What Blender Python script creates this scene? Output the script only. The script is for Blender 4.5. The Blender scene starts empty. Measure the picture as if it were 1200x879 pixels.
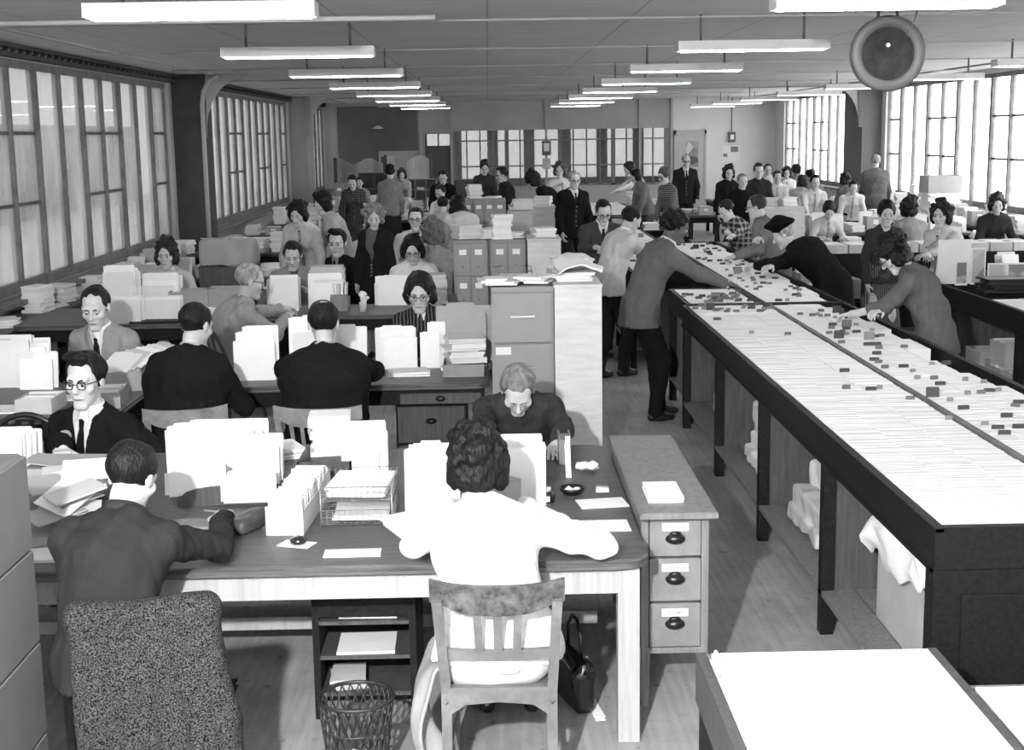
import bpy, bmesh, math, random
import numpy as np
from mathutils import Vector, Matrix
random.seed(7)
SC = bpy.context.scene
COL = SC.collection
PI = math.pi
R = math.radians
V3 = lambda *a: np.array(a, dtype=float)

# ------------------------------------------------------------------ camera model (1200 x 879)
CAMF, CAMH, CX, CY = 1620.0, 2.4, 600.0, 439.5
_roll = R(0.9)
_d = V3(572 - CX, -(157 - CY), -CAMF); _d /= np.linalg.norm(_d)
_X = V3(math.cos(_roll), math.sin(_roll), 0); _X -= _d * _X.dot(_d); _X /= np.linalg.norm(_X)
CR = np.array([_X, _d, np.cross(_X, _d)])          # camera -> world
def P(px, py, z=None, y=None, x=None):
    """point of the place seen at a pixel, at a known height / distance / side"""
    w = CR @ V3(px - CX, -(py - CY), -CAMF)
    t = (z - CAMH) / w[2] if z is not None else (y / w[1] if y is not None else x / w[0])
    return V3(0, 0, CAMH) + w * t

# ------------------------------------------------------------------ materials (all grey)
MATS = {}
def nt(m):
    m.use_nodes = True
    t = m.node_tree
    return t, t.nodes, t.links, t.nodes['Principled BSDF']
def mat(name, g, rough=0.6, spec=0.3, var=0.0, scale=8.0, bump=0.0, bscale=60.0, metal=0.0, stretch=None, coat=0.0):
    """plain grey material with optional soft mottling and bump"""
    if name in MATS: return MATS[name]
    m = bpy.data.materials.new(name)
    t, N, L, b = nt(m)
    b.inputs['Base Color'].default_value = (g, g, g, 1)
    b.inputs['Roughness'].default_value = rough
    b.inputs['Specular IOR Level'].default_value = spec
    b.inputs['Metallic'].default_value = metal
    if coat: b.inputs['Coat Weight'].default_value = coat
    co = N.new('ShaderNodeTexCoord')
    src = co.outputs['Object']
    if stretch:
        mp = N.new('ShaderNodeMapping'); mp.inputs['Scale'].default_value = stretch
        L.new(src, mp.inputs[0]); src = mp.outputs[0]
    if var:
        n = N.new('ShaderNodeTexNoise'); n.inputs['Scale'].default_value = scale; n.inputs['Detail'].default_value = 5
        n.inputs['Roughness'].default_value = 0.65
        L.new(src, n.inputs['Vector'])
        r = N.new('ShaderNodeMapRange')
        r.inputs[1].default_value = 0.3; r.inputs[2].default_value = 0.7
        r.inputs[3].default_value = max(g * (1 - var), 0.002); r.inputs[4].default_value = min(g * (1 + var), 0.95)
        L.new(n.outputs['Fac'], r.inputs[0]); L.new(r.outputs[0], b.inputs['Base Color'])
    if bump:
        n2 = N.new('ShaderNodeTexNoise'); n2.inputs['Scale'].default_value = bscale; n2.inputs['Detail'].default_value = 3
        L.new(src, n2.inputs['Vector'])
        bp = N.new('ShaderNodeBump'); bp.inputs['Strength'].default_value = bump; bp.inputs['Distance'].default_value = 0.01
        L.new(n2.outputs['Fac'], bp.inputs['Height']); L.new(bp.outputs[0], b.inputs['Normal'])
    MATS[name] = m
    return m
def emit(name, s, g=1.0):
    if name in MATS: return MATS[name]
    m = bpy.data.materials.new(name); t, N, L, b = nt(m)
    b.inputs['Base Color'].default_value = (.8, .8, .8, 1)
    b.inputs['Emission Color'].default_value = (g, g, g, 1); b.inputs['Emission Strength'].default_value = s
    MATS[name] = m
    return m
def stripes(name, dark, light, axis=0, freq=40.0, width=.5, second=None):
    """striped or checked cloth"""
    if name in MATS: return MATS[name]
    m = bpy.data.materials.new(name); t, N, L, b = nt(m)
    b.inputs['Roughness'].default_value = .85; b.inputs['Specular IOR Level'].default_value = .1
    co = N.new('ShaderNodeTexCoord'); sx = N.new('ShaderNodeSeparateXYZ'); L.new(co.outputs['Object'], sx.inputs[0])
    def line(ax, fr, wd):
        nz = N.new('ShaderNodeTexNoise'); nz.inputs['Scale'].default_value = 6; L.new(co.outputs['Object'], nz.inputs['Vector'])
        ad = N.new('ShaderNodeMath'); ad.operation = 'MULTIPLY_ADD'; ad.inputs[1].default_value = .03
        L.new(nz.outputs['Fac'], ad.inputs[0]); L.new(sx.outputs[ax], ad.inputs[2])
        mu = N.new('ShaderNodeMath'); mu.operation = 'MULTIPLY'; mu.inputs[1].default_value = fr; L.new(ad.outputs[0], mu.inputs[0])
        fr_ = N.new('ShaderNodeMath'); fr_.operation = 'FRACT'; L.new(mu.outputs[0], fr_.inputs[0])
        ls = N.new('ShaderNodeMath'); ls.operation = 'LESS_THAN'; ls.inputs[1].default_value = wd; L.new(fr_.outputs[0], ls.inputs[0])
        return ls.outputs[0]
    f = line(axis, freq, width)
    if second is not None:
        f2 = line(second, freq, width)
        av = N.new('ShaderNodeMath'); av.operation = 'ADD'; L.new(f, av.inputs[0]); L.new(f2, av.inputs[1])
        hv = N.new('ShaderNodeMath'); hv.operation = 'MULTIPLY'; hv.inputs[1].default_value = .5; L.new(av.outputs[0], hv.inputs[0]); f = hv.outputs[0]
    r = N.new('ShaderNodeMapRange'); r.inputs[3].default_value = dark; r.inputs[4].default_value = light
    L.new(f, r.inputs[0]); L.new(r.outputs[0], b.inputs['Base Color'])
    MATS[name] = m
    return m
def cloth(g):
    g = g * .75 if g < .1 else g
    return mat('cloth_%03d' % round(g * 1000), g, .9, .08, .10, 18, .35, 260)
def skin(g): return mat('skin_%03d' % round(g * 1000), g, .55, .35, .08, 25, .08, 300)
def hairm(g): return mat('hair_%03d' % round(g * 1000), g * (.55 if g < .07 else .9), .5, .18, .6, 30, .9, 90, stretch=(1, 1, .35))
def paper(g): return mat('paper_%03d' % round(g * 1000), g, .8, .15, .05, 5)
M_white = paper(.86); M_cream = paper(.72); M_grey = paper(.52); M_tan = paper(.36); M_dim = paper(.2)
M_black = mat('black_enamel', .010, .35, .4)
M_dwood = mat('dark_stained_wood', .009, .55, .12, .6, 6, .2, 40, stretch=(8, 1, 8))
M_mwood = mat('worn_desk_wood', .085, .45, .3, .45, 5, .15, 60, stretch=(1, 14, 14))
M_lwood = mat('pale_planed_wood', .36, .6, .25, .18, 3, .08, 50, stretch=(10, 10, .8))
M_gwood = mat('grey_ply_wood', .62, .65, .2, .12, 2.5, .05, 30, stretch=(2, 2, 12))
M_owood = mat('oak_wood', .17, .5, .35, .3, 4, .15, 50, stretch=(10, 10, 1))
M_bwood = mat('brown_oak_wood', .06, .5, .35, .4, 4, .15, 50, stretch=(10, 10, 1))
M_metal = mat('grey_painted_steel', .24, .5, .4, .06, 3)
M_dmetal = mat('dark_painted_steel', .11, .5, .4, .1, 3)
M_chrome = mat('bright_metal', .7, .25, .5, metal=1.0)
M_wire = mat('wire_metal', .35, .4, .5, metal=.6)
M_card = mat('cardboard', .30, .8, .15, .12, 4)

# ------------------------------------------------------------------ object bookkeeping
def link(o, parent=None):
    COL.objects.link(o)
    if parent is not None: o.parent = parent
    return o
def tag(o, label, cat, group=None, kind=None):
    o['label'] = label; o['category'] = cat
    if group: o['group'] = group
    if kind: o['kind'] = kind
    return o
def thing(name, label, cat, loc=(0, 0, 0), rz=0.0, group=None):
    o = bpy.data.objects.new(name, None); o.empty_display_size = .1
    o.location = tuple(loc); o.rotation_euler = (0, 0, rz)
    link(o); return tag(o, label, cat, group)
def dup(root, loc, rz=None, label=None, group=None):
    r = root.copy(); COL.objects.link(r); r.location = tuple(loc)
    if rz is not None: r.rotation_euler = (0, 0, rz)
    if label: r['label'] = label
    if group: r['group'] = group
    for ch in list(root.children):
        c = ch.copy(); COL.objects.link(c); c.parent = r
        for g in list(ch.children):
            e = g.copy(); COL.objects.link(e); e.parent = c
    return r

class MB:
    """collects boxes, bars, tubes and lathes; build() links them as one mesh object"""
    def __init__(s): s.v = []; s.f = []; s.mi = []; s.sm = []; s.cur = 0
    def add(s, vs, fs, smooth=False):
        n = len(s.v); s.v += [tuple(map(float, p)) for p in vs]
        s.f += [tuple(i + n for i in f) for f in fs]; s.mi += [s.cur] * len(fs); s.sm += [smooth] * len(fs)
        return s
    def box(s, x0, x1, y0, y1, z0, z1, M=None, bev=0.0):
        if bev:
            b = min(bev, (x1 - x0) * .45, (y1 - y0) * .45, (z1 - z0) * .45)
            vs = []; 
            for (z, i) in ((z0, b), (z0 + b, 0), (z1 - b, 0), (z1, b)):
                vs += [(x0 + i + (b if not i else 0) * 0, y0 + i, z), (x1 - i, y0 + i, z), (x1 - i, y1 - i, z), (x0 + i, y1 - i, z)]
            fs = [(3, 2, 1, 0), (12, 13, 14, 15)]
            for k in range(3):
                for j in range(4): fs.append((k * 4 + j, k * 4 + (j + 1) % 4, k * 4 + 4 + (j + 1) % 4, k * 4 + 4 + j))
        else:
            vs = [(x0, y0, z0), (x1, y0, z0), (x1, y1, z0), (x0, y1, z0), (x0, y0, z1), (x1, y0, z1), (x1, y1, z1), (x0, y1, z1)]
            fs = [(3, 2, 1, 0), (4, 5, 6, 7), (0, 1, 5, 4), (1, 2, 6, 5), (2, 3, 7, 6), (3, 0, 4, 7)]
        if M is not None: vs = [tuple(M @ Vector(p)) for p in vs]
        return s.add(vs, fs)
    def cbox(s, c, d, rot=None, bev=0.0):
        M = Matrix.Translation(Vector(c))
        if rot is not None: M = M @ (rot if isinstance(rot, Matrix) else Matrix.Rotation(rot, 4, 'Z'))
        return s.box(-d[0] / 2, d[0] / 2, -d[1] / 2, d[1] / 2, -d[2] / 2, d[2] / 2, M, bev)
    def bar(s, a, b, w, h, up=(0, 0, 1)):
        a = Vector(a); b = Vector(b); d = b - a; L = d.length; d.normalize()
        u = Vector(up)
        if abs(d.dot(u)) > .95: u = Vector((0, 1, 0))
        x = d.cross(u).normalized(); z = x.cross(d)
        vs = []
        for p in (a, b):
            for (i, j) in ((-1, -1), (1, -1), (1, 1), (-1, 1)): vs.append(p + x * (i * w / 2) + z * (j * h / 2))
        return s.add(vs, [(0, 1, 2, 3), (7, 6, 5, 4), (0, 4, 5, 1), (1, 5, 6, 2), (2, 6, 7, 3), (3, 7, 4, 0)])
    def tube(s, pts, r, n=8, closed=False):
        pts = [Vector(p) for p in pts]; rings = []; m = len(pts)
        rr = r if isinstance(r, (list, tuple)) else [r] * m
        prev = None
        for i, p in enumerate(pts):
            if closed: d = pts[(i + 1) % m] - pts[i - 1]
            else: d = (pts[min(i + 1, m - 1)] - pts[max(i - 1, 0)])
            d.normalize()
            if prev is None:
                u = Vector((0, 0, 1)) if abs(d.z) < .9 else Vector((1, 0, 0))
                x = d.cross(u).normalized()
            else:
                x = (prev - d * prev.dot(d)).normalized()
            prev = x; y = d.cross(x)
            rings.append([p + (x * math.cos(2 * PI * k / n) + y * math.sin(2 * PI * k / n)) * rr[i] for k in range(n)])
        vs = [q for g in rings for q in g]; fs = []
        for i in range(m if closed else m - 1):
            a = i * n; b = ((i + 1) % m) * n
            for k in range(n): fs.append((a + k, a + (k + 1) % n, b + (k + 1) % n, b + k))
        if not closed: fs += [tuple(range(n - 1, -1, -1)), tuple((m - 1) * n + k for k in range(n))]
        return s.add(vs, fs, True)
    def lathe(s, prof, c=(0, 0, 0), n=20, M=None, cap=True):
        vs = []; fs = []; m = len(prof)
        for (r, z) in prof:
            for k in range(n):
                p = Vector((r * math.cos(2 * PI * k / n), r * math.sin(2 * PI * k / n), z))
                if M is not None: p = M @ p
                vs.append(p + Vector(c))
        for i in range(m - 1):
            for k in range(n): fs.append((i * n + k, i * n + (k + 1) % n, (i + 1) * n + (k + 1) % n, (i + 1) * n + k))
        if cap: fs += [tuple(range(n - 1, -1, -1)), tuple((m - 1) * n + k for k in range(n))]
        return s.add(vs, fs, True)
    def prism(s, poly, axis, a, b):
        """outline (2-D points) pushed along an axis"""
        def q(p, t): return (t, p[0], p[1]) if axis == 'x' else ((p[0], t, p[1]) if axis == 'y' else (p[0], p[1], t))
        n = len(poly)
        vs = [q(p, a) for p in poly] + [q(p, b) for p in poly]
        fs = [tuple(range(n)), tuple(range(2 * n - 1, n - 1, -1))] + [(i, n + i, n + (i + 1) % n, (i + 1) % n) for i in range(n)]
        return s.add(vs, fs)
    def grid(s, fn, nu, nv, thick=0.0):
        vs = [fn(i / nu, j / nv) for i in range(nu + 1) for j in range(nv + 1)]
        fs = [(i * (nv + 1) + j, (i + 1) * (nv + 1) + j, (i + 1) * (nv + 1) + j + 1, i * (nv + 1) + j + 1) for i in range(nu) for j in range(nv)]
        return s.add(vs, fs, True)
    def mesh(s, name, mats):
        me = bpy.data.meshes.new(name); me.from_pydata(s.v, [], s.f)
        for m in (mats if isinstance(mats, (list, tuple)) else [mats]): me.materials.append(m)
        me.polygons.foreach_set('material_index', s.mi); me.polygons.foreach_set('use_smooth', s.sm)
        bm = bmesh.new(); bm.from_mesh(me); bmesh.ops.recalc_face_normals(bm, faces=bm.faces); bm.to_mesh(me); bm.free()
        return me
    def build(s, name, mats, parent=None, loc=None):
        o = bpy.data.objects.new(name, s.mesh(name, mats)); link(o, parent)
        if loc is not None: o.location = tuple(loc)
        return o
def struct(o): o['kind'] = 'structure'; return o

# ------------------------------------------------------------------ distance-field modeller
def unit(v): v = np.asarray(v, float); return v / max(np.linalg.norm(v), 1e-9)
def frame(fwd, up):
    """rows: right, forward, up"""
    f = unit(fwd); u = np.asarray(up, float); u = unit(u - f * u.dot(f)); return np.array([np.cross(f, u), f, u])
class Field:
    """smooth union / cut of capsules, ellipsoids and oval tubes, skinned as one closed mesh"""
    def __init__(s, vox): s.vox = vox; s.ops = []
    def cap(s, a, b, ra, rb=None, k=.02, cut=False):
        a = np.asarray(a, float); b = np.asarray(b, float); rb = ra if rb is None else rb
        m = max(ra, rb)
        def d(X, Y, Z):
            ba = b - a; L = max(ba.dot(ba), 1e-9)
            px, py, pz = X - a[0], Y - a[1], Z - a[2]
            t = np.clip((px * ba[0] + py * ba[1] + pz * ba[2]) / L, 0, 1)
            return np.sqrt((px - t * ba[0]) ** 2 + (py - t * ba[1]) ** 2 + (pz - t * ba[2]) ** 2) - (ra + (rb - ra) * t)
        s.ops.append((d, np.minimum(a, b) - m, np.maximum(a, b) + m, k, cut)); return s
    def ell(s, c, r, rot=None, k=.02, cut=False):
        c = np.asarray(c, float); r = np.asarray(r, float); m = r.max() * np.ones(3)
        if rot is None: rot = np.eye(3); m = r
        def d(X, Y, Z):
            px, py, pz = X - c[0], Y - c[1], Z - c[2]
            q = [(rot[i, 0] * px + rot[i, 1] * py + rot[i, 2] * pz) for i in range(3)]
            k0 = np.sqrt(sum((q[i] / r[i]) ** 2 for i in range(3)))
            k1 = np.sqrt(sum((q[i] / r[i] ** 2) ** 2 for i in range(3)))
            return k0 * (k0 - 1) / np.maximum(k1, 1e-6)
        s.ops.append((d, c - m, c + m, k, cut)); return s
    def tube(s, a, b, r0, r1, right, k=.02, cut=False):
        """oval tube from a to b; r = (half width, half depth) at each end"""
        a = np.asarray(a, float); b = np.asarray(b, float); ax = b - a; L = np.linalg.norm(ax); ax = ax / L
        rt = np.asarray(right, float); rt = unit(rt - ax * rt.dot(ax)); fw = np.cross(ax, rt)
        m = max(max(r0), max(r1))
        def d(X, Y, Z):
            px, py, pz = X - a[0], Y - a[1], Z - a[2]
            t = px * ax[0] + py * ax[1] + pz * ax[2]
            tc = np.clip(t / L, 0, 1)
            u = px * rt[0] + py * rt[1] + pz * rt[2]; w = px * fw[0] + py * fw[1] + pz * fw[2]
            ru = r0[0] + (r1[0] - r0[0]) * tc; rw = r0[1] + (r1[1] - r0[1]) * tc
            e = (t - tc * L)
            rm = np.minimum(ru, rw)
            return (np.sqrt((u / ru) ** 2 + (w / rw) ** 2 + (e / rm) ** 2) - 1) * rm
        s.ops.append((d, np.minimum(a, b) - m, np.maximum(a, b) + m, k, cut)); return s
    def box(s, c, h, rot=None, r=.01, k=.01, cut=False):
        c = np.asarray(c, float); h = np.asarray(h, float)
        rt = np.eye(3) if rot is None else rot
        m = (h if rot is None else np.ones(3) * np.linalg.norm(h)) + r
        def d(X, Y, Z):
            px, py, pz = X - c[0], Y - c[1], Z - c[2]
            q = [np.abs(rt[i, 0] * px + rt[i, 1] * py + rt[i, 2] * pz) - h[i] + r for i in range(3)]
            return np.sqrt(sum(np.maximum(x, 0) ** 2 for x in q)) + np.minimum(np.maximum(np.maximum(q[0], q[1]), q[2]), 0) - r
        s.ops.append((d, c - m, c + m, k, cut)); return s
    def half(s, p, n, k=.004):
        """cut away everything on the side of the plane the normal points to"""
        p = np.asarray(p, float); n = unit(n)
        s.ops.append((lambda X, Y, Z: -((X - p[0]) * n[0] + (Y - p[1]) * n[1] + (Z - p[2]) * n[2]), None, None, k, True)); return s
    def fn(s, d, lo, hi, k=.004, cut=True):
        s.ops.append((d, np.asarray(lo, float), np.asarray(hi, float), k, cut)); return s
    def mesh(s, name, mats, origin=(0, 0, 0), noise=None):
        v = s.vox
        lo = np.min([o[1] for o in s.ops if o[1] is not None and not o[4]], axis=0) - 3 * v - .02
        hi = np.max([o[2] for o in s.ops if o[2] is not None and not o[4]], axis=0) + 3 * v + .02
        n = np.ceil((hi - lo) / v).astype(int) + 1
        ax = [lo[i] + v * np.arange(n[i]) for i in range(3)]
        F = np.full(n, .06, np.float32)
        for (d, a, b, k, cut) in s.ops:
            pad = max(k, 2.5 * v) + .005
            if a is None: i0 = np.zeros(3, int); i1 = n
            else:
                i0 = np.clip(np.floor((a - pad - lo) / v).astype(int), 0, n); i1 = np.clip(np.ceil((b + pad - lo) / v).astype(int) + 1, 0, n)
            if (i1 <= i0).any(): continue
            sl = tuple(slice(i0[i], i1[i]) for i in range(3))
            X = ax[0][sl[0]][:, None, None].astype(np.float32); Y = ax[1][sl[1]][None, :, None].astype(np.float32); Z = ax[2][sl[2]][None, None, :].astype(np.float32)
            D = d(X, Y, Z); A = F[sl]
            if cut: D = -D; A = -A; D = -D; D2 = -D; # smooth maximum of A and -d
            if cut:
                A0 = F[sl]; B0 = -d(X, Y, Z)
                h = np.maximum(k - np.abs(A0 - B0), 0) / k
                F[sl] = np.maximum(A0, B0) + h * h * k * .25
            else:
                h = np.maximum(k - np.abs(A - D), 0) / k
                F[sl] = np.minimum(A, D) - h * h * k * .25
        if noise:
            idx = np.nonzero(np.abs(F) < .03)
            p = [ax[i][idx[i]] for i in range(3)]
            F[idx] += noise(*p).astype(np.float32)
        return nets(F, lo, v, name, mats, np.asarray(origin, float))
_C = [(i, j, k) for i in (0, 1) for j in (0, 1) for k in (0, 1)]
_E = [(a, b) for a in range(8) for b in range(a + 1, 8) if sum(abs(_C[a][i] - _C[b][i]) for i in range(3)) == 1]
def nets(F, lo, v, name, mats, origin):
    S = F < 0
    n = np.array(F.shape) - 1
    cnt = np.zeros(n, np.uint8)
    for (i, j, k) in _C: cnt += S[i:i + n[0], j:j + n[1], k:k + n[2]]
    cells = np.nonzero((cnt > 0) & (cnt < 8))
    N = len(cells[0])
    vals = np.stack([F[cells[0] + i, cells[1] + j, cells[2] + k] for (i, j, k) in _C], 1)
    acc = np.zeros((N, 3)); num = np.zeros(N)
    C = np.array(_C, float)
    for (a, b) in _E:
        va, vb = vals[:, a], vals[:, b]; m = (va < 0) != (vb < 0)
        t = np.where(m, va / np.where(m, va - vb, 1), 0)
        acc += np.where(m[:, None], C[a] + t[:, None] * (C[b] - C[a]), 0); num += m
    co = (np.stack(cells, 1) + acc / num[:, None]) * v + lo - origin
    ind = np.full(n, -1, np.int32); ind[cells] = np.arange(N)
    quads = []
    for ax in range(3):
        o1, o2 = (ax + 1) % 3, (ax + 2) % 3
        sa = [slice(None)] * 3; sb = [slice(None)] * 3
        sa[ax] = slice(0, -1); sb[ax] = slice(1, None)
        A, B = S[tuple(sa)], S[tuple(sb)]
        e = np.nonzero(A != B); e = [x for x in e]
        ok = (e[o1] > 0) & (e[o2] > 0) & (e[o1] < n[o1]) & (e[o2] < n[o2])
        e = [x[ok] for x in e]; fl = A[tuple(e)]
        def at(d1, d2):
            q = [x.copy() for x in e]; q[o1] -= d1; q[o2] -= d2; return ind[tuple(q)]
        q = np.stack([at(1, 1), at(0, 1), at(0, 0), at(1, 0)], 1)
        q[~fl] = q[~fl][:, ::-1]
        quads.append(q)
    Q = np.concatenate(quads) if quads else np.zeros((0, 4), int)
    Q = Q[(Q >= 0).all(1)]
    me = bpy.data.meshes.new(name)
    me.vertices.add(N); me.vertices.foreach_set('co', co.astype(np.float32).ravel())
    me.loops.add(len(Q) * 4); me.loops.foreach_set('vertex_index', Q.astype(np.int32).ravel())
    me.polygons.add(len(Q)); me.polygons.foreach_set('loop_start', np.arange(0, len(Q) * 4, 4, dtype=np.int32))
    me.polygons.foreach_set('use_smooth', np.ones(len(Q), bool))
    me.update(calc_edges=True)
    for m in (mats if isinstance(mats, (list, tuple)) else [mats]): me.materials.append(m)
    return me
def wav(seed, amp, freq, sz=(1, 1, 1)):
    """soft random ripple"""
    rs = np.random.RandomState(seed)
    W = [(unit(rs.randn(3)) * freq * f * np.array(sz), rs.rand() * 6.28, 1 / f ** .7) for f in (1, 1, 1, 1.9, 1.9, 3.1)]
    def g(x, y, z):
        return amp * .4 * sum(a * np.sin(k[0] * x + k[1] * y + k[2] * z + p) for (k, p, a) in W)
    return g
def sobj(F, name, mats, parent, origin, noise=None):
    o = bpy.data.objects.new(name, F.mesh(name, mats, origin, noise)); return link(o, parent)
# ------------------------------------------------------------------ people
UP = V3(0, 0, 1)
M_eye = mat('eye_white', .42, .3, .5); M_iris = mat('eye_dark', .02, .2, .6); M_brow = mat('brow_dark', .03, .9, .1)
def ik(s, t, l1, l2, pole):
    d = t - s; L = np.linalg.norm(d); u = d / max(L, 1e-6)
    if L > (l1 + l2) * .985:
        t = s + u * (l1 + l2) * .985; L = (l1 + l2) * .985
    a = (l1 * l1 - l2 * l2 + L * L) / (2 * L); h = math.sqrt(max(l1 * l1 - a * a, 0))
    p = pole - u * pole.dot(u)
    return s + u * a + unit(p) * h, t
def hand_ops(F, w, hd, pn, inner, curl, sc=1.0, spread=1.0):
    hd = unit(hd); pn = unit(pn - hd * np.dot(pn, hd)); sv = unit(np.cross(hd, pn))
    if sv.dot(inner) < 0: sv = -sv                      # sv points to the thumb side
    rot = np.array([sv, hd, pn])
    F.cap(w - hd * .03, w + hd * .015, .026 * sc, .027 * sc, k=.02)
    F.box(w + hd * .048 * sc, V3(.039, .046, .0135) * sc, rot, r=.012, k=.02)
    for off, ln in ((.031, .066), (.0105, .076), (-.0105, .071), (-.031, .056)):
        p = w + hd * .088 * sc + sv * off * sc
        di = unit(hd + sv * off * 3.2 * spread)
        c = curl
        for i, fr in enumerate((.45, .32, .26)):
            q = p + (di * math.cos(c) + pn * math.sin(c)) * ln * fr * sc
            F.cap(p, q, (.0092 - .0008 * i) * sc, (.0086 - .0008 * i) * sc, k=.005)
            p = q; c += curl
    p = w + hd * .028 * sc + sv * .033 * sc
    q = p + unit(hd * .65 + sv * .65 + pn * (.2 + curl * .6)) * .042 * sc
    F.cap(p, q, .0125 * sc, .0108 * sc, k=.008)
    F.cap(q, q + unit(hd * .95 + sv * .2 + pn * (.2 + curl)) * .032 * sc, .0104 * sc, .009 * sc, k=.005)

NPERS = 0; PEOPLE = []
from mathutils.bvhtree import BVHTree
def _bvh(ob):
    me = ob.data; n = len(me.vertices); co = np.empty(n * 3, np.float32); me.vertices.foreach_get('co', co)
    if ob.name not in _BV:
        f = np.empty(len(me.loops), np.int32); me.loops.foreach_get('vertex_index', f)
        _BV[ob.name] = BVHTree.FromPolygons(co.reshape(-1, 3).tolist(), f.reshape(-1, 4).tolist())
    return _BV[ob.name]
_BV = {}
def person(label, at, pose='sit', sex='m', yaw=0, lean=8, hunch=8, look=(0, 10, 0), z=None, y=None, s=None, fat=1.0, hz=None, side=0,
           rh=None, lh=None, curl=(.45, .45), palm=(None, None), pole=(None, None), top=('sweater', .2), bottom=('trousers', .03), hair=('short', .02),
           sk=.5, shirt=None, vneck=0, tie=None, collar=None, glasses=None, brows=.03, vox=None, feet=None, shoes=.015, hem=None, apron=None, mouth=.2,
           group=None, sleeve=1.0, topmat=None, botmat=None, smile=False, eyes=True, cuff=None, zfix=None, el=(None, None), hk=1.0):
    global NPERS; NPERS += 1
    seed = NPERS * 17 + 3
    if s is None: s = 1.0 if sex == 'm' else .94
    ya = R(yaw); fwd = V3(-math.sin(ya), math.cos(ya), 0); rt = V3(math.cos(ya), math.sin(ya), 0)
    sd = R(side)
    def tilt(a): a = R(a); v = fwd * math.sin(a) + UP * math.cos(a); return unit(v + rt * math.tan(sd))
    u0, u1, u2 = tilt(lean), tilt(lean + hunch * .6), tilt(lean + hunch * 1.3)
    f1 = unit(np.cross(u1, rt)); f2 = unit(np.cross(u2, rt)); f0 = unit(np.cross(u0, rt))
    H = V3(0, 0, 0); W = H + u0 * .19 * s; C = W + u1 * .18 * s; NB = C + u2 * .155 * s
    hy = ya + R(look[0]); hp = R(look[1]); hr = R(look[2])
    hfw = V3(-math.sin(hy), math.cos(hy), 0); hrt0 = V3(math.cos(hy), math.sin(hy), 0)
    hf = hfw * math.cos(hp) - UP * math.sin(hp); hu = np.cross(hrt0, hf)
    hrt = hrt0 * math.cos(hr) + hu * math.sin(hr); hu = np.cross(hrt, hf)
    nd = unit(u2 * .6 + hu * .55)
    PV = NB + nd * .075 * s; HC = PV + hu * .082 * s + hf * .018 * s
    if hz is None: hz = .55 if pose == 'sit' else .925 * s
    zh = hz + HC[2]
    if y is not None:
        wp = P(*at, y=y)
        if pose == 'stand' and zfix is None:                       # stature from the height the head stands at
            s2 = min(max(s * wp[2] / zh, .84), 1.16); k = s2 / s; s = s2
            W, C, NB, PV, HC = [p_ * k for p_ in (W, C, NB, PV, HC)]
        hz = wp[2] - HC[2]
    else:
        wp = P(*at, z=zh)
    if zfix is not None: hz = zfix
    o = V3(wp[0], wp[1], hz + HC[2]) - HC
    H, W, C, NB, PV, HC = [p + o for p in (H, W, C, NB, PV, HC)]
    base = V3(H[0], H[1], 0)
    if vox is None: vox = .0075 if wp[1] < 12 else (.0095 if wp[1] < 17 else .013)
    fem = sex == 'f'
    sw = (.142 if fem else .166) * s
    SH = [NB - u2 * .072 * s + rt * (i * sw) for i in (1, -1)]
    # arms
    hands = []
    for i, (tg, po) in enumerate(((rh, pole[0]), (lh, pole[1]))):
        sg = 1 if i == 0 else -1
        if tg is None:
            t = (SH[i] - UP * .52 * s + rt * sg * .05 + fwd * .10) if pose != 'sit' else V3(*(H + fwd * .44 + rt * sg * .14)[:2], .82)
        else: t = np.asarray(tg, float)
        pv = np.asarray(po, float) if po is not None else (-UP * .8 + rt * sg * .75 - fwd * .25)
        if el[i] is not None: e_ = np.asarray(el[i], float)
        else: e_, t = ik(SH[i], t, .285 * s, .25 * s, pv)
        hands.append((e_, t))
    # legs
    legs = []
    for sg in (1, -1):
        hj = H + rt * sg * .082 * s - u0 * .02
        if feet is not None:
            an = V3(*feet[0 if sg == 1 else 1][:2], .085)
            if len(feet[0]) > 2: an[2] = feet[0 if sg == 1 else 1][2]
            kn, an = ik(hj, an, .43 * s, .42 * s, fwd)
        elif pose == 'sit':
            kn = hj + fwd * .42 * s + rt * sg * .04; kn[2] = min(H[2] - .01, .515); an = kn + fwd * .02; an[2] = .085
        else:
            an = V3(*(H + rt * sg * .10 + fwd * (.06 * math.sin(R(lean)) + .02 * sg))[:2], .085); kn, an = ik(hj, an, .43 * s, .42 * s, fwd)
        legs.append((hj, kn, an))
    hw = (.170 if fem else .160) * s * fat; ww = (.132 if fem else .148) * s * fat; cw = (.150 if fem else .172) * s * fat
    def torso(F, off, k=.03, low=0.0):
        F.tube(H - u0 * (.02 + low), W, (hw + off, .112 * s * fat + off), (ww + off, .104 * s * fat + off), rt, k)
        F.tube(W, C, (ww + off, .104 * s * fat + off), (cw + off, .118 * s * fat + off), rt, k)
        F.tube(C, NB - u2 * .06 * s, (cw + off, .118 * s * fat + off), (.12 * s + off, .085 * s + off), rt, k)
        if fem:
            for sg in (1, -1): F.ell(C + f1 * (.080 * s * fat + off) + rt * sg * .066 * s - u1 * .015, V3(.062, .048, .066) * s, np.array([rt, f1, u1]), .05)
        for i, sg in enumerate((1, -1)):
            F.cap(NB - u2 * .11 * s + rt * sg * .05, SH[i] - u2 * .012 * s, .065 * s + off * .6, .052 * s + off * .9, .05)
            F.cap(NB + nd * .005, SH[i] - u2 * .004, .042 * s + off * .5, .044 * s + off * .6, .05)
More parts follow.
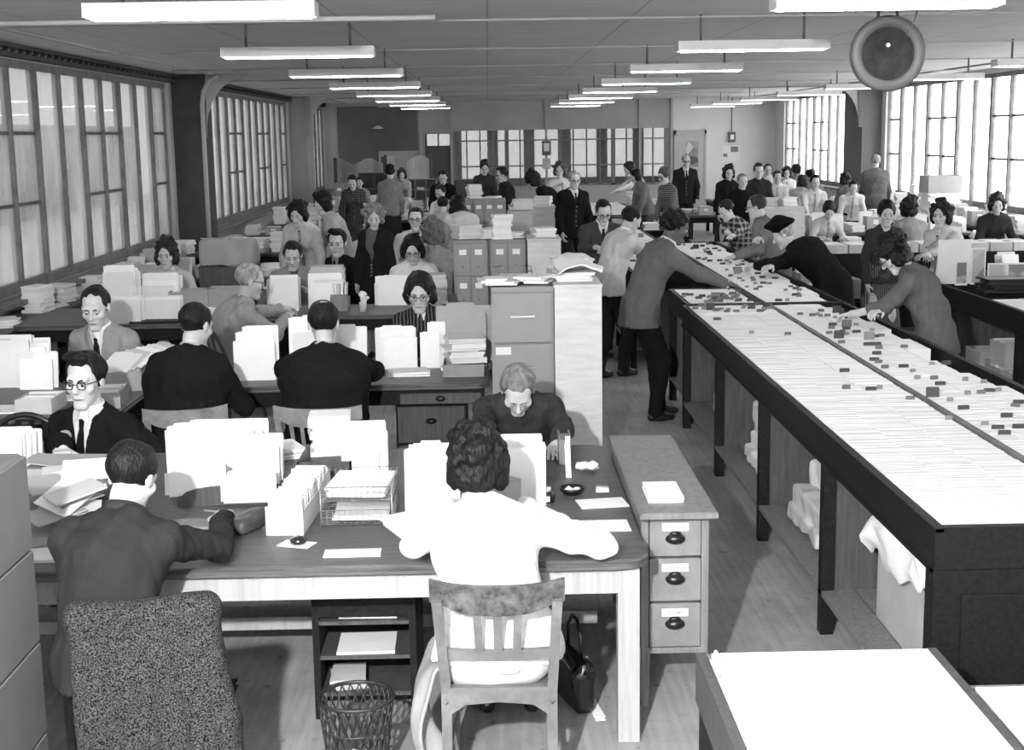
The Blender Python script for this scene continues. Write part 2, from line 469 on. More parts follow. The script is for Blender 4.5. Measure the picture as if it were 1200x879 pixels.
    def arm(F, off, frac=1.0, k=.025):
        for i in (0, 1):
            el, t = hands[i]
            F.cap(SH[i] - u2 * .01, el, .050 * s + off, .041 * s + off, .035)
            q = el + (t - el) * frac
            F.cap(el, q, .041 * s + off, (.041 - .014 * frac) * s + off * (1 if frac > .9 else .9), k)
    # ---- body
    F = Field(vox)
    torso(F, -.006); arm(F, -.004)
    for (hj, kn, an) in legs:
        F.cap(hj, kn, .080 * s, .052 * s, .03); F.cap(kn, an, .050 * s, .034 * s, .02)
        F.cap(an - UP * .03, an - UP * .045 + fwd * .13, .034, .026, .02)
    F.cap(NB - u2 * .02, PV + hu * .02 - hf * .012, (.044 if fem else .051) * s, (.042 if fem else .048) * s, .025)
    hm = np.array([hrt, hf, hu])
    def q(x, yy, zz): return HC + (hrt * x + hf * yy + hu * zz) * s
    F.ell(q(0, -.012, .04), V3(.076, .097, .088) * s, hm, .02)
    F.ell(q(0, .026, -.042), V3(.0575 - (.004 if fem else 0), .062, .078) * s, hm, .03)
    F.cap(q(-.012, .066, -.103), q(.012, .066, -.103), .024 * s, k=.02)
    for sg in (1, -1):
        F.ell(q(sg * .043, .055, -.022), V3(.026, .026, .024) * s, hm, .02)
    F.cap(q(-.036, .074, .026), q(.036, .074, .026), .015 * s, k=.02)
    for sg in (1, -1): F.ell(q(sg * .031, .104, .004), V3(.018, .018, .0125) * s, hm, .012, cut=True)
    F.cap(q(0, .088, .014), q(0, .111, -.026), .008 * s, .0125 * s, k=.012)
    for sg in (1, -1):
        F.ell(q(sg * .011, .101, -.03), V3(.009, .010, .008) * s, hm, .008)
        F.ell(q(sg * .079, -.01, -.004), V3(.009, .020, .032) * s, hm, .01)
    F.cap(q(-.02, .079, -.062), q(.02, .079, -.062), .0085 * s, k=.008)
    F.cap(q(-.016, .079, -.074), q(.016, .079, -.074), .0085 * s, k=.008)
    for i, sg in enumerate((1, -1)):
        el, t = hands[i]
        hd = unit(t - el)
        pn = np.asarray(palm[i], float) if palm[i] is not None else (-UP if abs(hd[2]) < .8 else -rt * sg)
        if palm[i] is None and rh is not None: hd = unit(hd * .7 + V3(hd[0], hd[1], 0) * .5)
        hand_ops(F, t, hd, pn, -rt * sg if abs(hd[2]) < .9 else fwd, curl[i], s * (.94 if fem else 1.0))
    body = bpy.data.objects.new('person', F.mesh('person', skin(sk), base)); link(body); body.location = tuple(base)
    tag(body, label, 'person', group)
    def child(name, F, m, noise=None): return sobj(F, name, m, body, base, noise)
    cv = max(vox, .0085)
    # ---- top garment
    kind, sh = top[0], top[1]
    off = {'jacket': .022, 'coat': .026, 'sweater': .019, 'blouse': .014, 'dress': .014, 'smock': .022, 'cardigan': .018}[kind]
    if hem is None: hem = {'jacket': .17, 'coat': .50, 'sweater': .10, 'blouse': .04, 'dress': .08, 'smock': .45, 'cardigan': .08}[kind]
    if pose == 'sit': hem = min(hem, .06)
    if shirt is not None:
        G = Field(cv); torso(G, off * .35 - .004); G.half(W - u0 * .02, -u0); G.cap(NB + nd * .03, HC, .05 * s, k=.004, cut=True)
        shm = child('shirt', G, cloth(shirt), wav(seed + 5, .002, 40))
    G = Field(cv); torso(G, off)
    if hem > .03: G.tube(H, H - UP * (hem + .05), (hw + off + .008, .122 * s * fat + off + .006), (hw + off + .012 + hem * .08, .135 * s * fat + off + .008 + hem * .06), rt, .03)
    arm(G, off * .85 - .002, sleeve * .95)
    if hem > .03 or pose != 'sit': G.half(H - UP * hem, -UP)
    G.cap(NB + nd * (.015 if kind in ('sweater', 'jacket') else .005), HC + hu * .05, .056 * s, k=.004, cut=True)
    if vneck:
        nb, dp, wd = NB.copy(), vneck, .26
        fA, rA, uA = f2, rt, u2
        def vcut(X, Y, Z):
            a = (X - nb[0]) * fA[0] + (Y - nb[1]) * fA[1] + (Z - nb[2]) * fA[2]
            r_ = np.abs((X - nb[0]) * rA[0] + (Y - nb[1]) * rA[1])
            h = (X - nb[0]) * uA[0] + (Y - nb[1]) * uA[1] + (Z - nb[2]) * uA[2]
            return np.maximum(np.maximum((r_ - (h + dp) * wd) * .94, np.maximum(-a + .01, a - .19 * s * max(fat, 1))), h - .06)
        G.fn(vcut, NB - .5, NB + .5)
    w1, w2 = wav(seed, .006, 30, (1, 1, .7)), wav(seed + 9, .0045, 62, (1, 1, .55))
    gar = child(kind, G, topmat or cloth(sh), lambda x, y, z: w1(x, y, z) + w2(x, y, z))
    # ---- buttoned front, laid on the cloth itself
    def front(ob, t, dy=.003):
        bv = _bvh(ob); p = NB + (H - NB) * t; d = unit(f0 * .5 + f1 * .5); d = unit(d - UP * d[2])
        h = bv.ray_cast(Vector(p + d * .6 - base), Vector(-d), 1.0)
        return None if h[0] is None else V3(*h[0]) + d * dy
    if kind in ('blouse', 'cardigan', 'smock', 'coat', 'jacket') and wp[1] > 8 and np.dot(fwd, -unit(V3(wp[0], wp[1], 0))) > .2:
        pts = [front(gar, t_) for t_ in np.linspace(.10 if not vneck else min(.1 + vneck * 1.6, .8), .95, 9)]
        pts = [p_ for p_ in pts if p_ is not None]
        if len(pts) > 4:
            m = MB(); vs = []
            for p_ in pts:
                for a_, b_ in ((-1, -1), (1, -1), (1, 1), (-1, 1)): vs.append(p_ + rt * a_ * .016 + f1 * .004 * b_)
            n_ = len(pts); m.add(vs, [(0, 1, 2, 3), tuple((n_ - 1) * 4 + j for j in (3, 2, 1, 0))] + [(i * 4 + j, i * 4 + (j + 1) % 4, i * 4 + 4 + (j + 1) % 4, i * 4 + 4 + j) for i in range(n_ - 1) for j in range(4)])
            o_ = m.build('button_band', cloth(round(sh * .62 if sh > .1 else sh + .03, 3)), gar)
            for p_ in pts[::2]:
                m = MB(); m.cbox(tuple(p_ + f1 * .006), (.014, .008, .014)); m.build('button', cloth(.03 if sh > .1 else .3), body)
    # ---- bottom garment
    G = Field(cv)
    if bottom and bottom[0] == 'trousers':
        G.tube(H - u0 * .04, H + u0 * .10, (hw + .012, .112 * s * fat + .012), (ww + .012, .104 * s * fat + .010), rt, .03)
        for (hj, kn, an) in legs:
            G.cap(hj - rt * (.0), kn, .074 * s + .008, .064 * s + .006, .02); G.cap(kn, an + UP * .0, .066 * s + .004, .058 * s, .02)
        child('trousers', G, botmat or cloth(bottom[1]), wav(seed + 1, .008, 30))
    elif bottom:
        G.tube(H - u0 * .02, H + u0 * .12, (hw + .012, .115 * s * fat + .012), (ww + .014, .106 * s * fat + .012), rt, .03)
        km = (legs[0][1] + legs[1][1]) / 2
        if pose == 'sit':
            G.tube(H - UP * .01, km - UP * .01, (hw + .018, .10), (.17, .085), rt, .03); G.tube(km, km - UP * .22, (.17, .085), (.18, .10), rt, .03)
            G.half(km - UP * .2, -UP)
        else:
            bt = V3(H[0], H[1], km[2] - .14); G.tube(H - UP * .02, bt, (hw + .018, .125 * s * fat + .012), (hw + .05, .16), rt, .03); G.half(bt, -UP)
        child('skirt', G, botmat or cloth(bottom[1]), wav(seed + 1, .007, 26, (1, 1, .3)))
    for (hj, kn, an) in legs:
        m = MB(); L = .27 * s
        fr = fwd; c = an - base - UP * an[2]
        lift = an[2] - .085
        for (a0, a1, w0, z1) in ((-.075, .02, .036, .075), (.02, .19, .044, .055)): 
            pts = []
        G = Field(.008)
        G.cap(an - UP * .045 - fr * .035, an - UP * .05 + fr * .05, .036, .036, .03); G.cap(an - UP * .05 + fr * .05, an - UP * .055 + fr * .145, .038, .030, .03)
        G.half(an - UP * .083, -UP)
        child('shoe', G, mat('shoe_leather', shoes, .3, .5))
    # ---- hair
    st, hs = hair[0], hair[1]
    hv = .006 if vox < .009 else (.008 if vox < .012 else .011)
    rs = np.random.RandomState(seed)
    G = Field(hv)
    def cut_plane(p, n): G.half(q(*p), hrt * n[0] + hf * n[1] + hu * n[2], .01)
    nz = wav(seed + 2, .004, 70)
    if st in ('short', 'slick', 'crop', 'bald', 'patch', 'afro', 'quiff'):
        t = hk * {'short': .013, 'slick': .009, 'crop': .010, 'bald': .006, 'patch': .009, 'afro': .024, 'quiff': .014}[st]
        G.ell(q(0, -.021, .043), V3(.077 + t, .096 + t, .087 + t * .55) * s, hm, .01)
        if st == 'quiff': G.ell(q(.01, .05, .125), V3(.06, .045, .03) * s, hm, .02)
        if st == 'afro': nz = wav(seed + 2, .007, 110)
        cut_plane((0, .064, .082), (0, .84, -.54))
        cut_plane((0, -.08, -.055), (0, .35, -.94))
        if st != 'afro':
            for sg in (1, -1): G.ell(q(sg * .056, .074, .074), V3(.030, .034, .040) * s, hm, .012, cut=True)
        if st == 'bald': G.ell(q(0, .03, .13), V3(.085, .12, .085) * s, hm, .01, cut=True)
        if st == 'patch': G.ell(q(.01, -.065, .14), V3(.04, .05, .03) * s, hm, .012, cut=True)
    else:
        t = .02 * hk
        G.ell(q(0, -.024, .046), V3(.078 + t * .9, .096 + t, .086 + t * .5) * s, hm, .01)
        if st in ('bob', 'wavy', 'curly', 'long'):
            lw = {'bob': -.03, 'wavy': -.035, 'curly': -.03, 'long': -.07}[st]
            G.ell(q(0, -.055, lw), V3(.088, .066, .085) * s, hm, .03)
            for sg in (1, -1): G.ell(q(sg * .084, -.010, lw + .012), V3(.032, .054, .070) * s, hm, .025)
        if st == 'updo':
            G.ell(q(0, -.03, .11), V3(.08, .085, .06) * s, hm, .03); G.ell(q(0, -.09, .03), V3(.06, .05, .06) * s, hm, .02)
        if st == 'bun': G.ell(q(0, -.125, .03), V3(.045, .04, .045) * s, hm, .01)
        if st in ('curly', 'wavy'):
            for _ in range(90 if st == 'curly' else 46):
                a, b = rs.rand() * 6.28, rs.rand() * 1.9
                n = V3(math.sin(b) * math.cos(a), math.sin(b) * math.sin(a), math.cos(b))
                p = V3(.085 * n[0], -.02 + .10 * n[1], .035 + .10 * n[2]) * (1 + .10 * (hk - 1))
                if p[1] > .045 and p[2] < .09: continue
                G.cap(q(*p), q(*(p + rs.randn(3) * .016)), (.021 + rs.rand() * .009) * s, k=.006)
        nz = wav(seed + 2, .008 if st in ('curly', 'wavy') else .005, 75)
        if st in ('bob', 'wavy', 'curly', 'long', 'updo', 'bun'):
            G.ell(q(0, .105, .004), V3(.060, .064, .092) * s, hm, .008, cut=True)
            cut_plane((0, .072, .075), (0, .93, -.36)) if st in ('updo', 'bun') else None
            if st in ('updo', 'bun'): cut_plane((0, -.08, -.055), (0, .35, -.94))
            else: cut_plane((0, 0, -.105), (0, .1, -.99))
    if st != 'none':
        child('hair', G, hairm(hs), nz)
    # ---- face
    if eyes:
        for sg in (1, -1):
            if wp[1] < 19:
                m = MB(); M = Matrix(((hrt[0], hf[0], hu[0], 0), (hrt[1], hf[1], hu[1], 0), (hrt[2], hf[2], hu[2], 0), (0, 0, 0, 1))) @ Matrix.Rotation(-PI / 2 - R(min(max(look[1], 0), 25)), 4, 'X')
                r = .0108 * s; c = q(sg * .031, .0820, .002) - base
                m.cur = 0
                prof = [(r * math.sin(a), r * math.cos(a)) for a in np.linspace(PI, 0.78, 8)]
                m.lathe(prof, c, 10, M, cap=False); m.cur = 1
                m.lathe([(r * math.sin(a), r * math.cos(a)) for a in np.linspace(.78, 0.02, 4)], c, 10, M, cap=False)
                m.build('eye', [M_eye, M_iris], body)
                m = MB(); m.tube([q(sg * .012, .0905, .021) - base, q(sg * .030, .0905, .026) - base, q(sg * .047, .077, .022) - base], [.0032 * s, .004 * s, .0025 * s], 6).build('eyebrow', mat('brow_%03d' % round(brows * 1000), brows, .9, .1), body)
            else:
                m = MB(); m.tube([q(sg * .020, .089, .006) - base, q(sg * .042, .083, .006) - base], [.007 * s, .006 * s], 6).build('eye', M_iris, body)
        m = MB(); up = .006 if smile else -.001
        m.tube([q(-.028, .0805, -.068 + up) - base, q(-.010, .0885, -.068) - base, q(.010, .0885, -.068) - base, q(.028, .0805, -.068 + up) - base], [.002 * s, .0048 * s, .0048 * s, .002 * s], 6)
        m.build('mouth', mat('lips_%03d' % round(mouth * 1000), mouth, .5, .3), body)
    if glasses is not None:
        m = MB(); w_ = .0026 if wp[1] < 9 else .0034
        for sg in (1, -1):
            pts = []
            for k in range(14):
                a = 2 * PI * k / 14; cx, sy = math.cos(a), math.sin(a)
                px_ = .0215 * math.copysign(abs(cx) ** .7, cx); pz_ = .0175 * math.copysign(abs(sy) ** .7, sy)
                pts.append(q(sg * .0325 + px_, .1035 - abs(px_ * sg + .0) * .05, .003 + pz_) - base)
            m.tube(pts, w_, 6, closed=True)
            m.tube([q(sg * .011, .104, .008) - base, q(0, .1065, .010) - base], w_, 6)
            m.tube([q(sg * .054, .1, .011) - base, q(sg * .078, .06, .011) - base, q(sg * .082, -.005, .012) - base, q(sg * .081, -.025, -.005) - base], w_, 6)
            if glasses < .2: m.tube([q(sg * .014, .1045, .018) - base, q(sg * .052, .1, .019) - base], w_ * 1.6, 6)
        m.build('glasses', mat('glasses_%03d' % round(glasses * 1000), glasses, .3, .5), body)
    if collar is not None:
        m = MB(); ax = unit(u2 * .75 + nd * .4); rr = (.056 if fem else .062) * s
        M = Matrix(((rt[0], 0, 0, 0), (rt[1], 0, 0, 0), (rt[2], 0, 0, 0), (0, 0, 0, 1)))
        fx = np.cross(ax, rt)
        M = Matrix(((rt[0], fx[0], ax[0], 0), (rt[1], fx[1], ax[1], 0), (rt[2], fx[2], ax[2], 0), (0, 0, 0, 1)))
        c = NB + ax * .018 - base
        m.lathe([(rr + .016, -.012), (rr + .010, .010), (rr + .003, .036), (rr - .004, .036), (rr, .005), (rr + .006, -.014)], c, 22, M, cap=False)
        for sg in (1, -1):
            pp = [c + fx * (rr + .014) + rt * sg * .006 + ax * .022, c + fx * (rr - .006) + rt * sg * .044 + ax * .02, c + fx * (rr + .022) + rt * sg * .04 - ax * .045, c + fx * (rr + .03) + rt * sg * .022 - ax * .03]
            qq = [p + fx * .006 for p in pp]
            m.add(pp + qq, [(0, 1, 2, 3), (7, 6, 5, 4), (0, 4, 5, 1), (1, 5, 6, 2), (2, 6, 7, 3), (3, 7, 4, 0)])
        m.build('collar', cloth(collar), body)
    if tie is not None:
        m = MB(); d0 = .118 * s * fat + off * .35
        p0 = NB + f2 * (.075 * s) + u2 * -.012; p1 = NB + f2 * .10 - u2 * .06; p2 = C + f1 * (d0 + .01); p3 = W + u1 * .04 + f1 * (.11 * s * fat + .012)
        pts = [p0]; ws = [.032, .022, .036, .048, .056, .060, .062]
        for t_ in (.13, .18, .28, .40, .52, .62):
            p_ = front(shm if shirt is not None else gar, t_, .004); pts.append(p_ + base if p_ is not None else pts[-1] - UP * .05)
        n_ = len(pts)
        vs = []
        for p, w_ in zip(pts, ws):
            for a, b in ((-1, 0), (1, 0), (1, 1), (-1, 1)): vs.append(p - base + rt * a * w_ / 2 + f1 * (.010 * b))
        fs = [(0, 1, 2, 3), tuple((n_ - 1) * 4 + j for j in (3, 2, 1, 0))] + [(i * 4 + j, i * 4 + (j + 1) % 4, i * 4 + 4 + (j + 1) % 4, i * 4 + 4 + j) for i in range(n_ - 1) for j in range(4)]
        m.add(vs, fs); m.build('necktie', cloth(tie), body)
    if cuff is not None:
        for i in (0, 1):
            el, t = hands[i]; d = unit(t - el); Lf = np.linalg.norm(t - el)
            G = Field(.008); a = el + d * Lf * (sleeve * .95 - .03); G.cap(a, a + d * .03, .036 * s, .034 * s, k=.01)
            child('shirt_cuff', G, cloth(cuff))
    PEOPLE.append([(H[0], H[1], .30)] + [(p_[0], p_[1], .14) for l_ in legs for p_ in (l_[1], l_[2])])
    return dict(o=body, base=base, H=H, W=W, C=C, NB=NB, HC=HC, q=q, fwd=fwd, rt=rt, hrt=hrt, hf=hf, hu=hu, hands=hands, legs=legs, s=s, f1=f1, u1=u1, hm=hm)
# ------------------------------------------------------------------ the hall
XL, XR, YF, YB, ZC = -4.8, 8.5, -2.0, 41.5, 3.36
def wallmat(name, g, var=.1, sc=1.2): return mat(name, g, .85, .1, var, sc, .04, 80)
M_wall = wallmat('wall_distemper', .42); M_wlight = wallmat('light_plaster', .66, .06); M_wdark = wallmat('dark_panelling', .14, .15)
M_pill = wallmat('painted_steel_column', .07, .2, 4); M_pillL = wallmat('pale_column_face', .30)
M_frame = mat('window_frame_wood', .16, .6, .3, .3, 5)
M_framed = mat('dark_window_bar', .06, .6, .3, .3, 5)
def floor_material():
    m = bpy.data.materials.new('worn_floor'); t, N, L, b = nt(m)
    co = N.new('ShaderNodeTexCoord')
    n1 = N.new('ShaderNodeTexNoise'); n1.inputs['Scale'].default_value = 1.6; n1.inputs['Detail'].default_value = 9; n1.inputs['Roughness'].default_value = .7
    mp = N.new('ShaderNodeMapping'); mp.inputs['Scale'].default_value = (22, 1.2, 1); mp.inputs['Rotation'].default_value = (0, 0, .5)
    n2 = N.new('ShaderNodeTexNoise'); n2.inputs['Scale'].default_value = 1.5; n2.inputs['Detail'].default_value = 6
    L.new(co.outputs['Object'], n1.inputs['Vector']); L.new(co.outputs['Object'], mp.inputs[0]); L.new(mp.outputs[0], n2.inputs['Vector'])
    a = N.new('ShaderNodeMath'); a.operation = 'MULTIPLY_ADD'; a.inputs[1].default_value = .35
    L.new(n2.outputs['Fac'], a.inputs[0]); 
    h = N.new('ShaderNodeMath'); h.operation = 'MULTIPLY'; h.inputs[1].default_value = .6; L.new(n1.outputs['Fac'], h.inputs[0]); L.new(h.outputs[0], a.inputs[2])
    r = N.new('ShaderNodeMapRange'); r.inputs[1].default_value = .4; r.inputs[2].default_value = .75; r.inputs[3].default_value = .26; r.inputs[4].default_value = .48
    L.new(a.outputs[0], r.inputs[0])
    sp = N.new('ShaderNodeTexNoise'); sp.inputs['Scale'].default_value = 14; sp.inputs['Detail'].default_value = 4; L.new(co.outputs['Object'], sp.inputs['Vector'])
    sr = N.new('ShaderNodeMapRange'); sr.inputs[1].default_value = .64; sr.inputs[2].default_value = .72; sr.inputs[3].default_value = 1; sr.inputs[4].default_value = .55; L.new(sp.outputs['Fac'], sr.inputs[0])
    mu = N.new('ShaderNodeMath'); mu.operation = 'MULTIPLY'; L.new(r.outputs[0], mu.inputs[0]); L.new(sr.outputs[0], mu.inputs[1])
    L.new(mu.outputs[0], b.inputs['Base Color']); b.inputs['Roughness'].default_value = .75; b.inputs['Specular IOR Level'].default_value = .25
    return m
def ceil_material():
    m = bpy.data.materials.new('ceiling_boards'); t, N, L, b = nt(m)
    co = N.new('ShaderNodeTexCoord'); sx = N.new('ShaderNodeSeparateXYZ'); L.new(co.outputs['Object'], sx.inputs[0])
    def seam(ax, pitch, w):
        mu = N.new('ShaderNodeMath'); mu.operation = 'MULTIPLY'; mu.inputs[1].default_value = 1 / pitch; L.new(sx.outputs[ax], mu.inputs[0])
        fr = N.new('ShaderNodeMath'); fr.operation = 'FRACT'; L.new(mu.outputs[0], fr.inputs[0])
        ls = N.new('ShaderNodeMath'); ls.operation = 'LESS_THAN'; ls.inputs[1].default_value = w / pitch; L.new(fr.outputs[0], ls.inputs[0]); return ls.outputs[0]
    s1 = seam(0, 1.22, .018); s2 = seam(1, 2.44, .02)
    mx = N.new('ShaderNodeMath'); mx.operation = 'MAXIMUM'; L.new(s1, mx.inputs[0]); L.new(s2, mx.inputs[1])
    n = N.new('ShaderNodeTexNoise'); n.inputs['Scale'].default_value = 3; n.inputs['Detail'].default_value = 6
    mp = N.new('ShaderNodeMapping'); mp.inputs['Scale'].default_value = (.3, 3, 1); L.new(co.outputs['Object'], mp.inputs[0]); L.new(mp.outputs[0], n.inputs['Vector'])
    r = N.new('ShaderNodeMapRange'); r.inputs[1].default_value = .3; r.inputs[2].default_value = .7; r.inputs[3].default_value = .60; r.inputs[4].default_value = .72; L.new(n.outputs['Fac'], r.inputs[0])
    k = N.new('ShaderNodeMath'); k.operation = 'MULTIPLY_ADD'; k.inputs[1].default_value = -.22; L.new(mx.outputs[0], k.inputs[0]); L.new(r.outputs[0], k.inputs[2])
    L.new(k.outputs[0], b.inputs['Base Color']); b.inputs['Roughness'].default_value = .9; b.inputs['Specular IOR Level'].default_value = .05
    return m
def glass_mat(name, trans, dirt, g):
    """window glass: clear pane with a film of dirt that glows when daylight passes through it"""
    m = bpy.data.materials.new(name); t, N, L, b = nt(m); out = N['Material Output']
    tr = N.new('ShaderNodeBsdfTransparent'); tr.inputs[0].default_value = (trans,) * 3 + (1,)
    tl = N.new('ShaderNodeBsdfTranslucent'); tl.inputs[0].default_value = (g, g, g, 1)
    gl = N.new('ShaderNodeBsdfGlossy'); gl.inputs['Roughness'].default_value = .03; gl.inputs[0].default_value = (.8, .8, .8, 1)
    co = N.new('ShaderNodeTexCoord'); n = N.new('ShaderNodeTexNoise'); n.inputs['Scale'].default_value = 1.4; n.inputs['Detail'].default_value = 7
    mp = N.new('ShaderNodeMapping'); mp.inputs['Scale'].default_value = (1, 1.6, .7); L.new(co.outputs['Object'], mp.inputs[0]); L.new(mp.outputs[0], n.inputs['Vector'])
    r = N.new('ShaderNodeMapRange'); r.inputs[1].default_value = .3; r.inputs[2].default_value = .7; r.inputs[3].default_value = dirt * .6; r.inputs[4].default_value = min(dirt * 1.4, 1); L.new(n.outputs['Fac'], r.inputs[0])
    m1 = N.new('ShaderNodeMixShader'); L.new(r.outputs[0], m1.inputs[0]); L.new(tr.outputs[0], m1.inputs[1]); L.new(tl.outputs[0], m1.inputs[2])
    lw = N.new('ShaderNodeLayerWeight'); lw.inputs[0].default_value = .5
    pw = N.new('ShaderNodeMath'); pw.operation = 'POWER'; pw.inputs[1].default_value = 4.0; L.new(lw.outputs['Facing'], pw.inputs[0])
    ml = N.new('ShaderNodeMath'); ml.operation = 'MULTIPLY'; ml.inputs[1].default_value = .25; L.new(pw.outputs[0], ml.inputs[0]); lw = ml
    m2 = N.new('ShaderNodeMixShader'); L.new(lw.outputs[0], m2.inputs[0]); L.new(m1.outputs[0], m2.inputs[1]); L.new(gl.outputs[0], m2.inputs[2])
    L.new(m2.outputs[0], out.inputs[0]); return m
M_floor = floor_material(); M_ceil = ceil_material()
M_glassL = glass_mat('grimy_glass', .30, .25, .5); M_glassR = glass_mat('clear_glass', 1.0, .08, .9)
m = MB(); m.box(XL - .3, XR + .3, YF - .3, YB + 6.3, -.12, 0); struct(m.build('floor', M_floor))
m = MB(); m.box(XL - .3, XR + .3, YF - .3, YB + 6.3, ZC, ZC + .15); struct(m.build('ceiling', M_ceil))
m = MB(); m.box(XL - .3, XR + .3, YF - .3, YF, 0, ZC); struct(m.build('wall_front', M_wlight))
NW = 0
def window_bay(side, x, y0, y1, zs, zt, glass, phase=0):
    """one bay of tall glazing along a side wall: sill, head, posts, glazing bars, sheet of panes"""
    global NW; NW += 1
    m = MB(); sg = 1 if side == 'left' else -1
    m.box(x - .05, x + .05, y0, y1, zs - .06, zs + .05); m.box(x - .05, x + .05, y0, y1, zt - .07, zt)
    n = int(round((y1 - y0) / .87)); st = (y1 - y0) / n
    for k in range(n + 1):
        y = y0 + st * k; w = .045 if (k + phase) % 4 in (0, 2) else .028
        m.box(x - .045, x + .045, y - w, y + w, zs, zt)
        if k < n and (k + phase) % 4 in (0, 1):
            h = zt - zs
            m.cur = 1
            for f in (.36, .68): m.box(x - .02, x + .02, y + w, y + st - w, zs + h * f - .016, zs + h * f + .016)
            m.cur = 0
    o = struct(m.build('window_%d' % NW, [M_frame, M_framed]))
    g = MB(); g.box(x - .004, x + .004, y0 + .02, y1 - .02, zs, zt); g.build('pane', glass, o)
    return o
# window side with the grimy panes
ZS, ZT = .92, 3.22
for y0, y1, ph in ((8.4, 21.3, 2), (23.0, 33.9, 0), (35.4, 41.3, 1)): window_bay('left', XL - .1, y0, y1, ZS, ZT, M_glassL, ph)
m = MB(); m.box(XL - .3, XL, YF, YB, 0, ZS - .06); m.box(XL - .3, XL, YF, YB, ZT, ZC); m.box(XL - .3, XL, YF, 8.4, ZS - .06, ZT)
for a, b in ((21.3, 23.0), (33.9, 35.4), (41.3, 41.5)): m.box(XL - .3, XL, a, b, ZS - .06, ZT)
struct(m.build('wall_left', M_wall))
m = MB(); m.box(XL, XL + .22, YF, YB, ZS - .10, ZS - .06); struct(m.build('trim_1', M_frame))                     # sill board
m = MB(); m.box(XL, XL + .10, 6, 41, ZT + .01, ZT + .05); m.box(XL, XL + .10, 6, 41, ZC - .04, ZC)                # riveted lattice girder over the glass
for k in range(150):
    y = 6 + k * .235; m.bar((XL + .06, y, ZT + .05), (XL + .06, y + .12, ZC - .04), .03, .05, (1, 0, 0))
struct(m.build('trim_2', M_pill))
m = MB(); m.box(-4.13, -4.09, YF, YB, ZC - .025, ZC); m.box(7.75, 7.79, YF, YB, ZC - .025, ZC); struct(m.build('trim_3', M_wall))
# window side with the bright panes
ZSR = 1.05
for y0, y1, ph in ((9.0, 29.9, 1), (31.9, 40.2, 0)): window_bay('right', XR + .1, y0, y1, ZSR, 3.28, M_glassR, ph)
m = MB(); m.box(XR, XR + .3, YF, YB, 0, ZSR - .06); m.box(XR, XR + .3, YF, YB, 3.28, ZC); m.box(XR, XR + .3, YF, 9, ZSR - .06, 3.28)
for a, b in ((29.9, 31.9), (40.2, 41.5)): m.box(XR, XR + .3, a, b, ZSR - .06, 3.28)
struct(m.build('wall_right', M_wlight))
m = MB(); m.box(XR - .18, XR, YF, YB, ZSR - .10, ZSR - .06); struct(m.build('trim_4', M_frame))
# steel columns with riveted knee plates
def column(y0, y1, sg, label, mats):
    xw = XL if sg > 0 else XR
    t = thing('steel_column', label, 'column', (xw + sg * .2, (y0 + y1) / 2, 0))
    t['kind'] = 'structure'
    bx, by = t.location.x, t.location.y
    m = MB(); a, b = sorted((xw - bx, xw + sg * .42 - bx)); m.box(a, b, y0 - by, y1 - by, 0, ZC, bev=.012); m.build('shaft', mats[0], t)
    m = MB(); pts = []
    x0 = sg * .22
    prof = [(0, 2.42), (.09, 2.42)] + [(.09 + .62 * (1 - math.cos(a)), 2.5 + .80 * math.sin(a)) for a in np.linspace(0, PI / 2, 10)] + [(.75, ZC), (0, ZC)]
    m.prism([(x0 + sg * p, z) for p, z in prof], 'y', y0 - by - .02, y0 - by + .02); m.build('knee_plate', mats[1], t)
    m = MB(); m.prism([(x0 + sg * p, z) for p, z in ((0, 2.42), (.09, 2.42), (.11, ZC), (0, ZC))], 'y', y0 - by - .06, y0 - by - .02)
    for k in range(9):
        m.lathe([(.016, 0), (.012, .012), (.004, .016)], (x0 + sg * .05, y0 - by - .06, 2.5 + k * .09), 8, Matrix.Rotation(PI / 2, 4, 'X'))
    m.build('rivet_strip', mats[0], t)
    return t
column(21.5, 22.4, 1, 'dark steel column between the grimy window bays, with a curved knee plate', (M_pill, M_wall))
column(34.0, 35.2, 1, 'pale faced steel column at the far end of the grimy windows', (M_pillL, M_wall))
column(30.2, 31.7, -1, 'grey steel column between the bright window bays, with a curved knee plate', (wallmat('grey_column', .17), M_wall))
m = MB(); m.tube([(XL + .5, 21.3, 0.0), (XL + .5, 21.3, 2.9), (XL + .53, 21.3, 3.1), (XL + .62, 21.3, 3.25), (XL + .75, 21.3, 3.33)], .035, 8)
tag(m.build('drain_pipe', M_wall), 'painted pipe running up the dark column by the grimy windows', 'pipe')
# ---- end wall
def bx_(px): return P(px, 160, y=YB)[0]
gx0, gx1, gz0, gz1 = bx_(531), bx_(781), .85, 2.50
dx0, dx1 = bx_(500), bx_(527)
m = MB()
m.box(XL, dx0, YB, YB + .15, 0, ZC); m.box(dx0, gx0, YB, YB + .15, 2.42, ZC); m.box(dx1, gx0, YB, YB + .15, 0, 2.42)
m.box(gx0, gx1, YB, YB + .15, 0, gz0); m.box(gx0, gx1, YB, YB + .15, gz1, ZC); m.box(gx1, XR, YB, YB + .15, 0, ZC)
struct(m.build('wall_back', M_wall))
m = MB(); m.box(bx_(787), XR, YB - .03, YB, 0, ZC); struct(m.build('trim_5', M_wlight))
m = MB(); m.box(bx_(443), bx_(489), YB - .05, YB, 1.95, 3.2); m.box(bx_(396), bx_(443), YB - .04, YB, 1.2, 3.25); struct(m.build('trim_6', M_wdark))
m = MB()
for px in (493, 529, 640, 750, 787): m.box(bx_(px) - .035, bx_(px) + .035, YB - .06, YB, 0, ZC)
m.box(gx0, gx1, YB - .05, YB, gz1, gz1 + .07); struct(m.build('trim_7', wallmat('batten_paint', .42)))
NW += 1
m = MB(); n = 16
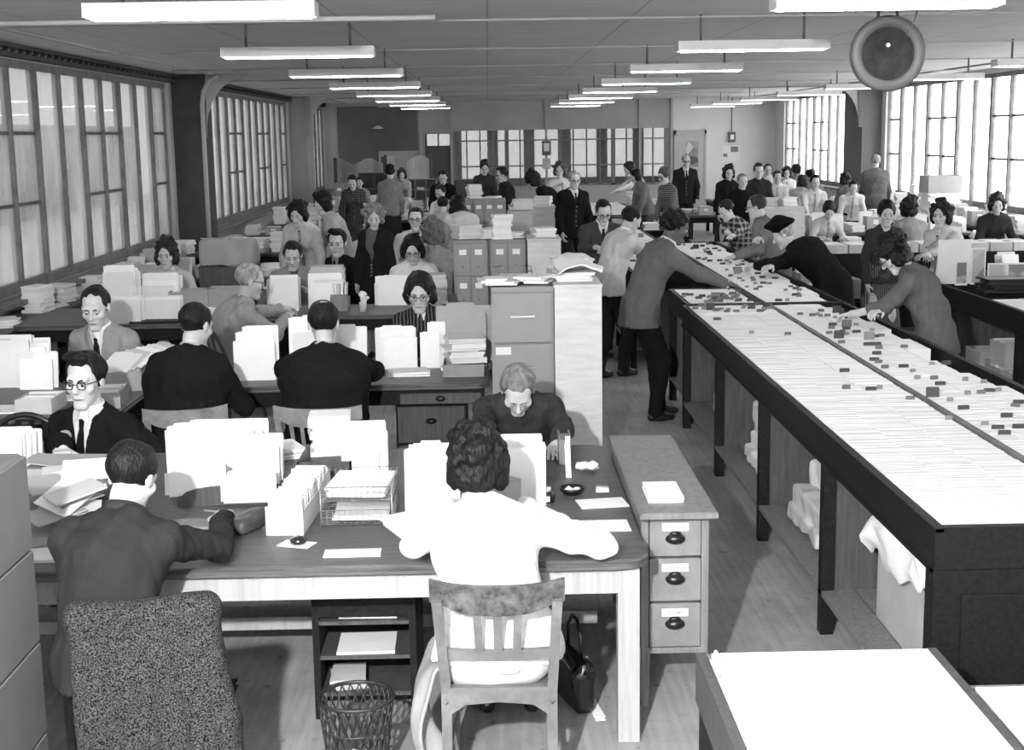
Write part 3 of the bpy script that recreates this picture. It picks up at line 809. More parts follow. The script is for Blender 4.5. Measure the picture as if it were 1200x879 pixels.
m.box(gx0, gx1, YB - .02, YB + .1, gz0, gz0 + .06)
for k in range(n + 1):
    x = gx0 + (gx1 - gx0) * k / n; w = .06 if k % 4 == 0 else .02; m.box(x - w, x + w, YB - .02, YB + .1, gz0, gz1)
for z in (1.45, 2.2): m.box(gx0, gx1, YB - .01, YB + .08, z - .02, z + .02)
o = struct(m.build('window_%d' % NW, wallmat('office_glazing_paint', .22))); g = MB(); g.box(gx0, gx1, YB + .03, YB + .04, gz0, gz1); g.build('pane', M_glassR, o)
# lit office behind the glazed partition
m = MB(); m.box(XL - .3, XR + .3, YB + 6, YB + 6.15, 0, .9); m.box(XL - .3, XR + .3, YB + 6, YB + 6.15, 2.7, ZC)
for k in range(12):
    x = XL + 13.6 * k / 11.; m.box(x - .18, x + .18, YB + 6, YB + 6.15, .9, 2.7)
m.box(XL - .3, XL - .15, YB, YB + 6, 0, ZC); m.box(XR + .15, XR + .3, YB, YB + 6, 0, ZC)
struct(m.build('wall_back_office', M_wlight))
NW += 1; g = MB(); g.box(XL, XR, YB + 6.07, YB + 6.08, .9, 2.7); struct(g.build('window_%d' % NW, glass_mat('frosted_office_glass', .30, .3, .4)))
# door with a small pane over it, and the pale door
m = MB(); m.box(dx0, dx1, YB + .02, YB + .08, 0, 2.02); m.box(dx0 - .05, dx0, YB - .03, YB + .1, 0, 2.42); m.box(dx1, dx1 + .05, YB - .03, YB + .1, 0, 2.42); m.box(dx0, dx1, YB - .03, YB + .1, 2.02, 2.08)
m.box((dx0 + dx1) / 2 - .02, (dx0 + dx1) / 2 + .02, YB, YB + .06, 2.08, 2.42)
o = struct(m.build('door_1', wallmat('door_brown', .12))); g = MB(); g.box(dx0, dx1, YB + .04, YB + .05, 2.08, 2.42); g.build('pane', M_glassR, o); g = MB(); g.lathe([(.03, 0), (.03, .05)], (dx1 - .1, YB + .02, 1.0), 10, Matrix.Rotation(PI / 2, 4, 'X')); g.build('door_handle', M_chrome, o)
ex0, ex1 = bx_(792), bx_(825)
m = MB(); m.box(ex0, ex1, YB - .08, YB - .03, 0, 2.3); m.box(ex0 - .06, ex0, YB - .1, YB - .03, 0, 2.42); m.box(ex1, ex1 + .06, YB - .1, YB - .03, 0, 2.42); m.box(ex0 - .06, ex1 + .06, YB - .1, YB - .03, 2.3, 2.42)
o = struct(m.build('door_2', wallmat('door_pale', .44))); g = MB(); g.lathe([(.03, 0), (.03, .05)], (ex0 + .1, YB - .08, 1.0), 10, Matrix.Rotation(PI / 2, 4, 'X')); g.build('door_handle', M_chrome, o)
def poster_mat(name, seed):
    m = bpy.data.materials.new(name); t, N, L, b = nt(m); co = N.new('ShaderNodeTexCoord')
    v = N.new('ShaderNodeTexVoronoi'); v.inputs['Scale'].default_value = 4; mp = N.new('ShaderNodeMapping'); mp.inputs['Location'].default_value = (seed, seed, seed)
    L.new(co.outputs['Object'], mp.inputs[0]); L.new(mp.outputs[0], v.inputs['Vector'])
    r = N.new('ShaderNodeMapRange'); r.inputs[3].default_value = .02; r.inputs[4].default_value = .6; L.new(v.outputs['Color'], r.inputs[0]); L.new(r.outputs[0], b.inputs['Base Color']); return m
m = MB(); m.box(bx_(803), bx_(818), YB - .09, YB - .083, 1.35, 2.1); tag(m.build('poster', poster_mat('dark_poster', 2)), 'dark poster pinned to the pale door in the end wall', 'poster')
t = thing('wall_calendar', 'printed calendar with two pictures on the pale end wall', 'calendar', (bx_(857), YB - .03, 1.5))
m = MB(); m.box(-.26, .26, -.012, 0, 0, .45); m.build('sheet', M_cream, t)
m = MB(); m.box(-.02, .2, -.018, -.012, .26, .42); m.box(-.24, -.12, -.018, -.012, .12, .22); m.build('picture', M_dim, t)
t = thing('time_clock', 'small dark wall box with a white dial above the calendar', 'clock', (bx_(857), YB - .03, 2.05))
m = MB(); m.box(-.1, .1, -.12, 0, 0, .3, bev=.01); m.build('case', M_dmetal, t); m = MB(); m.box(-.05, .05, -.13, -.12, .08, .22); m.build('dial', M_white, t)
m = MB(); m.tube([(0, -.03, .3), (0, -.03, 1.3)], .012, 6); m.build('cable', M_dmetal, t)
t = thing('time_clock', 'dark clock box with a paper dial on the glazed partition post', 'clock', (bx_(640), YB - .06, 1.75))
m = MB(); m.box(-.13, .13, -.12, 0, 0, .42, bev=.01); m.build('case', M_dmetal, t); m = MB(); m.box(-.08, .08, -.13, -.12, .12, .36); m.build('dial', M_white, t)
m = MB(); m.box(bx_(640) - .12, bx_(640) + .12, YB - .075, YB - .062, 1.35, 1.66); tag(m.build('notice_sign', M_grey), 'grey notice below the clock box on the partition post', 'notice')
t = thing('wall_lamp', 'small white bracket lamp on the dark end wall', 'lamp', (bx_(443), YB - .06, 2.62))
m = MB(); m.tube([(0, 0, .1), (0, -.15, .12), (.02, -.25, .06)], .02, 8); m.build('bracket', M_dmetal, t); m = MB(); m.lathe([(.05, .05), (.16, -.02), (.165, -.04), (.02, .03)], (.03, -.27, .02), 16); m.build('lamp_shade', M_white, t)
# ---- outside: yard, facing factory wall
m = MB(); m.box(-60, XL - .4, -20, 90, -1.2, -1.0); m.box(XR + .4, 60, -20, 90, -1.2, -1.0); struct(m.build('ground_yard', wallmat('yard', .7)))
m = MB(); m.box(-22, -20, 0, 80, -1, 3.1)
for k in range(26): m.box(-20, -19.9, k * 3.0, k * 3 + .35, -1, 3.1)
m.box(-20, -19.85, 0, 80, 1.1, 1.4); m.box(-20, -19.85, 0, 80, 2.9, 3.1); struct(m.build('wall_facing', wallmat('facing_factory', .30, .3, .4)))
# ---- fluorescent fittings
M_tube = emit('lit_tube', 32.0)
M_tubed = emit('lit_tube_dim', 12.0)
M_refl = mat('white_reflector', .75, .4, .4)
def fitting(label, x, y, z, group, lit=True):
    t = thing('fluorescent_light', label, 'ceiling light', (x, y, z), 0, group)
    L = 1.27
    m = MB(); m.prism([(-.11, .02), (-.09, .10), (.09, .10), (.11, .02), (.10, .02), (.08, .09), (-.08, .09), (-.10, .02)], 'x', 0, L); 
    m.box(0, .012, -.1, .1, .02, .1); m.box(L - .012, L, -.1, .1, .02, .1); m.build('reflector', M_refl, t)
    for dy in (-.045, .045):
        b = MB(); b.tube([(.03, dy, .03), (L - .03, dy, .03)], .019, 10); b.build('tube', M_tube if lit else M_tubed, t)
    for dx in (.2, L - .2):
        b = MB(); b.tube([(dx, 0, .1), (dx, 0, ZC - z)], .012, 6); b.build('hanger_rod', M_dmetal, t)
    return t
ordw = ['first', 'second', 'third', 'fourth', 'fifth', 'sixth', 'seventh', 'eighth', 'ninth', 'tenth', 'eleventh', 'twelfth']
f0 = None
rows = [('lit tube fitting from the camera in the row over the desks', -2.21, range(0, 8), 0), ('lit tube fitting from the camera in the middle row, over the card table', 1.60, range(0, 8), 0), ('dimmer tube fitting from the camera in the row beside the bright windows', 5.72, range(2, 9), 2)]
for desc, x, ks, o_ in rows:
    for k in ks:
        lb = ordw[k - o_] + ' ' + desc
        y = 7.93 + 3.97 * k
        if f0 is None or (o_ == 2 and k == 2): f0 = fitting(lb, x, y, 3.04, 'fluorescent fittings under the ceiling', o_ == 0)
        else: dup(f0, (x, y, 3.04), 0, lb)
m = MB()
for k in range(8):
    y = 7.93 + 3.97 * k; m.tube([(-4.4, y, ZC - .02), (8.2, y, ZC - .02)], .012, 6)
struct(m.build('trim_8', M_wall))
m = MB(); m.tube([(-3.9, 11.2, ZC - .05), (-.4, 11.2, ZC - .05)], .02, 8); tag(m.build('ceiling_conduit', M_wlight), 'pale conduit fixed across the ceiling near the nearest desk lights', 'conduit')
# ---- hanging loudspeaker
c = P(1040, 63, y=8.6)
t = thing('loudspeaker', 'round dark loudspeaker hanging below the ceiling over the card table', 'loudspeaker', c)
RX = Matrix.Rotation(PI / 2, 4, 'X') 
m = MB(); m.lathe([(.12, -.16), (.19, -.10), (.228, -.02), (.228, .02), (.215, .035), (.165, .03), (.16, .012)], (0, 0, 0), 40, RX, cap=False); m.build('rim', mat('speaker_rim', .08, .5, .4, .1, 5), t)
m = MB(); m.lathe([(.168, .014), (.09, .0), (.02, -.02), (.001, -.02)], (0, 0, 0), 40, RX, cap=False); m.build('cone', mat('speaker_cloth', .02, .8, .2, .5, 18), t)
m = MB(); m.lathe([(.012, 0), (.012, .012), (.004, .014)], (-.005, -.02, .05), 12, RX); m.build('stud', M_white, t)
m = MB(); m.tube([(-.06, .02, .21), (-.04, .02, ZC - c[2])], .01, 6); m.tube([(.06, .02, .21), (.04, .02, ZC - c[2])], .01, 6); m.build('hanger', M_dmetal, t)
m = MB(); m.tube([(.05, -.02, .2), (.11, -.05, .1), (.16, -.03, .23), (.17, 0, ZC - c[2])], .005, 6); m.build('cable', M_dmetal, t)
# ------------------------------------------------------------------ furniture kinds
def make_desk(label, x0, x1, y0, y1, h=.77, wood=None, apron=None, legm=None, lipr=.03, drawers=(), group=None, legw=.075, floorbar=True, cat='desk'):
    wood = wood or M_mwood; apron = apron or M_dwood; legm = legm or M_dwood
    cx, cy = (x0 + x1) / 2, (y0 + y1) / 2
    t = thing('office_desk', label, cat, (cx, cy, 0), 0, group)
    a, b, c, d = x0 - cx, x1 - cx, y0 - cy, y1 - cy
    r = .10
    def outline(i):
        pts = []
        for (sx, sy, st) in ((b - i, d - i, 0), (a + i, d - i, 90), (a + i, c + i, 180), (b - i, c + i, 270)):
            ox = sx - (r if st in (0, 270) else -r); oy = sy - (r if st in (0, 90) else -r)
            for k in range(6):
                q = R(st + k * 18); pts.append((ox + r * math.cos(q), oy + r * math.sin(q)))
        return pts
    m = MB(); n = 24; vs = []
    for i, z in ((.012, h - .045), (0, h - .038), (0, h - .026), (.006, h - .022), (.006, h - .016), (0, h - .012), (0, h - .006), (.008, h)):
        vs += [(x, y, z) for x, y in outline(i)]
    fs = [tuple(range(n - 1, -1, -1)), tuple(7 * n + k for k in range(n))] + [(i * n + k, i * n + (k + 1) % n, (i + 1) * n + (k + 1) % n, (i + 1) * n + k) for i in range(7) for k in range(n)]
    m.add(vs, fs); m.build('desk_top', wood, t)
    ins = .05
    for (ya, yb) in ((c + ins, c + ins + .022), (d - ins - .022, d - ins)):
        m = MB(); m.box(a + ins, b - ins, ya, yb, h - .15, h - .045); m.build('apron', apron, t)
    for (xa, xb) in ((a + ins, a + ins + .022), (b - ins - .022, b - ins)):
        m = MB(); m.box(xa, xb, c + ins + .022, d - ins - .022, h - .15, h - .045); m.build('apron', apron, t)
    for sx in (a + ins - .01, b - ins - legw + .01):
        for sy in (c + ins - .012, d - ins - legw + .012):
            m = MB(); m.box(sx, sx + legw, sy, sy + legw, 0, h - .045, bev=.004); m.build('leg', legm, t)
    if floorbar:
        m = MB(); m.box(a + ins + legw, b - ins - legw, -.035, .035, .16, .22); m.build('stretcher', legm, t)
    return t
def add_drawer(t, x0, x1, y, z0, z1, m_, hm=None, depth=.4):
    """drawer front in the desk frame, with a cup handle"""
    cx, cy = t.location.x, t.location.y
    m = MB(); m.box(x0 - cx, x1 - cx, y - cy, y - cy + depth, z0, z1, bev=.004); o = m.build('drawer', m_, t)
    h = MB(); h.lathe([(.035, -.012), (.033, .012), (.02, .022), (.002, .024)], ((x0 + x1) / 2 - cx, y - cy, (z0 + z1) / 2), 14, Matrix.Rotation(PI / 2, 4, 'X') @ Matrix.Scale(.55, 4, (0, 1, 0))); h.build('drawer_handle', hm or M_black, o)
    return o
def slat_chair(label, loc, rz, wood, group=None, slats=3, w=.44, rail=None):
    """wooden office chair, slatted back; faces local +y, back at -y"""
    t = thing('wooden_chair', label, 'chair', loc, rz, group)
    h = w / 2
    m = MB()
    def seat(u, v): 
        x = (u - .5) * (w + .01 - .03 * (1 - v)); y = -.20 + .42 * v
        return (x, y, .435 - .014 * math.cos((u - .5) * PI) * (1 - abs(v - .45)))
    m.grid(seat, 8, 8); m.grid(lambda u, v: (seat(u, v)[0], seat(u, v)[1], .410), 8, 8)
    m.box(-h + .01, h - .01, -.205, .215, .40, .422); m.build('seat', wood, t)
    m = MB(); m.prism([(-h + .035, .45), (h - .035, .45), (h - .035, .345), (.12, .385), (0, .395), (-.12, .385), (-h + .035, .345)], 'y', -.225, -.19); m.build('seat_rail', wood, t)
    for sx in (-1, 1):
        m = MB(); pts = [(sx * (h - .025), -.215, 0), (sx * (h - .025), -.205, .43), (sx * (h - .012), -.25, .66), (sx * (h - .004), -.285, .80)]
        for a, b in zip(pts[:-1], pts[1:]): m.bar(a, b, .036, .034, (0, 1, 0))
        m.lathe([(.008, 0), (.008, .004)], (sx * (h - .025), -.232, .40), 8, Matrix.Rotation(PI / 2, 4, 'X'))
        m.build('back_post', wood, t)
        m = MB(); m.bar((sx * (h - .03), .19, 0), (sx * (h - .03), .19, .43), .034, .034, (0, 1, 0)); m.build('leg', wood, t)
        m = MB(); m.bar((sx * (h - .028), -.21, .18), (sx * (h - .03), .19, .18), .018, .025); m.build('side_stretcher', wood, t)
    m = MB(); n = 12; vs = []
    for k in range(n + 1):
        u = k / n * 2 - 1; x = u * (h + .022); bow = -.275 - .028 * (1 - u * u); top = .855 + .018 * abs(u) ** 3; low = .755 + .035 * math.exp(-((abs(u) - .95) / .28) ** 2) - .012 * (1 - abs(u))
        for (dy, z) in ((0, low), (.024, low), (.024 - .012, top), (-.012, top)): vs.append((x, bow + dy, z))
    fs = [(0, 1, 2, 3), tuple(n * 4 + i for i in (3, 2, 1, 0))] + [(k * 4 + j, k * 4 + (j + 1) % 4, k * 4 + 4 + (j + 1) % 4, k * 4 + 4 + j) for k in range(n) for j in range(4)]
    m.add(vs, fs); m.build('top_rail', rail or wood, t)
    m = MB(); vs = []
    for k in range(n + 1):
        u = k / n * 2 - 1; x = u * (h - .03); y = -.232 - .02 * (1 - u * u)
        for (dy, z) in ((0, .56), (.02, .56), (.02, .60), (0, .60)): vs.append((x, y + dy, z))
    m.add(vs, fs); m.build('lower_rail', wood, t)
    for k in range(slats):
        u = (k - (slats - 1) / 2) / max(slats, 3) * 1.15; x = (k - (slats - 1) / 2) * (.072 if slats < 5 else .062)
        m = MB(); m.bar((x * .92, -.245 - .01 * (1 - u * u), .595), (x, -.286 - .006 * (1 - u * u), .765), .03 if slats < 5 else .022, .012, (0, 1, 0)); m.build('back_slat', wood, t)
    return t
def hoop_chair(label, loc, rz, wood, group=None):
    """dark round-backed chair; faces local +y"""
    t = thing('hoop_back_chair', label, 'chair', loc, rz, group)
    m = MB(); m.lathe([(.02, .445), (.19, .44), (.215, .452), (.215, .425), (.19, .415), (.02, .415)], (0, 0, 0), 24); m.build('seat', wood, t)
    m = MB(); pts = []
    for k in range(17):
        a = PI * k / 16; x = .225 * math.cos(a); s_ = math.sin(a); pts.append((x, -.19 - .09 * min(s_ * 1.3, 1), .44 + .44 * min(s_ ** .55, 1)))
    m.tube(pts, .017, 8); m.build('back_hoop', wood, t)
    for x in (-.11, -.037, .037, .11):
        m = MB(); m.bar((x * .9, -.19, .44), (x, -.278, .85), .03, .010, (0, 1, 0)); m.build('back_slat', wood, t)
    for sx in (-1, 1):
        for sy in (-1, 1):
            m = MB(); m.tube([(sx * .13, sy * .13, .42), (sx * .19, sy * .19, 0)], [.019, .015], 8); m.build('leg', wood, t)
    return t
def index_cabinet(label, x0, x1, y0, y1, h, cols, rows, m_, group=None, base=0.0, plinth=True):
    """steel card cabinet: drawers facing the camera side (-y), each with label holder and knob"""
    cx = (x0 + x1) / 2; t = thing('card_cabinet', label, 'filing cabinet', (cx, y0, base), 0, group)
    w = x1 - x0; d = y1 - y0
    m = MB(); m.box(-w / 2, w / 2, .02, d, 0, h, bev=.006); m.box(-w / 2, w / 2, 0, .02, h - .02, h); m.box(-w / 2, w / 2, 0, .02, 0, .03); m.box(-w / 2, -w / 2 + .012, 0, .02, .03, h - .02); m.box(w / 2 - .012, w / 2, 0, .02, .03, h - .02); m.build('case', m_, t)
    fw = (w - .024) / cols; fh = (h - .05) / rows
    for i in range(cols):
        for j in range(rows):
            xa = -w / 2 + .012 + i * fw; za = .03 + j * fh
            m = MB(); m.box(xa + .006, xa + fw - .006, -.004, .018, za + .006, za + fh - .006, bev=.004); o = m.build('drawer', m_, t)
            m = MB(); m.box(xa + fw * .28, xa + fw * .74, -.010, -.003, za + fh * .64, za + fh * .80); m.build('label_holder', M_white, o)
            m = MB(); m.lathe([(.007, 0), (.010, .008), (.002, .012)], (xa + fw / 2, -.004, za + fh * .3), 8, Matrix.Rotation(PI / 2, 4, 'X')); m.build('drawer_knob', M_chrome, o)
    return t

# ------------------------------------------------------------------ paper goods; ordinals are worked out at the end
ITEMS = []
def note(o, kind, desc, place, cat, group): ITEMS.append((o, kind, desc, place)); o['category'] = cat; o['group'] = group; return o
_stk = {}
def paper_stack(x, y, z, w=.22, d=.31, h=.08, g=.86, rz=0.0, place='', desc=None, messy=1.0):
    h_ = max(h, .006); n = max(1, min(9, int(h_ / .014) + 1))
    rs = np.random.RandomState(int(abs(x * 131 + y * 57 + z * 11) * 100) % 99991)
    m = MB(); zz = 0
    cut = sorted(rs.rand(n - 1)) if n > 1 else []
    edges = [0] + [h_ * (i + 1) / n * (1 if i == n - 1 else .9 + .2 * rs.rand()) for i in range(n)]
    edges = sorted(edges)
    for i in range(n):
        dx, dy, a = (rs.rand(3) - .5) * np.array([.05, .05, .22]) * messy
        k = 1 - .12 * rs.rand() * messy
        m.cur = i % 3
        m.cbox((dx * .5, dy * .5, (edges[i] + edges[i + 1]) / 2), (w * k, d * k, edges[i + 1] - edges[i] - .0008), float(a))
    o = m.build('paper_stack', [paper(g), paper(round(g * .9, 3)), paper(round(g * .97, 3))]); o.location = (x, y, z); o.rotation_euler = (0, 0, rz)
    sz = 'tall' if h > .14 else ('low' if h < .05 else 'middling')
    return note(o, 'paper stack' if h >= .012 else 'paper sheet', desc or ((('white ' if g > .8 else ('pale ' if g > .6 else 'grey ')) + sz + ' paper stack') if h >= .012 else 'loose white sheet'), place, 'papers', 'papers lying on ' + place)
_fold = {}
def folder(x, y, z, w=.25, h=.30, g=.8, rz=0.0, lean=8.0, place='', label=None, group=None, kind=0):
    """one upright folder or sheet standing in a row"""
    key = (round(w, 2), round(h, 2), g, kind)
    if key not in _fold:
        m = MB(); a = w / 2
        if kind == 1: m.prism([(-a, 0), (a, 0), (a, h - .012), (a - .012, h), (-a + .012, h * .99), (-a, h * .98)], 'y', 0, .006); m.box(-a + .01, a - .02, .0062, .010, 0, h * .96)
        elif kind == 2: m.prism([(-a, 0), (a, 0), (a, h * .98), (-a, h)], 'y', 0, .004); m.box(-a + .02, a - .004, .0042, .016, 0, h * 1.015); m.box(-a + .03, a - .02, -.003, -.0005, 0, h * .8)
        else:
            m.prism([(-a, 0), (a, 0), (a, h * .93), (a - .012, h * .95), (a * .35, h * .95), (a * .28, h), (-a * .6, h), (-a * .67, h * .95), (-a + .01, h * .95), (-a, h * .93)], 'y', 0, .005)
            m.box(-a, a, .0052, .012, 0, h * .9)
        _fold[key] = m.mesh('file_folder', paper(g))
    o = bpy.data.objects.new('file_folder', _fold[key]); link(o); o.location = (x, y, z); o.rotation_euler = (R(-lean), 0, rz)
    o['label'] = label or ('upright %s file folder in a row on %s' % ('white' if g > .78 else ('cream' if g > .6 else 'grey'), place)); o['category'] = 'folder'; o['group'] = group or ('upright folders on ' + place)
    return o
def folder_row(x, y, z, n, step=.02, w=.25, h=.30, gs=(.86, .8, .72), rz=0.0, place='', lean=(4, 14), jit=.05, rs=None, var=.22):
    rs = rs or np.random.RandomState(int(abs(x * 97 + y * 31) * 100) % 99991)
    ln = lean[0] + (lean[1] - lean[0]) * rs.rand(); step = max(step, .024)
    for i in range(n):
        c, s_ = math.cos(rz), math.sin(rz); t = (i - (n - 1) / 2) * step; dx = (rs.rand() - .5) * jit
        hh = h * (1 - var * rs.rand() * (1.3 if i < n * .4 else .6)); ww = w * (1 - var * rs.rand())
        folder(x - s_ * t + c * dx, y + c * t + s_ * dx, z, ww, hh, gs[i % len(gs)], rz + (rs.rand() - .5) * .03, ln + rs.rand() * 1.6, place, kind=int(rs.rand() * 2.99))
def carton(x, y, z, w=.3, d=.35, h=.22, g=.3, rz=0.0, place='', desc=None, filled=True, flap=False, label_patch=False):
    t = thing('cardboard_box', '', 'box', (x, y, z), rz)
    m = MB(); k = .006; M_ = mat('carton_%03d' % round(g * 1000), g, .8, .15, .1, 4)
    m.box(-w / 2, w / 2, -d / 2, d / 2, 0, k); m.box(-w / 2, w / 2, -d / 2, -d / 2 + k, k, h); m.box(-w / 2, w / 2, d / 2 - k, d / 2, k, h); m.box(-w / 2, -w / 2 + k, -d / 2 + k, d / 2 - k, k, h); m.box(w / 2 - k, w / 2, -d / 2 + k, d / 2 - k, k, h)
    m.build('box_body', M_, t)
    if flap:
        m = MB(); m.cbox((0, -d / 2 - .05, h - .02), (w, .11, .004), Matrix.Rotation(R(25), 4, 'X')); m.build('flap', M_, t)
    if filled:
        m = MB(); n = max(4, int(d / .02)); rs = np.random.RandomState(int(abs(x * 77 + y * 13) * 100) % 9999)
        for i in range(n):
            yy = -d / 2 + .012 + (d - .024) * i / n; m.cur = int(rs.rand() * 2.99); m.box(-w / 2 + .012 + rs.rand() * .02, w / 2 - .012 - rs.rand() * .02, yy, yy + (d - .024) / n * .8, .008, h * (.92 + .14 * rs.rand()))
        o = m.build('index_cards', [M_white, M_cream, M_grey], t); o['kind'] = 'stuff'
    if label_patch:
        m = MB(); m.box(-w * .15, w * .15, -d / 2 - .003, -d / 2, h * .5, h * .8); m.build('box_label', M_white, t)
    return note(t, 'box', desc or (('pale' if g > .55 else ('grey' if g > .25 else 'dark')) + (' card box' if filled else ' cardboard box')), place, 'box', 'boxes on ' + place)
def wire_tray(label, x, y, z, w=.27, d=.36, tiers=2, rz=0.0, gap=.11, fill=True, rim=.06):
    t = thing('wire_letter_tray', label, 'letter tray', (x, y, z), rz)
    for k in range(tiers):
        m = MB(); z0 = .012 + k * gap; hw, hd = w / 2, d / 2
        for zz in (z0, z0 + rim):
            m.tube([(-hw, -hd, zz), (hw, -hd, zz), (hw, hd, zz), (-hw, hd, zz)], .0026, 5, closed=True)
        n = 12
        for i in range(n + 1):
            xx = -hw + w * i / n
            m.tube([(xx, -hd, z0 + rim), (xx, -hd, z0), (xx, hd, z0), (xx, hd, z0 + rim)], .0013, 4)
        for i in range(1, 15):
            yy = -hd + d * i / 15; m.tube([(-hw, yy, z0 + rim), (-hw, yy, z0), (hw, yy, z0), (hw, yy, z0 + rim)], .0013, 4)
        m.tube([(-hw, -hd, z0 + rim * .5), (hw, -hd, z0 + rim * .5), (hw, hd, z0 + rim * .5), (-hw, hd, z0 + rim * .5)], .0016, 4, closed=True)
        m.build('wire_basket', M_wire, t)
    for sx in (-1, 1):
        for sy in (-1, 1): m = MB(); m.tube([(sx * w / 2, sy * d / 2, 0), (sx * w / 2, sy * d / 2, .012 + (tiers - 1) * gap + rim)], .003, 5); m.build('tray_post', M_wire, t)
    return t
def finish_labels():
    by = {}
    for o, kind, desc, place in ITEMS: by.setdefault((desc, place), []).append(o)
    for (desc, place), os_ in by.items():
        os_.sort(key=lambda o: (o.location.x, o.location.y))
        for i, o in enumerate(os_):
            if len(os_) == 1: o['label'] = desc + ' on ' + place
            else: o['label'] = (ordw[i] if i < 12 else str(i + 1) + 'th') + ' ' + desc + ' from the grimy windows on ' + place
# ------------------------------------------------------------------ near desk
D1 = make_desk('long worn double desk with pale planed legs and apron, nearest the camera', -2.80, .60, 5.13, 7.15, .77, M_mwood, M_lwood, M_lwood, legw=.085)
TZ = .77
# shelf pedestal under it
cx = -.55
t = thing('desk_pedestal', 'narrow open shelf pedestal with a drawer under the near desk', 'shelf unit', (cx, 5.66, 0))
for sx in (-1, 1):
    m = MB(); m.box(sx * .2 - .014, sx * .2 + .014, -.20, .36, 0, .60); m.build('side_panel', M_dwood, t)
for z in (.10, .26, .41):
    m = MB(); m.box(-.186, .186, -.20, .36, z, z + .016); m.build('shelf', M_bwood, t)
m = MB(); m.box(-.186, .186, -.2, .36, .445, .60); o = m.build('drawer', M_dwood, t); m = MB(); m.box(-.02, .06, -.21, -.2, .53, .545); m.build('drawer_handle', M_chrome, o)
m = MB(); m.box(-.186, .186, .35, .36, 0.1, .445); m.build('back_panel', M_dwood, t)
paper_stack(cx + .02, 5.62, .426, .27, .26, .006, .86, .05, 'the upper pedestal shelf', 'white envelope'); 
m = MB(); m.grid(lambda u, v: (.10 * (u - .5) * 2, -.12 + .22 * v, .004 + .05 * math.sin(PI * min(v * 1.2, 1)) * u), 8, 8); m.grid(lambda u, v: (.10 * (u - .5) * 2, -.12 + .22 * v, .001 + .05 * math.sin(PI * min(v * 1.2, 1)) * u), 8, 8)
o = m.build('curled_paper', M_white); o.location = (cx + .07, 5.62, .434); tag(o, 'curled white paper on the upper shelf of the desk pedestal', 'papers')
paper_stack(cx + .01, 5.60, .276, .25, .24, .012, .80, -.08, 'the middle pedestal shelf', 'printed booklet pile')
paper_stack(cx - .09, 5.58, .116, .15, .22, .05, .5, .1, 'the lowest pedestal shelf', 'crumpled grey paper pile')
# desk drawer boxes in the shade at the far side
# three-drawer unit beside the desk
ux0, ux1, uy0, uy1, uh = .605, .885, 5.52, 6.95, .86
ucx = (ux0 + ux1) / 2
t = thing('drawer_unit', 'narrow grey wooden unit of three labelled drawers beside the near desk', 'drawer unit', (ucx, uy0, 0))
hw = (ux1 - ux0) / 2
m = MB(); m.box(-hw - .012, hw + .03, -.06, uy1 - uy0, uh - .03, uh, bev=.006); m.build('unit_top', M_owood, t)
m = MB(); m.box(-hw, -hw + .03, 0, 1.36, .24, uh - .03); m.box(hw - .03, hw, 0, 1.36, .24, uh - .03); m.box(-hw + .03, hw - .03, 1.33, 1.36, .24, uh - .03); m.box(-hw + .03, hw - .03, 0, 1.33, .235, .26); m.build('case', M_owood, t)
for sx in (-1, 1):
    for yy in (0, 1.32):
        m = MB(); m.box(sx * (hw - .0175) - .0175, sx * (hw - .0175) + .0175, yy, yy + .035, 0, .24); m.build('leg', M_owood, t)
M_drw = mat('drawer_oak', .19, .5, .35, .25, 5, .1, 50)
def text_obj(s, size, loc, rot, m_, parent, name='lettering'):
    c = bpy.data.curves.new(name, 'FONT'); c.body = s; c.size = size; c.align_x = 'CENTER'; c.align_y = 'CENTER'; c.extrude = .0006
    o = bpy.data.objects.new(name, c); link(o); dg = bpy.context.evaluated_depsgraph_get(); me = bpy.data.meshes.new_from_object(o.evaluated_get(dg)); bpy.data.objects.remove(o)
    me.materials.clear(); me.materials.append(m_); o = bpy.data.objects.new(name, me); link(o, parent); o.location = loc; o.rotation_euler = rot; return o
for k, (z0, z1, tx) in enumerate(((.66, .825, 'enveloppes'), (.465, .65, 'cartes et ref'), (.265, .455, 'épingles'))):
    m = MB(); m.box(-hw + .034, hw - .034, -.006, 1.0, z0, z1, bev=.003); o = m.build('drawer', M_drw, t); o['label'] = ('top', 'middle', 'bottom')[k] + ' drawer with a white label and black cup handle'
    m = MB(); m.box(-.055, .055, -.009, -.006, z1 - .055, z1 - .022); lb = m.build('drawer_label', M_white, o)
    text_obj(tx, .019, (0, -.0096, z1 - .038), (PI / 2, 0, 0), M_black, o)
    m = MB()
    for q in range(6):
        a = PI * q / 5; 
    m.lathe([(.042, 0), (.040, .014), (.028, .026), (.004, .030)], (0, -.006, z1 - .088), 18, Matrix.Rotation(PI / 2, 4, 'X') @ Matrix.Scale(.55, 4, (0, 1, 0))); m.lathe([(.026, 0), (.022, .012)], (0, -.006, z1 - .068), 12, Matrix.Rotation(PI / 2, 4, 'X') @ Matrix.Scale(.5, 4, (0, 1, 0)))
    m.build('cup_handle', M_black, o)
q_ = P(776, 580, z=.86); paper_stack(q_[0], q_[1], .86, .15, .26, .028, .86, -.03, 'the three-drawer unit', 'thick white paper block', .3)
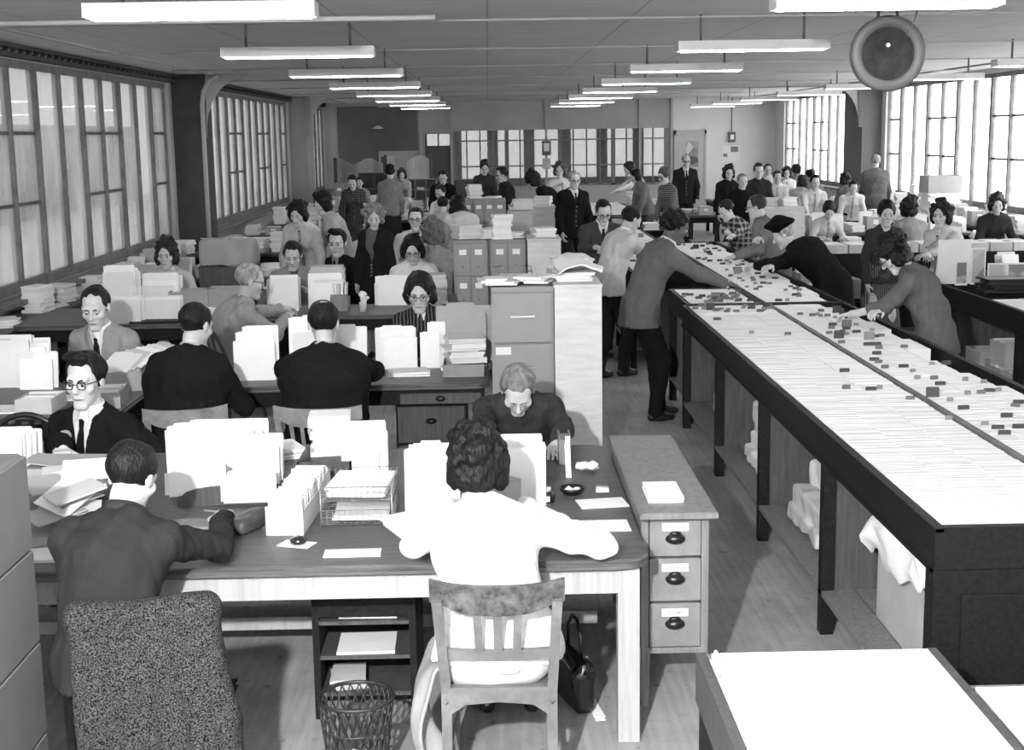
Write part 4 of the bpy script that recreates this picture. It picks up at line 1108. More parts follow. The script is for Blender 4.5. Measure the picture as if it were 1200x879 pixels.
# grey cabinet at the picture's edge
M_cab = mat('dull_grey_steel', .15, .6, .3, .08, 4)
t = thing('steel_cabinet', 'plain grey steel drawer cabinet beside the coat-draped chair', 'filing cabinet', (-1.93, 4.0, 0))
m = MB(); m.box(-.33, .33, -.6, .6, 0, 1.36, bev=.012); m.box(.33, .336, -.6, -.5, .02, 1.34); m.build('case', M_cab, t)
for k in range(4):
    m = MB(); m.box(.328, .345, -.49, .592, .03 + k * .332, .03 + k * .332 + .325, bev=.004); o = m.build('drawer', M_cab, t)
# ---- waste basket
wb = P(417, 822, z=.31)
t = thing('waste_basket', 'dark woven cane waste basket in front of the desk pedestal', 'waste basket', (wb[0], wb[1], 0))
M_cane = mat('dark_cane', .02, .4, .5, .4, 30)
m = MB(); nb = 26; H_ = .33
def rad(z): return .098 + .042 * (z / H_) ** .8
for sgn in (1, -1):
    for k in range(nb):
        pts = [(rad(z) * math.cos(2 * PI * k / nb + sgn * z * 2.6), rad(z) * math.sin(2 * PI * k / nb + sgn * z * 2.6), z) for z in np.linspace(.01, H_, 12)]
        m.tube(pts, .0034, 5)
for z, r_ in ((.012, .006), (.06, .004), (.22, .004), (H_, .0075)): m.tube([(rad(z) * math.cos(a), rad(z) * math.sin(a), z) for a in np.linspace(0, 2 * PI, 30)[:-1]], r_, 6, closed=True)
m.build('basket_weave', M_cane, t)
m = MB(); m.lathe([(.0, .004), (.096, .004), (.096, .012), (0, .012)], (0, 0, 0), 24); m.build('basket_base', M_cane, t)
G = Field(.007); 
for k in range(5):
    a = k * 1.3; G.box((.03 * math.cos(a), .03 * math.sin(a), .05 + .012 * k), (.045, .03, .006), frame(V3(math.cos(a), math.sin(a), .3), V3(0, .3, 1)), r=.004, k=.01)
o = bpy.data.objects.new('crumpled_paper', G.mesh('crumpled_paper', M_white, (0, 0, 0), wav(4, .008, 60))); link(o); o.location = (wb[0], wb[1], .012); tag(o, 'crumpled white paper lying in the cane waste basket', 'papers')
# ---- handbag and paper on the floor
hb = P(676, 838, z=0)
t = thing('handbag', 'black patent handbag standing on the floor under the near desk', 'handbag', (hb[0], hb[1] + .12, 0), .25)
G = Field(.007); G.box((0, 0, .10), (.05, .15, .10), None, r=.03, k=.02); G.tube((0, -.12, .20), (0, .12, .20), (.03, .04), (.03, .04), (1, 0, 0), .05); G.half((0, 0, 0), (0, 0, -1))
o = bpy.data.objects.new('bag_body', G.mesh('bag_body', mat('patent_leather', .012, .12, .8), (0, 0, 0), wav(9, .006, 18))); link(o, t)
m = MB(); m.tube([(0, -.09, .22), (0, -.085, .33), (0, -.03, .385), (0, .03, .385), (0, .085, .33), (0, .09, .22)], .008, 8); m.build('bag_handle', mat('patent_leather', .012), t)
m = MB(); m.lathe([(.012, 0), (.012, .012), (.002, .016)], (.045, 0, .20), 10, Matrix.Rotation(PI / 2, 4, 'Y')); m.build('clasp', M_chrome, t)
fp = P(699, 845, z=0); m = MB(); m.box(-.02, .02, -.14, .14, .0, .006); m.box(-.018, .019, -.12, .13, .006, .010, Matrix.Rotation(.05, 4, 'Z')); o = m.build('envelope', M_white); o.location = (fp[0], fp[1] + .14, 0); o.rotation_euler = (0, 0, .12); tag(o, 'white envelopes lying on the floor beside the black handbag', 'papers')
# ---- items on the near desk
pl = 'the near desk'
def at(px, py, z=TZ):
    q = P(px, py, z=z); q[1] = min(max(q[1], 5.2), 6.95); return q
q = at(413, 648); paper_stack(q[0], q[1], TZ, .235, .10, .002, .86, .0, pl)
q = at(348, 638); m = MB(); m.box(-.07, .07, -.045, .045, 0, .002); o = m.build('card', M_cream); o.location = tuple(q); o.rotation_euler = (0, 0, -.35); tag(o, 'small card under the dark round pad on the near desk', 'papers')
m = MB(); m.lathe([(.0, 0), (.030, .003), (.034, .014), (.026, .026), (.006, .033), (0, .033)], (0, 0, 0), 20); o = m.build('paperweight', mat('dark_glass', .015, .12, .7)); o.location = (q[0] + .005, q[1] + .005, TZ + .002); tag(o, 'dark round paperweight on a small card on the near desk', 'paperweight')
# long card box
a = at(334, 628); c = .078
t = thing('card_box', 'long white cardboard box of upright cards on the near desk', 'card box', (a[0], a[1], TZ), -.06)
m = MB(); k = .004; Lb = .66; hb_ = .125
m.box(-c, c, 0, k, 0, hb_); m.box(-c, -c + k, k, Lb, 0, hb_ * .8); m.box(c - k, c, k, Lb, 0, hb_ * .8); m.box(-c, c, Lb - k, Lb, 0, hb_); m.box(-c, c, 0, Lb, 0, k); m.build('box_body', M_cream, t)
m = MB(); rs = np.random.RandomState(3); yy = .012
while yy < Lb - .02:
    w_ = .004 + rs.rand() * .012; m.cur = int(rs.rand() * 2.5); m.box(-c + .008 + rs.rand() * .008, c - .008 - rs.rand() * .01, yy, yy + w_ * .8, .004, .135 + rs.rand() * .025); yy += w_
o = m.build('index_cards', [M_white, M_cream, M_grey], t); o['kind'] = 'stuff'
# wire letter tray with papers
q = at(418, 618)
wire_tray('two tier wire letter tray of papers on the near desk', q[0], q[1] + .19, TZ, .30, .36, 2, .0, .10)
paper_stack(q[0] + .01, q[1] + .18, TZ + .017, .24, .28, .02, .86, .05, 'the lower wire tray', 'thin white paper sheaf')
paper_stack(q[0], q[1] + .18, TZ + .117, .26, .31, .05, .84, -.04, 'the upper wire tray', 'thick white paper sheaf')
# dark tray and white files behind the card box
q = at(370, 560); m = MB(); m.box(-.13, .13, -.2, .2, 0, .03); m.box(-.13, .13, -.2, -.19, .03, .09); m.box(-.13, -.12, -.2, .2, .03, .09); m.box(.12, .13, -.2, .2, .03, .09)
o = m.build('wooden_tray', M_bwood); o.location = (q[0] + .05, q[1] + .15, TZ); tag(o, 'dark wooden tray between the card box and the white files on the near desk', 'tray')
q = at(385, 545); paper_stack(q[0], q[1] + .15, TZ + .03, .23, .2, .21, .86, .1, pl, 'leaning white bundle of files behind the wire tray', 1.2)
q = at(428, 560); folder_row(q[0], q[1] + .10, TZ, 9, .03, .21, .24, (.86, .86, .72), .05, 'the near desk by the wire tray', (2, 10))
# upright white files between the woman in white and the fair haired boy
pf = 'the bowed boy\'s side of the near desk'
for (px, py, n, w_, h_, g_, st) in ((510, 600, 9, .24, .30, (.86, .86, .80), .026), (560, 585, 6, .20, .24, (.86, .8), .03), (612, 585, 10, .24, .27, (.86, .86, .86, .72), .028)):
    q = at(px, py); folder_row(q[0], q[1] + .02, TZ, n, st, w_, h_, g_, 0, pf, (3, 12), .04)
q = at(592, 604); m = MB(); m.prism([(-.07, 0), (.07, 0), (.07, .16), (-.07, .2)], 'y', -.06, .01); o = m.build('file_box', M_tan); o.location = tuple(q); tag(o, 'grey file box behind the white clad woman, holding up white files', 'box')
q = at(485, 630); paper_stack(q[0] + .02, q[1] + .1, TZ, .22, .3, .05, .86, .5, pl, 'fanned pile of white slips beside the seated woman in white', 1.6)
for (px, py, g_, rz_, h_) in ((707, 618, .86, -.06, .003), (703, 590, .86, .04, .006)):
    q = at(px, py); paper_stack(q[0], q[1], TZ, .24, .16, h_, g_, rz_, pl)
q = at(706, 578); m = MB(); m.prism([(-.03, 0), (.03, 0), (.028, .02), (-.028, .026)], 'y', -.015, .015); o = m.build('eraser', M_grey); o.location = (q[0], q[1], TZ + .007); tag(o, 'small grey eraser block on white paper at the desk corner', 'eraser')
q = at(670, 578)
t = thing('ashtray', 'round dark ashtray full of ash on the near desk', 'ashtray', q)
m = MB(); m.lathe([(.0, 0), (.045, 0), (.062, .028), (.058, .03), (.042, .008), (0, .008)], (0, 0, 0), 24); m.build('bowl', M_black, t); G = Field(.004); G.ell((0, 0, .012), (.042, .042, .012)); o = bpy.data.objects.new('ash', G.mesh('ash', M_cream, (0, 0, 0), wav(3, .006, 160))); link(o, t); o['kind'] = 'stuff'
q = at(642, 588)
t = thing('ink_bottle', 'small dark ink bottle with a white label on the near desk', 'bottle', q)
m = MB(); m.lathe([(0, 0), (.03, 0), (.032, .03), (.026, .042), (.013, .047), (.013, .052)], (0, 0, 0), 16); m.build('bottle_body', mat('dark_glass', .015), t); m = MB(); m.lathe([(.015, .05), (.015, .068), (0, .07)], (0, 0, 0), 14); m.build('stopper', M_grey, t); m = MB(); m.box(-.016, .008, -.034, -.031, .008, .032); m.build('bottle_label', M_white, t)
q = at(667, 560); m = MB(); m.box(-.011, .011, -.002, .002, 0, .2); m.box(-.014, .008, .004, .008, 0, .17); o = m.build('ruler', M_white); o.location = (q[0], q[1], TZ); o.rotation_euler = (R(-8), 0, .2); tag(o, 'white strip standing upright beside the ashtray', 'ruler')
q = at(655, 545); m = MB(); m.box(-.03, .03, 0, .14, 0, .13); m.box(-.03, -.022, 0, .14, .13, .15); m.box(.022, .03, 0, .14, .13, .15); o = m.build('file_box', M_dim); o.location = (q[0] + .03, q[1], TZ); tag(o, 'dark upright file box beside the forearm of the boy on the near desk', 'box')
q = at(690, 553); G = Field(.006)
for k in range(4): G.ell((.03 * math.cos(k * 1.7), .025 * math.sin(k * 1.7), .022 + .004 * k), (.032, .024, .02), k=.008)
o = bpy.data.objects.new('crumpled_paper', G.mesh('crumpled_paper', M_cream, (0, 0, 0), wav(8, .008, 80))); link(o); o.location = tuple(q); tag(o, 'crumpled pale wrapper near the corner of the near desk', 'papers')
# left end of the near desk: files round the man in the dark sweater
ps = 'the desk before the dark sweatered man'
q = at(255, 560); folder_row(q[0], q[1] + .1, TZ, 10, .034, .40, .25, (.86, .86, .80), .02, ps, (2, 9), .05)
q = at(215, 565); folder_row(q[0], q[1] + .16, TZ, 5, .04, .20, .24, (.86, .72), .25, ps, (2, 9), .05)
for (px, py, n, w_, h_) in ((300, 575, 6, .22, .22), (225, 590, 5, .26, .14), (285, 598, 5, .24, .13)):
    q = at(px, py); folder_row(q[0], q[1] + .12, .79, n, .035, w_, h_, (.86, .8, .86), .06, ps, (4, 12), .06)
q = at(340, 520); paper_stack(q[0] - .02, q[1] + .1, TZ, .22, .28, .05, .86, .4, pl, 'white paper pile by the oak chair back')
q = at(270, 592); t = thing('file_tray', 'dark curved wooden file tray holding white files', 'tray', (q[0], q[1], TZ))
m = MB(); m.prism([(-.24, 0), (.24, 0), (.24, .04)] + [(.22 * math.cos(a), .04 + .05 * math.sin(a)) for a in np.linspace(.1, PI - .1, 10)] + [(-.24, .04)], 'y', 0, .015); m.build('front_board', M_bwood, t); m = MB(); m.box(-.24, .24, .015, .42, 0, .018); m.build('base_board', M_bwood, t)
q = at(288, 622); G = Field(.007); G.box((0, 0, .035), (.055, .085, .03), None, r=.02, k=.02); G.ell((.03, .05, .06), (.04, .05, .03), k=.03); G.half((0, 0, 0), (0, 0, -1))
o = bpy.data.objects.new('leather_pouch', G.mesh('leather_pouch', mat('dark_leather', .05, .4, .4, .2, 20, .2, 60), (0, 0, 0), wav(11, .008, 30))); link(o); o.location = tuple(q); o.rotation_euler = (0, 0, -.5); tag(o, 'creased dark leather pouch by the hand of the sweatered man', 'pouch')
q = at(262, 603); m = MB(); m.tube([(-.09, .03, .012), (.05, -.03, .012), (.07, -.04, .01)], [.005, .005, .001], 8); o = m.build('pencil', M_tan); o.location = tuple(q); tag(o, 'pencil lying by the leather pouch on the near desk', 'pencil')
q = at(225, 618); m = MB(); m.box(-.1, .1, -.07, .07, 0, .02, bev=.005); o = m.build('blotter', M_dim); o.location = tuple(q); tag(o, 'dark blotter in front of the dark sweatered man', 'blotter')
q = at(66, 574); t = thing('file_box', 'grey lidded file box beyond the heap of loose files', 'box', (q[0], q[1] + .1, TZ), -.1)
m = MB(); m.box(-.15, .15, -.1, .22, 0, .10); m.build('box_body', M_tan, t); m = MB(); m.cbox((-.03, .0, .118), (.26, .2, .006), Matrix.Rotation(R(6), 4, 'Y')); m.build('lid', M_tan, t); m = MB(); m.box(.151, .155, .02, .08, .05, .09); m.build('box_label', M_white, t)
q = at(20, 545); folder_row(q[0] - .05, q[1] - .05, TZ, 6, .035, .30, .20, (.72, .86), 0, 'the near desk beside the grey cabinet', (2, 8), .05)
rs = np.random.RandomState(12)
for k in range(16):
    px, py = 50 + 55 * rs.rand(), 578 + 50 * rs.rand(); q = at(px, py, TZ + .03)
    m = MB(); m.box(-.11, .11, -.08, .08, 0, .004 + .006 * rs.rand()); o = m.build('loose_file', [M_cream, M_tan, M_grey][k % 3]); o.location = (q[0], q[1] + .05, TZ + .02 + .012 * k); o.rotation_euler = (rs.rand() * .5 - .1, -.35 + rs.rand() * .5, rs.rand() * 1.6 + .2)
    o['label'] = 'loose %s file in the untidy heap beside the dark sweatered man' % ('cream', 'brown', 'grey')[k % 3]; o['category'] = 'folder'; o['group'] = 'files heaped at the end of the near desk'
q = at(55, 632); paper_stack(q[0], q[1], TZ, .24, .30, .03, .3, .3, ps, 'flat pile of dark files', 1.4)
q = at(60, 655); paper_stack(q[0] - .02, q[1] + .03, TZ, .2, .2, .012, .72, .1, ps, 'thin cream file pile')
# stool with papers in front of the desk end
sx_, sy_ = -1.50, 5.0
t = thing('wooden_stool', 'low dark stool of papers between the grey cabinet and the draped chair', 'stool', (sx_, sy_, 0))
m = MB(); m.box(-.14, .14, -.1, .1, .56, .585); m.build('seat', M_dwood, t)
for a in (-1, 1):
    for b in (-1, 1):
        m = MB(); m.box(a * .11 - .015, a * .11 + .015, b * .08 - .012, b * .08 + .012, 0, .56); m.build('leg', M_dwood, t)
for k in range(6):
    folder(sx_ + .0 + .01 * k, sy_ - .02 + .012 * k, .585, .22, .14, (.72, .5, .86)[k % 3], .1 + .06 * k, 18, 'the low stool beside the draped chair')
# ---- chairs in front
fc = slat_chair('worn wooden slat-back chair under the woman in white', (.01, 4.90, 0), -.03, mat('worn_chair_wood', .12, .45, .4, .35, 9, .2, 60), w=.43, rail=mat('scuffed_rail', .065, .45, .4, 1.0, 22, .25, 60))
# scuffed paint is part of the wood's own pattern on the top rail
cc = slat_chair('wooden chair with a tweed coat draped over its back, nearest the grey cabinet', (-1.17, 4.62, 0), .06, M_dwood)
# tweed coat
def coat_mat():
    m = bpy.data.materials.new('tweed'); t, N, L, b = nt(m); co = N.new('ShaderNodeTexCoord')
    n = N.new('ShaderNodeTexNoise'); n.inputs['Scale'].default_value = 210; n.inputs['Detail'].default_value = 5; L.new(co.outputs['Object'], n.inputs['Vector'])
    r = N.new('ShaderNodeMapRange'); r.inputs[1].default_value = .40; r.inputs[2].default_value = .70; r.inputs[3].default_value = .003; r.inputs[4].default_value = .10; L.new(n.outputs['Fac'], r.inputs[0]); L.new(r.outputs[0], b.inputs['Base Color'])
    bp = N.new('ShaderNodeBump'); bp.inputs['Strength'].default_value = .6; bp.inputs['Distance'].default_value = .01; L.new(n.outputs['Fac'], bp.inputs['Height']); L.new(bp.outputs[0], b.inputs['Normal']); b.inputs['Roughness'].default_value = .95; b.inputs['Specular IOR Level'].default_value = .05; return m
G = Field(.009)
G.box((0, -.30, .50), (.235, .022, .40), None, r=.02, k=.02)            # back fall
G.box((0, -.23, .66), (.23, .022, .2), None, r=.02, k=.02)              # inner fall
G.cap((-.21, -.27, .865), (.2, -.27, .89), .05, .05, k=.04)
G.cap((.2, -.27, .87), (.24, -.29, .50), .035, .05, k=.04); G.cap((.24, -.29, .5), (.27, -.30, .12), .05, .045, k=.03)
for x in (-.12, .03, .15): G.cap((x, -.318, .80), (x + .03, -.33, .1), .008, .022, k=.03)
G.cap((.10, -.322, .8), (.20, -.345, .1), .012, .016, k=.02)
o = bpy.data.objects.new('tweed_coat', G.mesh('tweed_coat', coat_mat(), (0, 0, 0), wav(21, .010, 14, (1, 1, .4)))); link(o); o.location = (-1.17, 4.62, 0); o.rotation_euler = (0, 0, .06)
tag(o, 'rough tweed coat draped over the back of a chair', 'coat')
# pale coat spread on the woman's chair, hanging down its window side
nz_ = wav(31, .03, 9)
def drape(u, v):
    '''coat cloth spilling over the window side of the seat'''
    y = -.20 + .36 * u - .05 * v * math.sin(3 * u); t = min(v * 3.2, 1)
    x = -.02 - .22 * t - .085 * math.sin(PI * min(max(v - .25, 0) * 1.25, 1)) + .03 * v + .022 * math.sin(11 * u + 3 * v) * min(v * 2, 1) + float(nz_(u * 2, v * 2, 0)) * .5 * v
    z = .495 - max(v - .28, 0) * (.56 + .12 * math.sin(7 * u + 1)) + .010 * math.sin(14 * u) * (1 - v) + .012 * float(nz_(u, v, 2)) / .03
    return (x, y, z)
m = MB(); m.grid(drape, 26, 44)
o = m.build('pale_coat', cloth(.30)); sm_ = o.modifiers.new('thickness', 'SOLIDIFY'); sm_.thickness = .014; sm_.offset = 0
ss_ = o.modifiers.new('soften', 'SUBSURF'); ss_.levels = 1; ss_.render_levels = 1; o.location = (.01, 4.94, 0)
tag(o, 'pale coat bunched on the seat of the near chair, one sleeve hanging', 'coat')
# ------------------------------------------------------------------ long card tables
M_rim = mat('worn_table_rim', .10, .5, .4, .5, 6, .2, 40)
def card_table(label, x0, x1, y0, y1, bays, rail=None, h=1.0, cross=(), shelf=True, near_panel=True):
    t = thing('card_table', label, 'table', (x0, y0, 0)); w = x1 - x0; d = y1 - y0
    for (xa, nm) in ((0, 'side_board'), (w - .03, 'side_board')):
        m = MB(); m.box(xa, xa + .03, 0, d, h - .155, h); m.box(xa - .004, xa + .034, 0, d, h - .012, h + .004); m.box(xa - .006, xa + .036, 0, d, h - .165, h - .15); m.build(nm, M_dwood, t)
    for ya in (0, d - .03):
        m = MB(); m.box(.03, w - .03, ya, ya + .03, h - .155, h); m.box(.03, w - .03, ya - .004, ya + .034, h - .012, h + .006); m.box(-.006, w + .006, ya - .008, ya + .03, h - .18, h - .15); m.build('end_board', M_dwood, t)
    m = MB(); m.box(.03, w - .03, .03, d - .03, h - .16, h - .14); m.build('tray_bottom', M_dwood, t)
    if rail: m = MB(); m.box(rail - x0 - .018, rail - x0 + .018, .03, d - .03, h - .14, h + .002); m.build('middle_rail', M_rim, t)
    for c in cross: m = MB(); m.box(.03, w - .03, c - y0 - .012, c - y0 + .012, h - .14, h + .004); m.build('cross_rail', M_rim, t)
    ys = [y - y0 for y in bays]
    for yb in ys:
        for xa in (.0, w - .06):
            m = MB(); m.box(xa, xa + .06, yb - .035, yb + .035, 0, h - .165); m.build('leg', M_dwood, t)
        m = MB(); m.box(.06, w - .06, yb - .012, yb + .012, .22, h - .165); m.build('partition', M_bwood, t)
    if shelf:
        m = MB(); m.box(.0, .16, ys[0], ys[-1], .195, .22); m.box(.17, .42, ys[0], ys[-1], .195, .218); m.box(.43, w - .02, ys[0], ys[-1], .195, .219); m.build('shelf', M_owood, t)
    if near_panel:
        m = MB(); m.box(0, w, -.0, .025, .06, h - .18); m.build('end_panel', M_dwood, t)
        m = MB(); m.box(.1, w - .1, -.012, 0, .12, h - .24); m.build('raised_panel', M_dwood, t)
    return t
M_cards = [mat('index_card_a', .80, .8, .1, .04, 6), mat('index_card_b', .79, .8, .1, .04, 6), mat('index_card_c', .75, .8, .1, .04, 6)]
def cards(label, x0, x1, y0, y1, z0, z1, seed, pitch=.017, cols=3, jx=.0, steps=None, g=0):
    """tightly packed upright index cards filling a tray"""
    rs = np.random.RandomState(seed); m = MB(); y = y0
    cw = (x1 - x0) / cols; off = [0] * cols
    while y < y1 - pitch:
        p = pitch * (.7 + .6 * rs.rand())
        for c in range(cols):
            if rs.rand() < .06: off[c] = (rs.rand() - .5) * .018
            xa = x0 + c * cw + rs.rand() * .004; xb = x0 + (c + 1) * cw - rs.rand() * .004
            if steps is not None and c == cols - 1: xb += steps(y)
            m.cur = min(2, int(rs.rand() ** 1.6 * 3)); m.box(xa, xb, y, y + p * .955, z0, z1 + off[c] * .25 + (rs.rand() - .5) * .0026)
        y += p
    o = m.build('index_cards', M_cards); o['kind'] = 'stuff'; o['label'] = label; o['category'] = 'cards'; return o
_tabs = {}
def guides(n, x0, x1, y0, y1, z, seed, where, big=.12):
    rs = np.random.RandomState(seed)
    for i in range(n):
        b = rs.rand() < big * .5; k = ('b' if b else 's') + str(i % 3)
        if k not in _tabs:
            m = MB(); w = .07 if b else .035 + .012 * (i % 3); h = .06 if b else .026; m.prism([(-w / 2, 0), (w / 2, 0), (w / 2, h * .85), (w / 2 - .004, h), (-w / 2 + .004, h), (-w / 2, h * .85)], 'y', 0, .003); _tabs[k] = m.mesh('guide_card', [M_dim, mat('guide_mid', .12), mat('guide_dark', .05)][i % 3])
        o = bpy.data.objects.new('guide_card', _tabs[k]); link(o); o.location = (x0 + (x1 - x0) * rs.rand(), y0 + (y1 - y0) * rs.rand(), z - .004); o.rotation_euler = (R(-10 + 20 * rs.rand()), 0, (rs.rand() - .5) * .25)
        o['label'] = ('large ' if b else 'small ') + 'dark guide card sticking up ' + where; o['category'] = 'guide card'; o['group'] = ('large ' if b else 'small ') + 'guide cards ' + where
TA = card_table('long black table with open tray of white index cards, in front of the reaching man', 1.555, 2.89, 4.69, 11.17, (4.75, 6.35, 7.90, 9.47, 11.08), rail=2.26)
cards('white index cards packed in the wide plain half of the long black table', 1.60, 2.235, 4.74, 10.65, .87, .995, 1, cols=3)
cards('index cards with dark tabs at the far end of the plain half of the table', 1.60, 2.235, 10.66, 11.12, .87, 1.0, 2, cols=4)
stp = lambda y: (.0 if int(y * 2.3) % 2 else .05) - .10 * (int(y * 1.15) % 3 == 0)
cards('index cards in stepped blocks in the tabbed half of the long black table', 2.285, 2.76, 4.74, 11.12, .87, .998, 3, cols=4, steps=stp)
guides(26, 1.62, 2.22, 10.66, 11.12, 1.0, 5, 'at the reaching man end of the long table')
guides(9, 1.62, 2.22, 5.2, 10.5, .995, 6, 'in the plain half of the long table', .05)
guides(75, 2.31, 2.74, 4.9, 11.0, .998, 7, 'in the tabbed half of the long table', .12)
TB = card_table('second black card table end to end with the long one, under the beret man', 2.22, 2.89, 11.19, 17.6, (11.26, 12.9, 14.5, 16.0, 17.52), near_panel=False)
cards('greyish index cards in the second table, under the hands of the beret man', 2.26, 2.82, 11.24, 17.5, .87, 1.0, 11, cols=4, steps=lambda y: -.05 * (int(y * 1.7) % 2))
guides(60, 2.28, 2.72, 11.3, 17.3, 1.0, 8, 'on the second table near the beret man', .1)
TBb = card_table('short black card table wing at the hip of the reaching man', 1.60, 2.215, 11.19, 12.35, (11.26, 12.28), near_panel=False)
cards('index cards in the short table wing beside the reaching man', 1.64, 2.17, 11.24, 12.30, .87, 1.0, 12, cols=4)
guides(40, 1.62, 2.16, 11.26, 11.9, 1.0, 9, 'on the short table wing', .03)
TC = card_table('black card table where the man in the pale sweater leans', 1.42, 2.20, 13.9, 20.2, (14.0, 15.6, 17.5, 20.1), rail=1.80, near_panel=False)
cards('grey index cards on the table of the man in the pale sweater', 1.46, 1.775, 13.95, 20.1, .87, 1.0, 13, cols=2)
cards('grey index cards on the far side of the table of the pale sweatered man', 1.825, 2.16, 13.95, 20.1, .87, 1.0, 14, cols=2)
guides(30, 1.48, 2.1, 14.0, 20.0, 1.0, 10, 'near the man in the pale sweater', .1)
# things stored on the shelf of the long table
def cloth_heap(name, label, c, sz, g, seed, n=3):
    G = Field(.009); rs = np.random.RandomState(seed)
    for k in range(n): G.box((0 + (rs.rand() - .5) * .04, 0, .03 + k * sz[2] / n), (sz[0] / 2 * (1 - .08 * k), sz[1] / 2 * (1 - .05 * k), sz[2] / n * .62), None, r=.02, k=.015)
    G.half((0, 0, 0), (0, 0, -1)); o = bpy.data.objects.new(name, G.mesh(name, paper(g), (0, 0, 0), wav(seed, .010, 22))); link(o); o.location = c; tag(o, label, 'papers'); return o
b = carton(1.97, 5.55, .22, .50, .82, .34, .42, 0, 'the shelf of the long table', 'large wooden bin under white wrapping paper', filled=False)
m = MB(); rs = np.random.RandomState(4)
nz_ = wav(61, .05, 9)
top_ = lambda u, v: (-.275 + .55 * u, -.46 + .92 * v, .45 + .10 * math.sin(PI * v) + float(nz_(u, v, 0)))
m.grid(top_, 14, 22); m.grid(lambda u, v: tuple(np.array(top_(u, v)) - V3(0, 0, .012)), 14, 22)
edge = [(-.46, -.02), (-.40, -.06), (-.30, -.05), (-.24, -.20), (-.15, -.13), (-.05, -.17), (.08, -.11), (.2, -.15), (.3, -.05), (.46, -.10)]
hang = lambda u, v: (-.278 - .03 * math.sin(v * PI) - float(nz_(u, v, 1)) * .35, -.46 + .92 * u, .45 + .10 * math.sin(PI * u) + float(nz_(0, u, 0)) + v * (np.interp(-.46 + .92 * u, [e[0] for e in edge], [e[1] for e in edge]) - .07))
m.grid(hang, 40, 6); m.grid(lambda u, v: tuple(np.array(hang(u, v)) + V3(.008, 0, 0)), 40, 6)
o = m.build('wrapping_paper', M_white); o.location = (1.97, 5.55, .22); tag(o, 'torn white wrapping paper spilling over the bin on the table shelf', 'papers')
cloth_heap('paper_bundle', 'pale wrapped bundle on the shelf, second bay of the long table', (1.86, 7.25, .235), (.4, .7, .2), .55, 3, 2)
cloth_heap('paper_bundle', 'white wrapped bundle leaning in the second bay of the long table', (1.95, 7.30, .42), (.36, .6, .14), .8, 4, 2)
cloth_heap('paper_bundle', 'white folded sheets on the shelf, third bay of the long table', (1.90, 8.7, .235), (.4, .8, .18), .8, 5, 2)
cloth_heap('paper_bundle', 'pale tied bundle on top of sheets, third bay of the long table', (1.92, 8.75, .40), (.36, .7, .22), .6, 6, 2)
cloth_heap('paper_bundle', 'pale bundle in the far bay of the long table', (1.95, 10.3, .235), (.4, .8, .5), .6, 7, 3)
cloth_heap('paper_bundle', 'pale crumpled parcel on the shelf behind the legs of the reaching man', (1.95, 11.8, .235), (.3, .5, .3), .5, 8, 3)
# ---- white card trays nearest the camera
def card_tray(label, x0, x1, y0, y1, h):
    t = thing('card_tray', label, 'tray', ((x0 + x1) / 2, y0, 0)); w = (x1 - x0) / 2; d = y1 - y0
    m = MB(); m.box(-w, -w + .03, 0, d, h - .16, h); m.build('side_board', M_bwood, t); m = MB(); m.box(w - .03, w, 0, d, h - .16, h); m.build('side_board', M_bwood, t)
    m = MB(); m.box(-w + .03, w - .03, d - .02, d, h - .16, h - .004); m.build('end_board', M_owood, t); m = MB(); m.box(-w + .03, w - .03, 0, .02, h - .16, h - .004); m.build('end_board', M_owood, t)
    m = MB(); m.box(-w + .03, w - .03, .02, d - .02, h - .16, h - .145); m.build('tray_bottom', M_dwood, t)
    m = MB(); m.box(-w + .01, w - .01, .01, d - .01, .02, h - .165); m.build('cabinet', M_dwood, t)
    for sx in (-1, 1):
        for yy in (.01, d - .06): m = MB(); m.box(sx * (w - .035) - .03, sx * (w - .035) + .03, yy, yy + .05, 0, .02); m.build('foot', M_dwood, t)
    return t
card_tray('dark trolley with a tray of white sheets, nearest the camera', .625, 1.385, 2.55, 4.13, .78)
card_tray('dark trolley with white sheets at the corner of the long table', 1.39, 2.2, 2.45, 3.93, .74)
def sheets(label, x0, x1, y0, y1, z0, z1, seed):
    m = MB(); rs = np.random.RandomState(seed); n = 8
    for k in range(n): m.cbox(((x0 + x1) / 2 + (rs.rand() - .5) * .008, (y0 + y1) / 2 + (rs.rand() - .5) * .012, z0 + (z1 - z0) * (k + .5) / n), (x1 - x0 - .012, y1 - y0 - .02, (z1 - z0) / n * .96), (rs.rand() - .5) * .006)
    o = m.build('paper_sheets', [M_white]); o['kind'] = 'stuff'; o['label'] = label; o['category'] = 'papers'
sheets('white sheets filling the tray nearest the camera', .66, 1.35, 2.58, 4.11, .635, .79, 1)
sheets('white sheets filling the tray at the corner of the long table', 1.425, 2.165, 2.48, 3.905, .60, .745, 2)
q = P(832, 812, z=.79); G = Field(.004); G.cap((0, .0, 0), (.01, .12, .01), .012, .006); G.cap((.01, .02, 0), (-.012, -.05, .01), .01, .005)
o = bpy.data.objects.new('paper_scrap', G.mesh('paper_scrap', M_white, (0, 0, 0), wav(5, .004, 60))); link(o); o.location = (.668, 3.95, .795); tag(o, 'curled white paper scrap at the corner of the nearest tray', 'papers')
